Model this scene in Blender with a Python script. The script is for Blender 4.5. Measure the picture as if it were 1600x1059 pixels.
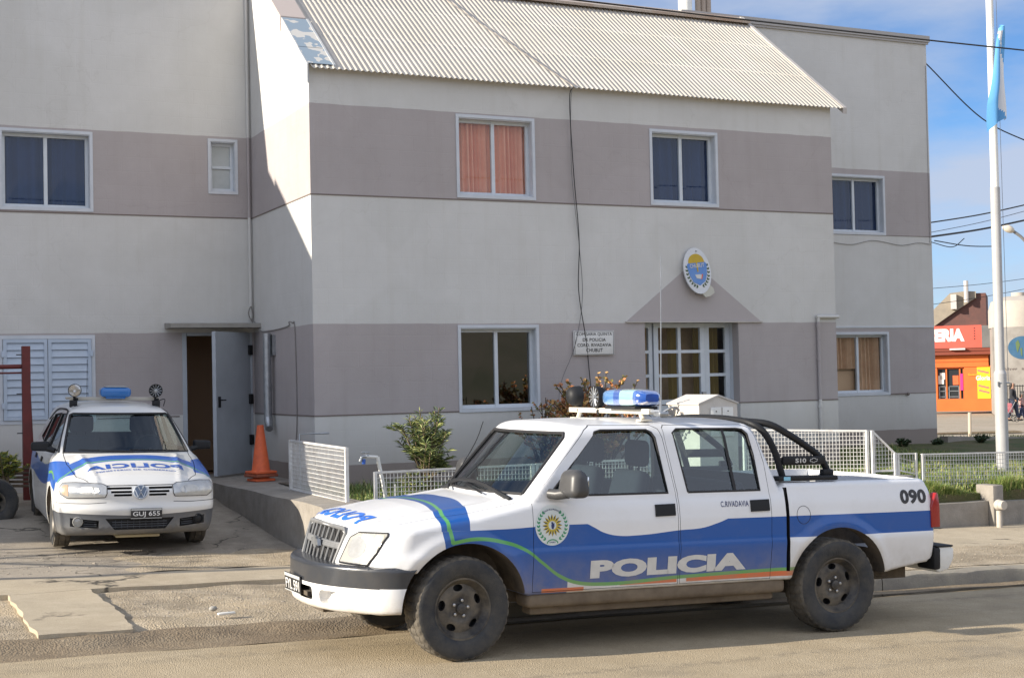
import bpy, bmesh, math, random
import numpy as np
from mathutils import Vector, Matrix
R = math.radians
C = bpy.context.scene.collection
for o in list(bpy.data.objects): bpy.data.objects.remove(o, do_unlink=True)
rnd = random.Random(7)

# ------------------------------------------------------------------ camera
YAW, PITCH, ROLL = 0.4447, 0.0273, -0.0214
EYE = np.array([-5.4005, -17.1467, 1.4233])
FPX = 2210.6
Fv = np.array([math.sin(YAW)*math.cos(PITCH), math.cos(YAW)*math.cos(PITCH), math.sin(PITCH)])
R0 = np.array([math.cos(YAW), -math.sin(YAW), 0.0]); U0 = np.cross(R0, Fv)
Rv = R0*math.cos(ROLL)+U0*math.sin(ROLL); Uv = -R0*math.sin(ROLL)+U0*math.cos(ROLL)
cd = bpy.data.cameras.new('camera'); cam = bpy.data.objects.new('camera', cd); C.objects.link(cam)
cam.matrix_world = Matrix(((Rv[0], Uv[0], -Fv[0], EYE[0]), (Rv[1], Uv[1], -Fv[1], EYE[1]), (Rv[2], Uv[2], -Fv[2], EYE[2]), (0, 0, 0, 1)))
cd.sensor_fit = 'HORIZONTAL'; cd.sensor_width = 36; cd.lens = FPX/1600*36; cd.clip_start = .1; cd.clip_end = 2000
bpy.context.scene.camera = cam

# ------------------------------------------------------------------ light
SUN = Vector((1, -0.105, -0.378)).normalized()          # travel direction of the light
sd = bpy.data.lights.new('sun', 'SUN'); sd.energy = 5.0; sd.angle = R(.5); sd.color = (1, .9, .76)
so = bpy.data.objects.new('sun', sd); C.objects.link(so); so.rotation_euler = SUN.to_track_quat('-Z', 'Y').to_euler()
w = bpy.data.worlds.new('World'); bpy.context.scene.world = w; w.use_nodes = True
nt = w.node_tree; nt.nodes.clear()
def N(t, k, **kw):
    n = t.nodes.new(k)
    for a, b in kw.items(): setattr(n, a, b)
    return n
out = N(nt, 'ShaderNodeOutputWorld'); bg = N(nt, 'ShaderNodeBackground'); bg.inputs[1].default_value = .13
sky = N(nt, 'ShaderNodeTexSky'); sky.sky_type = 'NISHITA'; sky.sun_disc = False
sky.sun_elevation = R(20.6); sky.sun_rotation = math.atan2(-SUN.x, -SUN.y); sky.dust_density = .15; sky.air_density = .75; sky.ozone_density = 2.2
tc = N(nt, 'ShaderNodeTexCoord'); mp = N(nt, 'ShaderNodeMapping'); mp.inputs['Scale'].default_value = (1.6, 1.6, 5); mp.inputs['Location'].default_value = (3.1, .2, 1.0)
nz = N(nt, 'ShaderNodeTexNoise'); nz.inputs['Scale'].default_value = 1.6; nz.inputs['Detail'].default_value = 9; nz.inputs['Roughness'].default_value = .55
rp = N(nt, 'ShaderNodeValToRGB'); rp.color_ramp.elements[0].position = .37; rp.color_ramp.elements[1].position = .55
mx = N(nt, 'ShaderNodeMix', data_type='RGBA')
mm = N(nt, 'ShaderNodeMath', operation='MULTIPLY'); mm.inputs[1].default_value = .88
# broken cloud: thin and lavender-grey over the building, thick and bright in the unseen southern half, added to light the shaded walls
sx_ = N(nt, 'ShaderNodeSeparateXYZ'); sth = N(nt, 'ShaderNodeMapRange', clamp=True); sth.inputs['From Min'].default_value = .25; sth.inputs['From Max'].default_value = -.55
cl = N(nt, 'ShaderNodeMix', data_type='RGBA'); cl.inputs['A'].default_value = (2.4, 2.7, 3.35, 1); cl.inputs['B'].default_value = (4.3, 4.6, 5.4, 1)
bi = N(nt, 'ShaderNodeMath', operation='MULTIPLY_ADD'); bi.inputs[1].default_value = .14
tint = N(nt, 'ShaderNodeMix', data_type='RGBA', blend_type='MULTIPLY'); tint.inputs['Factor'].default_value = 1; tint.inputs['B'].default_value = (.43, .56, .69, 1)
L = nt.links.new
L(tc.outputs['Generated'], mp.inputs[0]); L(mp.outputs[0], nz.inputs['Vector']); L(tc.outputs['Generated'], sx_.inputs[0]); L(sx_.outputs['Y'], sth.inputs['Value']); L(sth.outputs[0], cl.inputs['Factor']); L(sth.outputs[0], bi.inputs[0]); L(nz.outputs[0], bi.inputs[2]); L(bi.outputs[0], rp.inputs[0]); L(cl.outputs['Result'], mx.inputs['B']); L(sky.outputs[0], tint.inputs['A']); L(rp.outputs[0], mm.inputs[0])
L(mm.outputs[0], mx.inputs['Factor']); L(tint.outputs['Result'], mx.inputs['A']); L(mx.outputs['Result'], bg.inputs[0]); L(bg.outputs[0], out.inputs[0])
vs = bpy.context.scene.view_settings; vs.view_transform = 'Standard'; vs.look = 'None'; vs.gamma = 1; vs.exposure = 0.84
bpy.context.scene.display_settings.display_device = 'sRGB'
bpy.context.scene.cycles.max_bounces = 8; bpy.context.scene.cycles.transparent_max_bounces = 16

# ------------------------------------------------------------------ helpers
def srgb(r, g, b):
    f = lambda c: (c/255/12.92 if c <= 10 else ((c/255+.055)/1.055)**2.4)
    return (f(r), f(g), f(b))
def mat(name, col, rough=.6, metal=0, var=None, vs_=3., bump=0, bs=40., coat=0, spec=.5, dirt=None):
    """var: second colour mixed by noise; dirt=(colour, z0, z1): splash dirt fading with object height z."""
    m = bpy.data.materials.new(name); m.use_nodes = True; t = m.node_tree; b = t.nodes['Principled BSDF']
    b.inputs['Base Color'].default_value = (*col, 1); b.inputs['Roughness'].default_value = rough; b.inputs['Metallic'].default_value = metal
    b.inputs['Specular IOR Level'].default_value = spec
    if coat: b.inputs['Coat Weight'].default_value = coat; b.inputs['Coat Roughness'].default_value = .06
    c = N(t, 'ShaderNodeTexCoord'); last = None
    if var:
        n = N(t, 'ShaderNodeTexNoise'); n.inputs['Scale'].default_value = vs_; n.inputs['Detail'].default_value = 6; n.inputs['Roughness'].default_value = .65
        t.links.new(c.outputs['Object'], n.inputs['Vector'])
        r = N(t, 'ShaderNodeValToRGB'); r.color_ramp.elements[0].position = .35; r.color_ramp.elements[1].position = .68
        r.color_ramp.elements[0].color = (*col, 1); r.color_ramp.elements[1].color = (*var, 1)
        t.links.new(n.outputs[0], r.inputs[0]); t.links.new(r.outputs[0], b.inputs['Base Color']); last = r.outputs[0]
    if bump:
        n = N(t, 'ShaderNodeTexNoise'); n.inputs['Scale'].default_value = bs; n.inputs['Detail'].default_value = 5
        t.links.new(c.outputs['Object'], n.inputs['Vector'])
        bn = N(t, 'ShaderNodeBump'); bn.inputs['Strength'].default_value = bump; bn.inputs['Distance'].default_value = .01
        t.links.new(n.outputs[0], bn.inputs['Height']); t.links.new(bn.outputs[0], b.inputs['Normal'])
    return m
def tag(o, label=None, cat=None, group=None, kind=None):
    if label: o['label'] = label
    if cat: o['category'] = cat
    if group: o['group'] = group
    if kind: o['kind'] = kind
    return o
def empty(name, loc=(0, 0, 0), rz=0, **kw):
    o = bpy.data.objects.new(name, None); C.objects.link(o); o.location = loc; o.rotation_euler = (0, 0, rz); o.empty_display_size = .2
    return tag(o, **kw)
def ymat(o):   # local matrix of an object from its own channels
    return o.matrix_basis
def link(name, me, m, parent=None, **kw):
    o = bpy.data.objects.new(name, me); C.objects.link(o)
    if m is not None:
        ix = [q.material_index for q in me.polygons]; me.materials.clear()
        for q in (m if isinstance(m, (list, tuple)) else [m]): me.materials.append(q)
        if isinstance(m, (list, tuple)): me.polygons.foreach_set('material_index', ix)
    o.parent = parent
    return tag(o, **kw)
class MB:
    """collects simple shapes into ONE mesh"""
    def __init__(s): s.v = []; s.f = []; s.mi = []; s.sm = []; s.cm = 0
    def add(s, vs_, fs, smooth=False):
        n = len(s.v); s.v += [tuple(map(float, p)) for p in vs_]
        for f in fs: s.f.append([n+i for i in f]); s.mi.append(s.cm); s.sm.append(smooth)
        return s
    def box(s, a, b, M=None):
        x0, y0, z0 = a; x1, y1, z1 = b
        vs_ = [(x0, y0, z0), (x1, y0, z0), (x1, y1, z0), (x0, y1, z0), (x0, y0, z1), (x1, y0, z1), (x1, y1, z1), (x0, y1, z1)]
        if M is not None: vs_ = [tuple(M @ Vector(p)) for p in vs_]
        return s.add(vs_, [(3, 2, 1, 0), (4, 5, 6, 7), (0, 1, 5, 4), (1, 2, 6, 5), (2, 3, 7, 6), (3, 0, 4, 7)])
    def rbox(s, a, b, r=.01, M=None, seg=2):
        bm = bmesh.new(); bmesh.ops.create_cube(bm, size=1)
        for v in bm.verts: v.co = Vector([a[i]+(v.co[i]+.5)*(b[i]-a[i]) for i in range(3)])
        bmesh.ops.bevel(bm, geom=bm.edges[:], offset=r, segments=seg, profile=.5, affect='EDGES')
        if M is not None: bm.transform(M)
        s.bm(bm, True); return s
    def bm(s, bm, smooth=False):
        bm.verts.index_update(); s.add([v.co for v in bm.verts], [[v.index for v in f.verts] for f in bm.faces], smooth); bm.free(); return s
    def prism(s, poly, axis, d0, d1, smooth=False):
        """poly: 2D points; axis 'x','y','z' is the extrusion axis"""
        def P(a, b, d): return {'x': (d, a, b), 'y': (a, d, b), 'z': (a, b, d)}[axis]
        n = len(poly); vs_ = [P(a, b, d0) for a, b in poly]+[P(a, b, d1) for a, b in poly]
        ar = sum(poly[i][0]*poly[(i+1) % n][1]-poly[(i+1) % n][0]*poly[i][1] for i in range(n))
        flip = (ar > 0) != (axis == 'y')
        if d1 < d0: flip = not flip
        f0 = list(range(n)); f1 = list(range(n, 2*n)); sides = [(i, (i+1) % n, n+(i+1) % n, n+i) for i in range(n)]
        if flip: fs = [f0[::-1], f1]+sides
        else: fs = [f0, f1[::-1]]+[q[::-1] for q in sides]
        return s.add(vs_, fs, smooth)
    def tube(s, pts, r, n=8, cap=True):
        pts = [Vector(p) for p in pts]; rs = r if isinstance(r, (list, tuple)) else [r]*len(pts)
        vs_ = []; up = None
        for i, p in enumerate(pts):
            d = (pts[min(i+1, len(pts)-1)]-pts[max(i-1, 0)]).normalized()
            if up is None: up = Vector((0, 0, 1)) if abs(d.z) < .9 else Vector((1, 0, 0))
            a = d.cross(up).normalized(); b = a.cross(d).normalized(); up = b
            vs_ += [p+(a*math.cos(2*math.pi*k/n)+b*math.sin(2*math.pi*k/n))*rs[i] for k in range(n)]
        fs = []
        for i in range(len(pts)-1):
            for k in range(n): fs.append((i*n+k, i*n+(k+1) % n, (i+1)*n+(k+1) % n, (i+1)*n+k))
        s.add(vs_, fs, True)
        if cap:
            m = len(pts); s.add(vs_[:n], [list(range(n))[::-1]]); s.add(vs_[(m-1)*n:], [list(range(n))])
        return s
    def lathe(s, prof, n=24, M=None, closed=False):
        """prof [(r,h)] around Z"""
        vs_ = []
        for r, h in prof: vs_ += [Vector((r*math.cos(2*math.pi*k/n), r*math.sin(2*math.pi*k/n), h)) for k in range(n)]
        if M is not None: vs_ = [M @ v for v in vs_]
        m = len(prof); fs = []
        for i in range(m if closed else m-1):
            for k in range(n): fs.append((i*n+k, i*n+(k+1) % n, ((i+1) % m)*n+(k+1) % n, ((i+1) % m)*n+k))
        return s.add(vs_, fs, True)
    def sph(s, c, r, n=10, M=None):
        rr = r if isinstance(r, (list, tuple)) else (r, r, r); bm = bmesh.new(); bmesh.ops.create_icosphere(bm, subdivisions=3 if n > 8 else 2, radius=1)
        for v in bm.verts: v.co = Vector((c[0]+v.co.x*rr[0], c[1]+v.co.y*rr[1], c[2]+v.co.z*rr[2]))
        if M is not None: bm.transform(M)
        return s.bm(bm, True)
    def mesh(s, name):
        me = bpy.data.meshes.new(name); me.from_pydata(s.v, [], s.f); me.polygons.foreach_set('material_index', s.mi); me.polygons.foreach_set('use_smooth', s.sm)
        me.update()
        if any(s.sm): me.set_sharp_from_angle(angle=R(40))
        return me
    def build(s, name, m, parent=None, **kw): return link(name, s.mesh(name), m, parent, **kw)
def bez(pts, n=12):
    """Catmull-Rom through points"""
    P = [Vector(p) for p in pts]; P = [P[0]*2-P[1]]+P+[P[-1]*2-P[-2]]; o = []
    for i in range(1, len(P)-2):
        for k in range(n):
            t = k/n; a, b, c, d = P[i-1:i+3]
            o.append(.5*((2*b)+(c-a)*t+(2*a-5*b+4*c-d)*t*t+(3*b-a-3*c+d)*t**3))
    o.append(P[-2]); return o
def text_mesh(body, h, w=None, bold=.0, spacing=1., mirror=False, align='CENTER', line=1., italic=0):
    """flat text mesh in XY; cap height h, optional total width w; origin bottom centre/left"""
    c = bpy.data.curves.new('txt', 'FONT'); c.body = body; c.size = 1; c.resolution_u = 4; c.offset = 0 if 'M' in body else bold; c.space_character = spacing; c.align_x = align; c.space_line = line; c.shear = italic
    o = bpy.data.objects.new('txt', c); C.objects.link(o); dg = bpy.context.evaluated_depsgraph_get()
    me = bpy.data.meshes.new_from_object(o.evaluated_get(dg)); bpy.data.objects.remove(o); bpy.data.curves.remove(c)
    if 'M' in body and bold:   # heavier strokes from three shifted copies, each a hair above the last
        bm = bmesh.new()
        for k_, dx_ in enumerate((-bold*.7, 0, bold*.7)):
            t_ = me.copy(); t_.transform(Matrix.Translation((dx_, 0, k_*.0003/max(h, .01)*.1))); bm.from_mesh(t_)
        bm.to_mesh(me); bm.free()
    xs = [v.co.x for v in me.vertices]; ys = [v.co.y for v in me.vertices]
    x0, x1, y0, y1 = min(xs), max(xs), min(ys), max(ys); sy = h/(y1-y0); sx = (w/(x1-x0)) if w else sy
    cx = (x0+x1)/2 if align == 'CENTER' else x0
    for v in me.vertices: v.co = Vector(((v.co.x-cx)*sx*(-1 if mirror else 1), (v.co.y-y0)*sy, v.co.z*.1 if 'M' in body else 0))
    return me
def flatpoly(polys):
    """bmesh of flat 2D polygons"""
    bm = bmesh.new()
    for p in polys: bm.faces.new([bm.verts.new((a, b, 0)) for a, b in p])
    bmesh.ops.triangulate(bm, faces=bm.faces[:]); return bm
def ell(cx, cy, rx, ry, n=40, a0=0, a1=360): return [(cx+rx*math.cos(R(a0+(a1-a0)*k/n)), cy+ry*math.sin(R(a0+(a1-a0)*k/n))) for k in range(n+(a1-a0 < 360))]
def dice(bm, h, lo=None, hi=None):
    xs = [v.co.x for v in bm.verts]; ys = [v.co.y for v in bm.verts]
    for ax, (a, b) in enumerate(((min(xs), max(xs)), (min(ys), max(ys)))):
        k = math.ceil(a/h)
        while k*h < b:
            co = [0, 0, 0]; co[ax] = k*h; no = [0, 0, 0]; no[ax] = 1
            bmesh.ops.bisect_plane(bm, geom=bm.verts[:]+bm.edges[:]+bm.faces[:], plane_co=co, plane_no=no); k += 1
    return bm
def boolean(a, b, op='DIFFERENCE'):
    """a, b: mesh datablocks -> new mesh"""
    oa = bpy.data.objects.new('a', a); ob = bpy.data.objects.new('b', b); C.objects.link(oa); C.objects.link(ob)
    res = None
    for sol in ('MANIFOLD', 'EXACT'):
        md = oa.modifiers.new('b', 'BOOLEAN'); md.object = ob; md.operation = op; md.solver = sol
        try: md.material_mode = 'TRANSFER'
        except Exception: pass
        dg = bpy.context.evaluated_depsgraph_get(); r = bpy.data.meshes.new_from_object(oa.evaluated_get(dg)); oa.modifiers.clear()
        same = len(r.vertices) == len(a.vertices)
        if len(r.polygons) > 0 and not same: res = r; break
        res = r
    bpy.data.objects.remove(oa); bpy.data.objects.remove(ob)
    return res
def cutter(mb, m):
    me = mb.mesh('cut'); me.materials.append(m); return me

# ------------------------------------------------------------------ car bodies as smooth fields
def smax(a, b, k):
    h = np.maximum(k-np.abs(a-b), 0)/k; return np.maximum(a, b)+h*h*k/4
def smin(a, b, k): return -smax(-a, -b, k)
def sstep(x, a, b): t = np.clip((x-a)/(b-a), 0, 1); return t*t*(3-2*t)
def grad(f, P):
    e = 2e-3; g = np.zeros_like(P)
    for i in range(3):
        d = np.zeros(3); d[i] = e; g[:, i] = f(*(P+d).T)-f(*(P-d).T)
    return g/np.maximum(np.linalg.norm(g, axis=1, keepdims=True), 1e-9)
def fieldmesh(name, f, x0, x1, zc, step=.02, nth=120, nfan=22, rmax=3.):
    """closed surface f=0, seen from the core segment (x0..x1, 0, zc)"""
    th = np.linspace(0, 2*np.pi, nth, endpoint=False)
    rings = []
    for ph in np.linspace(88, 2, nfan): rings.append((x0, -math.sin(R(ph)), math.cos(R(ph))))
    for x in np.arange(x0, x1+1e-6, step): rings.append((x, 0, 1))
    for ph in np.linspace(2, 88, nfan): rings.append((x1, math.sin(R(ph)), math.cos(R(ph))))
    O = []; D = []
    for x, dx, dr in rings:
        O.append(np.stack([np.full(nth, x), np.zeros(nth), np.full(nth, zc)], 1)); D.append(np.stack([np.full(nth, dx), np.cos(th)*dr, np.sin(th)*dr], 1))
    O = np.concatenate(O+[np.array([[x0, 0, zc], [x1, 0, zc]])]); D = np.concatenate(D+[np.array([[-1., 0, 0], [1., 0, 0]])])
    lo = np.zeros(len(O)); hi = np.full(len(O), rmax)
    ts = np.linspace(0, rmax, 90); found = np.zeros(len(O), bool)
    for t in ts[1:]:
        P = O+D*t; v = f(*P.T) > 0; new = v & ~found; hi[new] = t; lo[new] = t-ts[1]; found |= v
    for _ in range(26):
        m = (lo+hi)/2; P = O+D*m[:, None]; v = f(*P.T) > 0; hi = np.where(v, m, hi); lo = np.where(v, lo, m)
    P = O+D*((lo+hi)/2)[:, None]; nr = len(rings); fs = []
    for i in range(nr-1):
        for k in range(nth): k2 = (k+1) % nth; fs.append((i*nth+k, i*nth+k2, (i+1)*nth+k2, (i+1)*nth+k))
    a, b = nr*nth, nr*nth+1
    for k in range(nth): k2 = (k+1) % nth; fs.append((a, k2, k)); fs.append((b, (nr-1)*nth+k, (nr-1)*nth+k2))
    me = bpy.data.meshes.new(name); me.from_pydata(P.tolist(), [], fs); me.update()
    bm = bmesh.new(); bm.from_mesh(me); bmesh.ops.recalc_face_normals(bm, faces=bm.faces[:]); bm.to_mesh(me); bm.free(); return me
def shade(me, f, lim=.85):
    """smooth normals from the field wherever a face lies on it"""
    n = len(me.vertices); co = np.zeros(n*3); me.vertices.foreach_get('co', co); co = co.reshape(-1, 3); g = grad(f, co)
    me.polygons.foreach_set('use_smooth', [True]*len(me.polygons)); on = np.abs(f(*co.T)) < .004; res = []
    lv = np.zeros(len(me.loops), int); me.loops.foreach_get('vertex_index', lv)
    out_ = np.zeros((len(me.loops), 3))
    for p in me.polygons:
        pn = np.array(p.normal)
        for li in p.loop_indices:
            v = lv[li]; out_[li] = g[v] if (on[v] and g[v] @ pn > lim) else pn
    me.normals_split_custom_set(out_.tolist()); return me
def onface(f, mode, off, a, b, s=1.):
    """map 2D (a,b) onto f=off. side: (x,z) y from outside; top: (x,y); front: (y,z)"""
    a = np.asarray(a, float); b = np.asarray(b, float); n = len(a)
    if mode == 'side': O = np.stack([a, np.full(n, 1.3*s), b], 1); D = np.array([0, -s, 0.])
    elif mode == 'top': O = np.stack([a, b, np.full(n, 2.)], 1); D = np.array([0, 0, -1.])
    else: O = np.stack([np.full(n, -1.6*s), a, b], 1) if s > 0 else np.stack([np.full(n, 5.), a, b], 1); D = np.array([1. if s > 0 else -1., 0, 0])
    mxd = 3.2; ts = np.linspace(0, mxd, 260); lo = np.zeros(n); hi = np.full(n, mxd); fd = np.zeros(n, bool)
    for t in ts[1:]:
        v = f(*(O+D*t).T) < off; new = v & ~fd; hi[new] = t; lo[new] = t-ts[1]; fd |= v
    for _ in range(22):
        m = (lo+hi)/2; v = f(*(O+D*m[:, None]).T) < off; hi = np.where(v, m, hi); lo = np.where(v, lo, m)
    return O+D*((lo+hi)/2)[:, None]
def patch(bm, f, mode, off, s=1., h=.04, thick=0, swap=None):
    """dice a flat bmesh and wrap it onto the field at offset off; thick > 0 adds a skirt inwards"""
    bmesh.ops.remove_doubles(bm, verts=bm.verts[:], dist=1e-5); dice(bm, h); bm.verts.index_update()
    a = [v.co.x for v in bm.verts]; b = [v.co.y for v in bm.verts]; P = onface(f, mode, off+np.array([min(abs(v.co.z), .002) for v in bm.verts]), a, b, s)
    for v, p in zip(bm.verts, P): v.co = Vector(p)
    bm.normal_update()
    ns = grad(f, P)
    for fa in bm.faces:
        if fa.normal.dot(Vector(ns[fa.verts[0].index])) < 0: fa.normal_flip()
        fa.smooth = True
    if thick:
        ex = bmesh.ops.extrude_edge_only(bm, edges=[e for e in bm.edges if len(e.link_faces) == 1])
        nv = [v for v in ex['geom'] if isinstance(v, bmesh.types.BMVert)]; Q = np.array([v.co for v in nv]); g = grad(f, Q)
        for v, q, gg in zip(nv, Q, g): v.co = Vector(q-gg*thick)
    me = bpy.data.meshes.new('patch'); bm.to_mesh(me); bm.free()
    if thick: me.set_sharp_from_angle(angle=R(45))
    return me
def tbm(me, dx=0, dy=0, flipx=False, rot=0):
    bm = bmesh.new(); bm.from_mesh(me)
    bm.transform(Matrix.Translation((dx, dy, 0)) @ Matrix.Rotation(rot, 4, 'Z')); return bm
def joinbm(*bms):
    o = bmesh.new()
    for b in bms:
        me = bpy.data.meshes.new('j'); b.to_mesh(me); b.free(); o.from_mesh(me)
    return o

# ------------------------------------------------------------------ materials of the place
def ground_mat(name, c1, c2, c3, peb=160., bump=.5, crack=0., rough=.92, tracks=False, big=.45):
    m = bpy.data.materials.new(name); m.use_nodes = True; t = m.node_tree; b = t.nodes['Principled BSDF']; K = t.links.new
    b.inputs['Roughness'].default_value = rough; b.inputs['Specular IOR Level'].default_value = .25
    c = N(t, 'ShaderNodeTexCoord')
    def noise(sc, det=6, ro=.6, vec=None):
        n = N(t, 'ShaderNodeTexNoise'); n.inputs['Scale'].default_value = sc; n.inputs['Detail'].default_value = det; n.inputs['Roughness'].default_value = ro
        K(vec or c.outputs['Object'], n.inputs['Vector']); return n.outputs[0]
    def ramp(v, a, b_, ca=(0, 0, 0, 1), cb=(1, 1, 1, 1)):
        r = N(t, 'ShaderNodeValToRGB'); r.color_ramp.elements[0].position = a; r.color_ramp.elements[1].position = b_
        r.color_ramp.elements[0].color = ca; r.color_ramp.elements[1].color = cb; K(v, r.inputs[0]); return r.outputs[0]
    def mix(f, a, b_, mode='MIX'):
        x = N(t, 'ShaderNodeMix', data_type='RGBA', blend_type=mode)
        if isinstance(f, float): x.inputs['Factor'].default_value = f
        else: K(f, x.inputs['Factor'])
        for s_, q in (('A', a), ('B', b_)):
            if isinstance(q, tuple): x.inputs[s_].default_value = (*q, 1)
            else: K(q, x.inputs[s_])
        return x.outputs['Result']
    base = mix(ramp(noise(big), .38, .62), c1, c2)
    base = mix(ramp(noise(3.1, 8, .7), .45, .75), base, c3)
    vo = N(t, 'ShaderNodeTexVoronoi'); vo.inputs['Scale'].default_value = peb; K(c.outputs['Object'], vo.inputs['Vector'])
    hs = N(t, 'ShaderNodeHueSaturation'); hs.inputs['Saturation'].default_value = .0; K(vo.outputs['Color'], hs.inputs['Color'])
    base = mix(.42, base, mix(.5, base, ramp(hs.outputs[0], .1, .9, (.35, .33, .3, 1), (1.25, 1.2, 1.1, 1)), 'MULTIPLY'))
    fine = ramp(noise(peb*.7, 4, .7), .3, .7, (.72, .7, .68, 1), (1.15, 1.15, 1.15, 1))
    base = mix(.8, base, fine, 'MULTIPLY')
    hgt = N(t, 'ShaderNodeMath', operation='ADD'); K(vo.outputs['Distance'], hgt.inputs[0]); K(noise(peb*.35, 6, .7), hgt.inputs[1])
    H = hgt.outputs[0]
    if crack:
        wv = N(t, 'ShaderNodeVectorMath', operation='ADD'); n2 = N(t, 'ShaderNodeTexNoise'); n2.inputs['Scale'].default_value = 2.2; n2.inputs['Detail'].default_value = 5; K(c.outputs['Object'], n2.inputs['Vector'])
        sc = N(t, 'ShaderNodeVectorMath', operation='SCALE'); sc.inputs['Scale'].default_value = .8; K(n2.outputs['Color'], sc.inputs[0]); K(c.outputs['Object'], wv.inputs[0]); K(sc.outputs[0], wv.inputs[1])
        v2 = N(t, 'ShaderNodeTexVoronoi', feature='DISTANCE_TO_EDGE'); v2.inputs['Scale'].default_value = crack; K(wv.outputs[0], v2.inputs['Vector'])
        k_ = ramp(v2.outputs['Distance'], .004, .018); br = ramp(noise(1.3), .42, .5); kk = N(t, 'ShaderNodeMath', operation='MAXIMUM'); K(k_, kk.inputs[0]); K(br, kk.inputs[1])
        base = mix(kk.outputs[0], (.09, .08, .065), base)
        ad = N(t, 'ShaderNodeMath', operation='ADD'); K(H, ad.inputs[0]); K(kk.outputs[0], ad.inputs[1]); H = ad.outputs[0]
    if tracks:   # long faint tyre tracks of looser, darker grit along the street
        mpg = N(t, 'ShaderNodeMapping'); mpg.inputs['Scale'].default_value = (.10, 3.2, 1); mpg.inputs['Rotation'].default_value = (0, 0, .03); K(c.outputs['Object'], mpg.inputs[0])
        base = mix(ramp(noise(1., 5, .7, mpg.outputs[0]), .58, .74, (0, 0, 0, 1), (.38, .38, .38, 1)), base, (.16, .14, .11))
        sp = N(t, 'ShaderNodeSeparateXYZ'); K(c.outputs['Object'], sp.inputs[0])
        def mt(op, a, b_=None, c_=None):
            g = N(t, 'ShaderNodeMath', operation=op)
            for i, q in enumerate((a, b_, c_)):
                if q is None: continue
                if isinstance(q, (int, float)): g.inputs[i].default_value = q
                else: K(q, g.inputs[i])
            return g.outputs[0]
        yy_ = mt('MULTIPLY_ADD', noise(.5, 3), .5, sp.outputs['Y'])
        for yc, wd_, am in ((-8.95, .10, .42), (-9.55, .12, .36), (-10.4, .2, .25), (-7.35, .16, .3)):
            dd = mt('DIVIDE', mt('ABSOLUTE', mt('SUBTRACT', yy_, yc+.25)), wd_); fo = mt('MAXIMUM', mt('SUBTRACT', 1., dd), 0.)
            fo = mt('MULTIPLY', mt('MULTIPLY', fo, am*2.2), ramp(noise(9, 6, .75), .42, .7)); base = mix(fo, base, (.17, .145, .11))
        # old oil spots and pale dust
        base = mix(mt('MULTIPLY', ramp(noise(.9, 4, .5), .62, .74), .35), base, (.20, .175, .14))
    K(base, b.inputs['Base Color'])
    bn = N(t, 'ShaderNodeBump'); bn.inputs['Strength'].default_value = bump; bn.inputs['Distance'].default_value = .012; K(H, bn.inputs['Height']); K(bn.outputs[0], b.inputs['Normal'])
    return m
M = {}
M['street'] = ground_mat('street_surface', (.43, .36, .25), (.38, .315, .215), (.47, .40, .285), 120, .55, tracks=True)
M['walk'] = ground_mat('pavement_concrete', (.46, .40, .30), (.39, .335, .25), (.53, .465, .355), 210, .3, crack=.55)
M['drive'] = ground_mat('driveway_concrete', (.38, .34, .28), (.27, .24, .20), (.45, .40, .33), 170, .45, crack=.8)
M['gravel'] = ground_mat('gravel', (.40, .335, .24), (.29, .245, .18), (.52, .45, .345), 62, .7, rough=.95, big=1.1)
M['dirt'] = ground_mat('dirt', (.24, .19, .13), (.19, .15, .10), (.30, .25, .17), 90, .8)
M['soil'] = ground_mat('soil_grass', (.10, .12, .045), (.16, .13, .07), (.07, .10, .03), 90, .9, big=1.4)
M['far'] = ground_mat('far_ground', (.38, .33, .26), (.33, .29, .22), (.43, .38, .31), 30, .3)
M['gutter'] = ground_mat('wet_gutter_mud', (.25, .20, .135), (.19, .15, .105), (.31, .255, .18), 60, .5, rough=.55)
M['ledge_c'] = mat('rough_cast_concrete', (.30, .275, .24), .9, var=(.22, .20, .17), vs_=5, bump=.5, bs=60)
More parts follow.
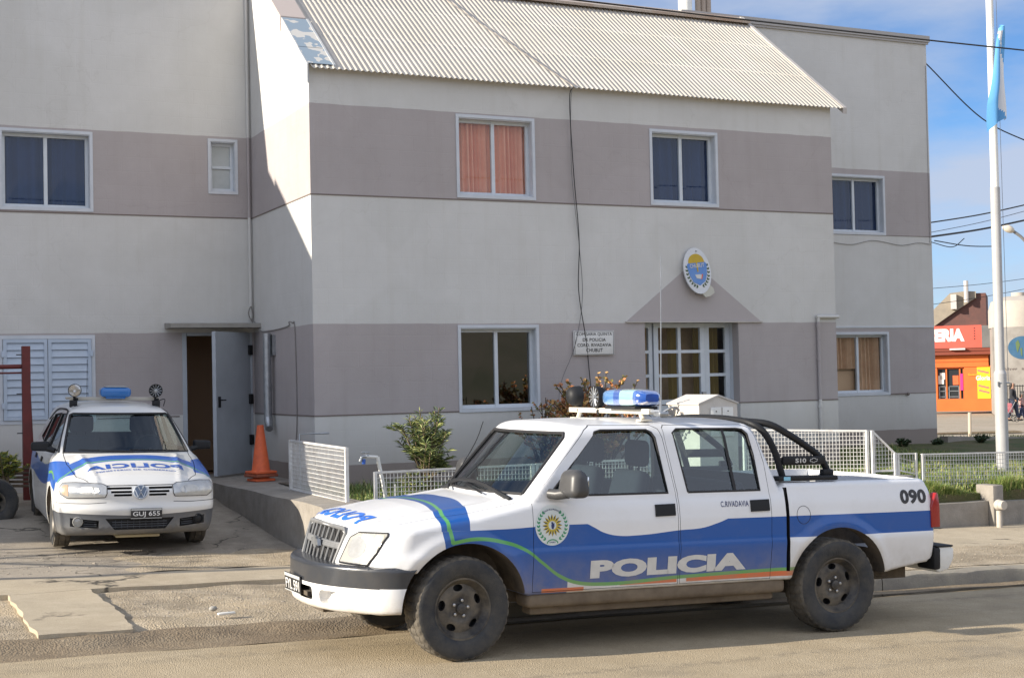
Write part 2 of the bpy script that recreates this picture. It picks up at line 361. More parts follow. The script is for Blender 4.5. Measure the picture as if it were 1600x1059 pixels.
def wall_mat(name, plinth=True):
    m = bpy.data.materials.new(name); m.use_nodes = True; t = m.node_tree; b = t.nodes['Principled BSDF']; K = t.links.new
    b.inputs['Roughness'].default_value = .85; b.inputs['Specular IOR Level'].default_value = .2
    c = N(t, 'ShaderNodeTexCoord'); s = N(t, 'ShaderNodeSeparateXYZ'); K(c.outputs['Object'], s.inputs[0])
    nz_ = N(t, 'ShaderNodeTexNoise'); nz_.inputs['Scale'].default_value = 2.5; nz_.inputs['Detail'].default_value = 4; K(c.outputs['Object'], nz_.inputs['Vector'])
    wob = N(t, 'ShaderNodeMath', operation='MULTIPLY_ADD'); wob.inputs[1].default_value = .025; K(nz_.outputs[0], wob.inputs[0]); K(s.outputs['Z'], wob.inputs[2])
    def step(thr, inv=False, src=None):
        g = N(t, 'ShaderNodeMath', operation='LESS_THAN' if inv else 'GREATER_THAN'); g.inputs[1].default_value = thr; K(src or s.outputs['Z'], g.inputs[0]); return g.outputs[0]
    def mul(a, b_): g = N(t, 'ShaderNodeMath', operation='MULTIPLY'); K(a, g.inputs[0]); K(b_, g.inputs[1]); return g.outputs[0]
    def add(a, b_): g = N(t, 'ShaderNodeMath', operation='MAXIMUM'); K(a, g.inputs[0]); K(b_, g.inputs[1]); return g.outputs[0]
    Z = wob.outputs[0]
    band = add(mul(step(1.0), step(2.166, True, Z)), mul(step(3.8), step(4.966, True, Z)))
    def mix(f, a, b_, mode='MIX'):
        x = N(t, 'ShaderNodeMix', data_type='RGBA', blend_type=mode)
        if isinstance(f, float): x.inputs['Factor'].default_value = f
        else: K(f, x.inputs['Factor'])
        for s_, q in (('A', a), ('B', b_)):
            if isinstance(q, tuple): x.inputs[s_].default_value = (*q, 1)
            else: K(q, x.inputs[s_])
        return x.outputs['Result']
    col = mix(band, (.60, .598, .58), (.415, .382, .38))
    if plinth: col = mix(step(.37, True, Z), col, (.30, .265, .255))
    n = N(t, 'ShaderNodeTexNoise'); n.inputs['Scale'].default_value = 1.1; n.inputs['Detail'].default_value = 8; n.inputs['Roughness'].default_value = .7; K(c.outputs['Object'], n.inputs['Vector'])
    r = N(t, 'ShaderNodeValToRGB'); r.color_ramp.elements[0].position = .3; r.color_ramp.elements[1].position = .75; r.color_ramp.elements[0].color = (.92, .915, .905, 1); r.color_ramp.elements[1].color = (1.04, 1.04, 1.04, 1)
    K(n.outputs[0], r.inputs[0]); col = mix(1., col, r.outputs[0], 'MULTIPLY')
    # rain streaks: noise stretched down the wall
    mp_ = N(t, 'ShaderNodeMapping'); mp_.inputs['Scale'].default_value = (5, 5, .35); K(c.outputs['Object'], mp_.inputs[0])
    n3 = N(t, 'ShaderNodeTexNoise'); n3.inputs['Scale'].default_value = 1.6; n3.inputs['Detail'].default_value = 5; K(mp_.outputs[0], n3.inputs['Vector'])
    r3 = N(t, 'ShaderNodeValToRGB'); r3.color_ramp.elements[0].position = .52; r3.color_ramp.elements[1].position = .78; r3.color_ramp.elements[0].color = (1, 1, 1, 1); r3.color_ramp.elements[1].color = (.955, .95, .935, 1)
    K(n3.outputs[0], r3.inputs[0]); col = mix(1., col, r3.outputs[0], 'MULTIPLY')
    # patched and repainted areas, a few hairline cracks, splash dirt at the foot
    n5 = N(t, 'ShaderNodeTexNoise'); n5.inputs['Scale'].default_value = .55; n5.inputs['Detail'].default_value = 1.5; K(c.outputs['Object'], n5.inputs['Vector'])
    r5 = N(t, 'ShaderNodeValToRGB'); r5.color_ramp.elements[0].position = .50; r5.color_ramp.elements[1].position = .53; r5.color_ramp.elements[0].color = (1, 1, 1, 1); r5.color_ramp.elements[1].color = (.955, .955, .95, 1); K(n5.outputs[0], r5.inputs[0]); col = mix(1., col, r5.outputs[0], 'MULTIPLY')
    va = N(t, 'ShaderNodeVectorMath', operation='MULTIPLY_ADD'); n6 = N(t, 'ShaderNodeTexNoise'); n6.inputs['Scale'].default_value = 1.3; n6.inputs['Detail'].default_value = 6; K(c.outputs['Object'], n6.inputs['Vector']); K(n6.outputs['Color'], va.inputs[0]); va.inputs[1].default_value = (1.3, 1.3, 1.3); K(c.outputs['Object'], va.inputs[2])
    v6 = N(t, 'ShaderNodeTexVoronoi', feature='DISTANCE_TO_EDGE'); v6.inputs['Scale'].default_value = .45; K(va.outputs[0], v6.inputs['Vector']); r6 = N(t, 'ShaderNodeValToRGB'); r6.color_ramp.elements[0].position = .0; r6.color_ramp.elements[1].position = .004; r6.color_ramp.elements[0].color = (.72, .70, .67, 1); r6.color_ramp.elements[1].color = (1, 1, 1, 1); K(v6.outputs['Distance'], r6.inputs[0]); col = mix(.22, col, mix(1., col, r6.outputs[0], 'MULTIPLY'))
    mf = N(t, 'ShaderNodeMapRange', clamp=True); mf.inputs['From Min'].default_value = .95; mf.inputs['From Max'].default_value = .1; K(s.outputs['Z'], mf.inputs['Value']); mq = mul(mf.outputs[0], n.outputs[0]); col = mix(mq, col, (.24, .205, .165)); K(col, b.inputs['Base Color'])
    # painted blockwork: faint courses
    comb = N(t, 'ShaderNodeCombineXYZ'); sm = N(t, 'ShaderNodeMath', operation='ADD'); K(s.outputs['X'], sm.inputs[0]); K(s.outputs['Y'], sm.inputs[1]); K(sm.outputs[0], comb.inputs[0]); K(s.outputs['Z'], comb.inputs[1])
    bt = N(t, 'ShaderNodeTexBrick'); bt.inputs['Scale'].default_value = 1; bt.inputs['Brick Width'].default_value = .4; bt.inputs['Row Height'].default_value = .2; bt.inputs['Mortar Size'].default_value = .008; bt.inputs['Mortar Smooth'].default_value = .6
    K(comb.outputs[0], bt.inputs['Vector'])
    n4 = N(t, 'ShaderNodeTexNoise'); n4.inputs['Scale'].default_value = 45; n4.inputs['Detail'].default_value = 4; K(c.outputs['Object'], n4.inputs['Vector'])
    ma = N(t, 'ShaderNodeMath', operation='MULTIPLY_ADD'); ma.inputs[1].default_value = -.55; K(bt.outputs['Fac'], ma.inputs[0]); K(n4.outputs[0], ma.inputs[2])
    bn = N(t, 'ShaderNodeBump'); bn.inputs['Strength'].default_value = .22; bn.inputs['Distance'].default_value = .006; K(ma.outputs[0], bn.inputs['Height']); K(bn.outputs[0], b.inputs['Normal'])
    return m
M['wall'] = wall_mat('painted_block_wall')
M['wall_np'] = wall_mat('painted_block_wall_upper', False)
M['band'] = mat('mauve_grey_paint', (.42, .385, .38), .85, var=(.39, .36, .355), vs_=1.2)
M['line'] = mat('ledge_brown', (.17, .14, .125), .9)
M['trim'] = mat('window_surround_paint', (.58, .61, .65), .6, var=(.50, .54, .58), vs_=4)
M['alu'] = mat('painted_aluminium', (.60, .64, .68), .4, var=(.53, .58, .62), vs_=6)
M['white'] = mat('white_paint', (.74, .74, .71), .5, var=(.66, .66, .62), vs_=5)
M['whitemetal'] = mat('white_enamel_wire', (.72, .72, .70), .45, var=(.55, .53, .5), vs_=9)
M['dark'] = mat('dark_interior', (.02, .02, .02), .9)
M['brownroom'] = mat('room_brown', (.42, .28, .18), .9)
M['curt_o'] = mat('orange_curtain', (.85, .42, .28), .9, var=(.74, .32, .20), vs_=2)
M['curt_b'] = mat('blue_curtain', (.022, .055, .15), .9, var=(.015, .04, .11), vs_=2)
M['curt_t'] = mat('tan_curtain', (.70, .46, .30), .9, var=(.52, .32, .20), vs_=3)
M['blackplastic'] = mat('black_plastic', (.013, .014, .016), .55, bump=.1, bs=200, spec=.3)
M['cable'] = mat('cable_black', (.02, .02, .02), .6)
M['galv'] = mat('galvanised_steel', (.42, .44, .46), .38, metal=.8, var=(.30, .32, .34), vs_=14)
M['concrete'] = mat('concrete', (.34, .33, .30), .9, var=(.25, .24, .215), vs_=4, bump=.4, bs=50)
M['doorpaint'] = mat('door_grey_paint', (.40, .44, .48), .5, var=(.35, .385, .42), vs_=3, bump=.1, bs=12)
M['shutter'] = mat('shutter_paint', (.48, .56, .66), .55, var=(.42, .50, .60), vs_=5)
M['red'] = mat('red_oxide_paint', (.145, .022, .018), .6, var=(.10, .018, .015), vs_=7)
M['cone'] = mat('orange_cone_plastic', (.80, .15, .045), .6, var=(.60, .11, .04), vs_=9)
M['roof'] = mat('painted_corrugated_steel', (.56, .515, .445), .6, var=(.48, .44, .375), vs_=1.3)
M['flash'] = mat('light_fascia_steel', (.50, .47, .43), .55, var=(.42, .39, .36), vs_=2)
def glass(name, tint=(.85, .9, .92), rough=.02, refl=1., ior=1.62):
    m = bpy.data.materials.new(name); m.use_nodes = True; t = m.node_tree; t.nodes.clear(); K = t.links.new
    o = N(t, 'ShaderNodeOutputMaterial'); x = N(t, 'ShaderNodeMixShader'); a = N(t, 'ShaderNodeBsdfTransparent'); a.inputs[0].default_value = (*tint, 1)
    g = N(t, 'ShaderNodeBsdfGlossy'); g.inputs['Roughness'].default_value = rough; g.inputs[0].default_value = (.95*refl, .98*refl, 1*refl, 1)
    # thin pane: Schlick reflection, the same from both sides
    ge = N(t, 'ShaderNodeNewGeometry'); dp = N(t, 'ShaderNodeVectorMath', operation='DOT_PRODUCT'); K(ge.outputs['Normal'], dp.inputs[0]); K(ge.outputs['Incoming'], dp.inputs[1])
    def mt(op, a, b_=None):
        g2 = N(t, 'ShaderNodeMath', operation=op)
        for i, q in enumerate((a, b_)):
            if q is None: continue
            if isinstance(q, (int, float)): g2.inputs[i].default_value = q
            else: K(q, g2.inputs[i])
        return g2.outputs[0]
    f0 = 1.7*((ior-1)/(ior+1))**2; q5 = mt('POWER', mt('SUBTRACT', 1., mt('ABSOLUTE', dp.outputs['Value'])), 5.); K(mt('ADD', mt('MULTIPLY', q5, 1-f0), f0), x.inputs[0]); K(a.outputs[0], x.inputs[1]); K(g.outputs[0], x.inputs[2]); K(x.outputs[0], o.inputs[0]); return m
M['glass'] = glass('window_glass', (.60, .68, .76), ior=1.42)
M['carglass'] = glass('car_glass', (.70, .81, .79), ior=1.6)
# peeling blue flashing
m = mat('peeling_blue_flashing', (.22, .32, .42), .5); t = m.node_tree; c_ = N(t, 'ShaderNodeTexCoord'); n_ = N(t, 'ShaderNodeTexNoise'); n_.inputs['Scale'].default_value = 5.5; n_.inputs['Detail'].default_value = 2
r_ = N(t, 'ShaderNodeValToRGB'); r_.color_ramp.interpolation = 'CONSTANT'; r_.color_ramp.elements[0].color = (.27, .34, .40, 1); r_.color_ramp.elements[1].position = .55; r_.color_ramp.elements[1].color = (.6, .58, .53, 1)
t.links.new(c_.outputs['Object'], n_.inputs['Vector']); t.links.new(n_.outputs[0], r_.inputs[0]); t.links.new(r_.outputs[0], t.nodes['Principled BSDF'].inputs['Base Color']); M['peel'] = m

# ------------------------------------------------------------------ ground
def zs(X):
    X = np.asarray(X, float)
    return np.where(X < 6, -.58-.027*(np.maximum(X, -25)-1.52), -.701-.27*(1-np.exp(-(np.maximum(X, 6)-6)*.1)))
def ss(a, b, x): t = np.clip((x-a)/(b-a), 0, 1); return t*t*(3-2*t)
def sheet(name, xs, ys, zf, m, parent=None, skirt=0, **kw):
    X, Y = np.meshgrid(xs, ys); Z = zf(X, Y); nx, ny = len(xs), len(ys)
    v = np.stack([X, Y, Z], 2).reshape(-1, 3).tolist(); f = [(j*nx+i, j*nx+i+1, (j+1)*nx+i+1, (j+1)*nx+i) for j in range(ny-1) for i in range(nx-1)]
    if skirt:
        ring = [i for i in range(nx)]+[j*nx+nx-1 for j in range(1, ny)]+[(ny-1)*nx+i for i in range(nx-2, -1, -1)]+[j*nx for j in range(ny-2, 0, -1)]
        b0 = len(v); v += [(v[i][0], v[i][1], v[i][2]-skirt) for i in ring]; k = len(ring)
        f += [(ring[(q+1) % k], ring[q], b0+q, b0+(q+1) % k) for q in range(k)]
    me = bpy.data.meshes.new(name); me.from_pydata(v, [], f); me.polygons.foreach_set('use_smooth', [True]*len(f)); me.update()
    if skirt: me.set_sharp_from_angle(angle=R(30))
    return link(name, me, m, parent, **kw)
def lump(X, Y, a=.006, s=1.): return a*(np.sin(X*2.3*s+1.3*np.sin(Y*1.7*s))*np.cos(Y*2.9*s+X*.7*s)+.5*np.sin(X*5.1*s+Y*4.3*s))
axf = np.concatenate([-np.geomspace(600, 14, 26), np.arange(-13, 16, .5), np.geomspace(16, 700, 30)])
def zg_far(X, Y):
    base = zs(X)-.05
    return base
sheet('ground', axf, axf-2, zg_far, M['far'], kind='structure')
xs_f = np.concatenate([-np.geomspace(300, 8, 20), np.arange(-7.9, 10, .1), np.geomspace(10, 300, 24)])
def zstreet(X, Y): return zs(X)+lump(X, Y, .005)*(Y > -14)-.03*ss(-6.95, -6.8, Y)-.012*ss(-7.3, -6.9, Y)
sheet('street', xs_f, np.concatenate([np.linspace(-22, -9, 20), np.arange(-8.9, -6.54, .06)]), zstreet, M['street'], kind='structure')
# pavement: crumbling slabs left of the drive, a kerb and a slab to the right
def zwalk(X, Y): return zs(X)+.14+.02*(Y+6.7)+lump(X, Y, .004)
DX = -.95
def zleft(X, Y): return zs(X)+.068+.022*(Y+6.5)+lump(X, Y, .006)
def slab(name, x0, x1, y0, y1, zf, m, sk=.12, st=.05, jag=0, **kw):
    def z2(X, Y): return zf(X, Y)
    xs, ys = np.arange(x0, x1+1e-6, (x1-x0)/max(2, round((x1-x0)/st))), np.arange(y0, y1+1e-6, (y1-y0)/max(2, round((y1-y0)/st)))
    o = sheet(name, xs, ys, z2, m, skirt=sk, **kw)
    if jag:
        for v in o.data.vertices:
            x, y, z = v.co
            if abs(x-x1) < 1e-4: v.co.x += jag*(.9*math.sin(y*3.1)+.35*math.sin(y*13+1)+.2*math.sin(y*29))
            if abs(x-x0) < 1e-4: v.co.x += jag*.6*(.6*math.sin(y*6+2)+.5*math.sin(y*15+1))
            if abs(y-y0) < 1e-4: v.co.y += jag*(.6*math.sin(x*5)+.5*math.sin(x*11+1)+.3*math.sin(x*31))
    return o
slab('pavement_strip', -12, DX+.6, -4.42, -3.62, zleft, M['walk'], kind='structure')
slab('pavement_slab', -4.12, -3.42, -6.42, -4.43, zleft, M['walk'], jag=.022, kind='structure')
slab('pavement_slab', -12, -4.55, -6.45, -4.43, zleft, M['walk'], jag=.02, kind='structure')
def zpit(X, Y): return zs(X)-.05*(1-ss(-6.58, -6.15, Y))+.040+.018*(Y+6.5)+lump(X, Y, .012, 1.6)+.003*np.sin(X*23+3*np.sin(Y*9))*np.cos(Y*17+2*np.sin(X*5))
sheet('gravel_verge', np.arange(-12.2, -.3, .06), np.arange(-6.56, -4.3, .06), zpit, M['gravel'], kind='structure')
def zgut(X, Y): return zs(X)-.016+.066*ss(-6.66, -6.42, Y+.04*np.sin(X*2.7)+.02*np.sin(X*7.9))+.004*np.sin(X*9+Y*20)
sheet('gutter', np.arange(-12, -.6, .05), np.arange(-6.92, -6.38, .03), zgut, M['gutter'], kind='structure')
slab('pavement', DX+.1, 40, -6.55, -3.5, zwalk, M['walk'], st=.12, kind='structure')
def kerbseg(name, x0, x1, y0, y1):
    b = MB(); n = 60
    prof = [(0, -.15), (0, .105), (.012, .13), (.045, .142), (.16, .145), (.16, -.15)]
    vs_ = []
    for i in range(n+1):
        x = x0+(x1-x0)*i/n; j = .008*math.sin(x*7)+.006*math.sin(x*17)
        for (a, z) in prof: vs_.append((x, y0+a+(j if a < .1 else 0), float(zs(x))+z+(j*.6 if z > 0 else 0)))
    k = len(prof); fs = [(i*k+q, (i+1)*k+q, (i+1)*k+q+1, i*k+q+1) for i in range(n) for q in range(k-1)]
    b.add(vs_, fs, True); fs2 = [list(range(k)), [n*k+q for q in range(k)][::-1]]; b.add(vs_, fs2); return b.build(name, M['kerb'], kind='structure')
M['kerb'] = mat('old_kerb_concrete', (.20, .18, .15), .9, var=(.30, .27, .21), vs_=3, bump=.5, bs=40)
kerbseg('kerb', DX+.1, 3.3, -6.72, 0); kerbseg('kerb', 3.312, 12, -6.72, 0); kerbseg('kerb', 12.012, 40, -6.72, 0)
sheet('gutter', np.arange(-.6, 14, .1), np.arange(-6.88, -6.70, .06), lambda X, Y: zs(X)+.004+.02*((Y+6.9)/.2)+.003*np.sin(X*5), M['gutter'], kind='structure')
# dirt patch in the right pavement and loose gravel
slab('dirt_patch', 3.3, 9, -6.5, -5.3, lambda X, Y: zwalk(X, Y)+.008+.006*np.sin(X*6)*np.cos(Y*8), M['gravel'], sk=.02, kind='structure')
# driveway rising to the building
def zdrive(X, Y):
    t = ss(-3.7, 3.2, Y); return (zs(X)+.132)*(1-t)+(.03)*t + lump(X, Y, .005)
sheet('driveway', np.arange(-9, DX+.02, .1), np.arange(-3.62, 3.0, .1), lambda X, Y: zdrive(X, Y)-.002, M['drive'], kind='structure')
sheet('driveway_grit', np.arange(-3.4, DX-.02, .07), np.arange(-3.6, -2.0, .07), lambda X, Y: zdrive(X, Y)+.004+.005*np.sin(X*9+2*np.sin(Y*7))-.03*ss(-2.6, -2., Y)-.02*(1-ss(-3.4, -2.6, X)), M['gravel'], kind='structure')
# yard
def zyard(X, Y):
    k = ss(1, 7.5, X); a = .06*(1-k)+k*(-.14); bk = .06*(1-k)+k*.10
    t = np.clip((Y+3.4)/5.5, 0, 1)
    return a*(1-t)+bk*t+lump(X, Y, .012)
sheet('yard', np.arange(-.42, 30, .2), np.arange(-3.58, 2.7, .2), zyard, M['soil'], skirt=.4, kind='structure')

# low walls
def wallbox(name, x0, x1, y0, y1, z0f, z1f, m, n=24, **kw):
    b = MB(); vs_ = []
    for i in range(n+1):
        x = x0+(x1-x0)*i/n
        y = 0
        vs_ += [(x, y0, z0f(x)), (x, y1, z0f(x)), (x, y1, z1f(x)+.004*math.sin(x*5)), (x, y0, z1f(x)+.004*math.sin(x*5))]
    fs = []
    for i in range(n):
        for q in range(4): fs.append((i*4+q, i*4+(q+1) % 4, (i+1)*4+(q+1) % 4, (i+1)*4+q))
    fs += [(3, 2, 1, 0), tuple(n*4+q for q in range(4))]; b.add(vs_, fs); return b.build(name, m, **kw)
wallbox('low_wall', 1.2, 7.52, -3.72, -3.55, lambda x: -.9, lambda x: -.235-.0*x if x > 5 else -.02, M['ledge_c'], label='long low grey retaining wall with a flat top along the pavement behind the pickup', cat='wall')
wallbox('low_wall', 7.71, 18, -3.72, -3.55, lambda x: -1.1, lambda x: -.255-.012*(x-7.5), M['ledge_c'], label='low grey retaining wall right of the upright block with the pipe stub', cat='wall')
b = MB(); b.rbox((7.53, -3.80, -.9), (7.70, -3.5, -.04), .015); b.build('wall_block', M['ledge_c'], label='upright grey concrete block in the low wall behind the pickup tail', cat='block')
p = MB(); p.tube([(7.50, -3.92, -.62), (7.50, -3.92, -.34)], .036, 12); p.sph((7.50, -3.92, -.27), (.068, .06, .068)); p.lathe([(.0, .05), (.052, .05), (.058, .04), (.058, 0)], 14, Matrix.Translation((7.50, -3.96, -.27)) @ Matrix.Rotation(R(90), 4, 'X'))
p.build('pipe_stub', mat('pale_pipe', (.48, .44, .38), .7, var=(.38, .34, .29)), label='round capped pale pipe stub standing in front of the concrete block', cat='pipe')
wallbox('low_wall', 12.6, 30, 2.5, 2.72, lambda x: -.9, lambda x: .205-.045*(x-12.5) if x < 16 else .05, M['ledge_c'], label='low dark wall running right from the foot of the right wing', cat='wall')
# raised path beside the side wall
rp_ = MB(); prof = []
for i in range(31):
    y = -4.1+(3.05+4.1)*i/30; y_ = y; zt = .16-.02*ss(-3.9, 2.5, y)*1. if y > -3.5 else .16-(-3.5-y)*.35
    prof.append((y_, float(zt)))
vs_ = []; n = len(prof)
for y, z in prof:
    xl = -1.0 - .02*math.sin(y*3); vs_ += [(xl, y, -.8), (xl, y, z), (-.42 if y < 0 else -.001, y, z), (-.42 if y < 0 else -.001, y, -.8)]
fs = [(i*4+q, i*4+q+1, (i+1)*4+q+1, (i+1)*4+q) for i in range(n-1) for q in range(3)]+[(3, 2, 1, 0), tuple((n-1)*4+q for q in range(4))]
rp_.add(vs_, fs); rp_.build('raised_path', M['ledge_c'], kind='structure')
b = MB(); b.rbox((-1.35, 2.35, -.1), (-1.003, 2.81, .10), .02); b.rbox((-1.6, 2.50, -.1), (-1.353, 2.81, .05), .02); b.build('door_step', M['concrete'], kind='structure')

# hills behind the photographer (seen only in the window panes)
xs_h = np.linspace(-300, 300, 61); ys_h = np.linspace(-260, -70, 20)
sheet('hills', xs_h, ys_h, lambda X, Y: -2+np.clip((-70-Y)/60, 0, 1)*(17+6*np.sin(X*.02)+3*np.sin(X*.07+1)+2*np.sin(Y*.1)), mat('hill_scrub', (.15, .125, .085), .95, var=(.085, .085, .045), vs_=.08), kind='structure')

# ------------------------------------------------------------------ the station building
D = 2.823; W = 8.187; D2 = 2.582; W2 = 12.43; TOP = 7.42
station = empty('police_station', (0, 0, 0), label='two-storey white and mauve-banded police station with a corrugated roof', cat='building')
def wall_y(name, x0, x1, z0, z1, y, holes, m, thick=.16, back=True):
    """wall facing -Y with rectangular holes (hx0,hx1,hz0,hz1)"""
    xs = sorted({x0, x1, *[h[0] for h in holes], *[h[1] for h in holes]}); zz = sorted({z0, z1, *[h[2] for h in holes], *[h[3] for h in holes]})
    b = MB()
    for i in range(len(xs)-1):
        for k in range(len(zz)-1):
            cx, cz = (xs[i]+xs[i+1])/2, (zz[k]+zz[k+1])/2
            if any(h[0] < cx < h[1] and h[2] < cz < h[3] for h in holes): continue
            b.add([(xs[i], y, zz[k]), (xs[i+1], y, zz[k]), (xs[i+1], y, zz[k+1]), (xs[i], y, zz[k+1])], [(0, 1, 2, 3)])
            if back: b.add([(xs[i], y+thick, zz[k]), (xs[i+1], y+thick, zz[k]), (xs[i+1], y+thick, zz[k+1]), (xs[i], y+thick, zz[k+1])], [(3, 2, 1, 0)])
    for a, c, e, g in holes:
        b.add([(a, y, e), (c, y, e), (c, y, g), (a, y, g), (a, y+thick, e), (c, y+thick, e), (c, y+thick, g), (a, y+thick, g)], [(0, 4, 5, 1), (1, 5, 6, 2), (2, 6, 7, 3), (3, 7, 4, 0)])
    return b.build(name, m, station)
F1 = (2.02, 3.13, 1.02, 2.09); F2 = (2.05, 3.13, 3.86, 4.89); F3 = (5.03, 6.09, 3.86, 4.86); FD = (4.84, 6.42, -.1, 2.155)
L1 = (-3.40, -2.26, 3.86, 4.88); L2 = (-.585, -.235, 4.17, 4.88); L3 = (-3.42, -2.27, .99, 2.08); LD = (-1.0, -.09, .13, 2.15); L0 = (-4.6, -3.6, 3.86, 4.88)
G1 = (10.18, 11.34, 3.84, 4.81); G2 = (10.18, 11.34, 1.02, 2.05)
wall_y('front_wall', 0, W, -.5, 5.445, 0, [F1, F2, F3, FD], M['wall'])
wall_y('left_wall', -8.3, 0, -.5, TOP, D, [L1, L2, L3, LD], M['wall_np'])
wall_y('wing_wall', 7.5, W2, -.5, TOP, D2, [G1, G2], M['wall'])
# gable-shaped side wall of the front volume, facing -X, and its opposite
EZ, EY, SL = 5.365, -.12, .765
def gable(name, x, flip, y1=D2, parent=station, zt=None):
    b = MB(); t_ = .16 if not flip else -.16
    zr = 5.36+SL*(y1-0)
    poly = [(0.004, -.5), (y1, -.5), (y1, zr), (0.004, 5.36)]
    b.prism(poly, 'x', x, x+t_); return b.build(name, M['wall'] if parent is station else M['wall'], parent)
gable('side_wall', -.0005, False, D); gable('side_wall', W+.0005, True, D2)
b = MB()   # far sides and back, closing the volume
b.box((W2-.16, D2+.002, -.5), (W2, 10, TOP)); b.box((-16, 10, -.5), (W2, 10.16, TOP)); b.box((-8.3, D+.2, 2.35), (W2-.2, 9.99, 2.5)); b.box((.2, .2, 2.35), (W-.2, D, 2.5))
b.box((-16, D+.21, TOP-.06), (W2-.01, 10.1, TOP-.02)); b.build('rear_wall', M['wall'], station)
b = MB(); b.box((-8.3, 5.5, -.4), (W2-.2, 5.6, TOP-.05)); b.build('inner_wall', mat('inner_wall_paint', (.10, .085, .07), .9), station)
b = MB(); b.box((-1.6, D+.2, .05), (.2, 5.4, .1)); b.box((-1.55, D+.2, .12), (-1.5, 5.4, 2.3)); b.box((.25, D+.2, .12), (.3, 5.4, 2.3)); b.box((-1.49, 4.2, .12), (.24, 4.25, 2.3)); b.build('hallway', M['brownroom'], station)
# the mirrored volume left of the picture
b = MB(); b.prism([(0.0, -.5), (D, -.5), (D, 5.36+SL*D), (0.0, 5.36)], 'x', -8.3, -8.46); b.box((-16, 0, -.5), (-8.47, .15, 5.36)); b.build('left_volume_wall', M['wall'], station)
# roof
def corr(name, x0, x1, y0, z0, y1, z1, m, amp=.0095, pitch=.0762):
    n = int((x1-x0)/pitch*8); b = MB(); dy, dz = y1-y0, z1-z0; L_ = math.hypot(dy, dz); ny, nz__ = -dz/L_, dy/L_
    ks = [0, .33, .333, .66, .663, 1]
    vs_ = []
    for k, s_ in enumerate(ks):
        lift = .006*(k//2)
        for i in range(n+1):
            x = x0+(x1-x0)*i/n; h = amp*math.cos(2*math.pi*(x-x0)/pitch)+.012-lift+.003*math.sin(x*1.7+s_*3)
            vs_.append((x, y0+dy*s_+ny*h, z0+dz*s_+nz__*h))
    fs = [(k*(n+1)+i, k*(n+1)+i+1, (k+1)*(n+1)+i+1, (k+1)*(n+1)+i) for k in range(len(ks)-1) for i in range(n)]
    b.add(vs_, fs, True); return b.build(name, m, station)
RY = 2.5; RZ = EZ+SL*(RY-EY)
corr('roof', .0, 8.33, EY, EZ, RY, RZ, M['roof'])
b = MB()
def slopebox(b, x0, x1, y0, y1, h0, h1): 
    z = lambda y: EZ+SL*(y-EY)
    b.prism([(y0, z(y0)+h0), (y1, z(y1)+h0), (y1, z(y1)+h1), (y0, z(y0)+h1)], 'x', x0, x1)
slopebox(b, 8.331, 8.40, EY-.01, RY, -.06, .035); b.build('barge_trim', M['flash'], station)
b = MB(); slopebox(b, -.03, .30, EY+.05, .30, .034, .040); slopebox(b, -.03, .30, .31, 1.02, .036, .043); fl_ = b.build('gable_flashing', M['peel'], station)
b = MB(); slopebox(b, -.048, -.031, EY+.02, .30, -.20, .041); slopebox(b, -.046, -.031, .31, 1.02, -.17, .044); slopebox(b, .301, .33, EY+.03, 1.02, .02, .05); b.build('flashing_skirt', mat('pale_flashing_side', (.56, .56, .54), .5, var=(.40, .43, .46), vs_=3), fl_)
b = MB(); slopebox(b, -.05, .298, 1.04, RY, -.16, .05); b.build('gable_cap', mat('pinkish_cap', (.50, .43, .39), .7), station)
b = MB(); b.prism([(RY-.26, RZ-.14), (RY+.1, RZ+.03), (RY+.1, RZ+.06), (RY-.27, RZ-.10)], 'x', .30, 8.36); b.build('ridge_cap', mat('ridge_cap_steel', (.50, .47, .42), .55, var=(.30, .16, .08), vs_=.9), station)
corr('roof', -16, -8.35, EY, EZ, RY, RZ, M['roof'])
b = MB(); b.box((7.2, D2-.05, TOP-.10), (W2+.05, D2+.2, TOP+.012)); b.box((7.2, D2-.03, TOP-.14), (W2+.03, D2-.001, TOP-.103)); b.build('parapet_cap', mat('parapet_cap_paint', (.40, .385, .37), .8), station)
b = MB(); b.box((-8.3, D-.05, TOP-.10), (.05, D+.2, TOP+.012)); b.build('parapet_cap', M['flash'], station)
b = MB(); b.tube([(8.35, 4.2, 7.3), (8.35, 4.2, 8.9)], .125, 16); b.build('chimney_pipe', M['white'], station)
b = MB()
for i in range(3): b.tube([(8.62+.11*i, 4.2, 7.3), (8.62+.11*i, 4.2, 8.9)], .052, 12)
b.build('chimney_pipe', mat('flue_brown', (.33, .27, .22), .7), station)
# bands' lower lips, dark brown in place of thin shadow lines, and the painted triangle over the entrance
def lip(x0, x1, y, z, h=.014, d=.008): b = MB(); b.box((x0, y-d, z-h), (x1, y-.0005, z)); b.build('ledge', M['line'], station)
for (a, c) in ((0, 2.0), (3.17, W)): lip(a, c, 0, 1.0)
for (a, c) in ((0, W),): lip(a, c, 0, 3.80)
lip(-8.3, -.001, D, 3.80); lip(-2.2, -1.08, D, .99); lip(W+.002, W2, D2, 1.0, .008); lip(W+.002, W2, D2, 3.8, .006)
for z in (1.0, 3.8):
    b = MB(); b.box((-.009, 0, z-.014), (-.001, D-.01, z)); b.build('ledge', M['line'], station)
b = MB(); b.prism([(4.55, 2.175), (6.81, 2.175), (5.67, 3.02)], 'y', -.007, -.0005); b.build('painted_triangle', M['band'], station)
b = MB(); b.box((4.53, -.03, 2.155), (6.83, -.0005, 2.173)); b.build('lintel_line', M['flash'], station)
b = MB(); b.box((8.19, D2-.012, 2.165), (W2-.01, D2-.0005, 2.19)); b.build('ledge', M['trim'], station)

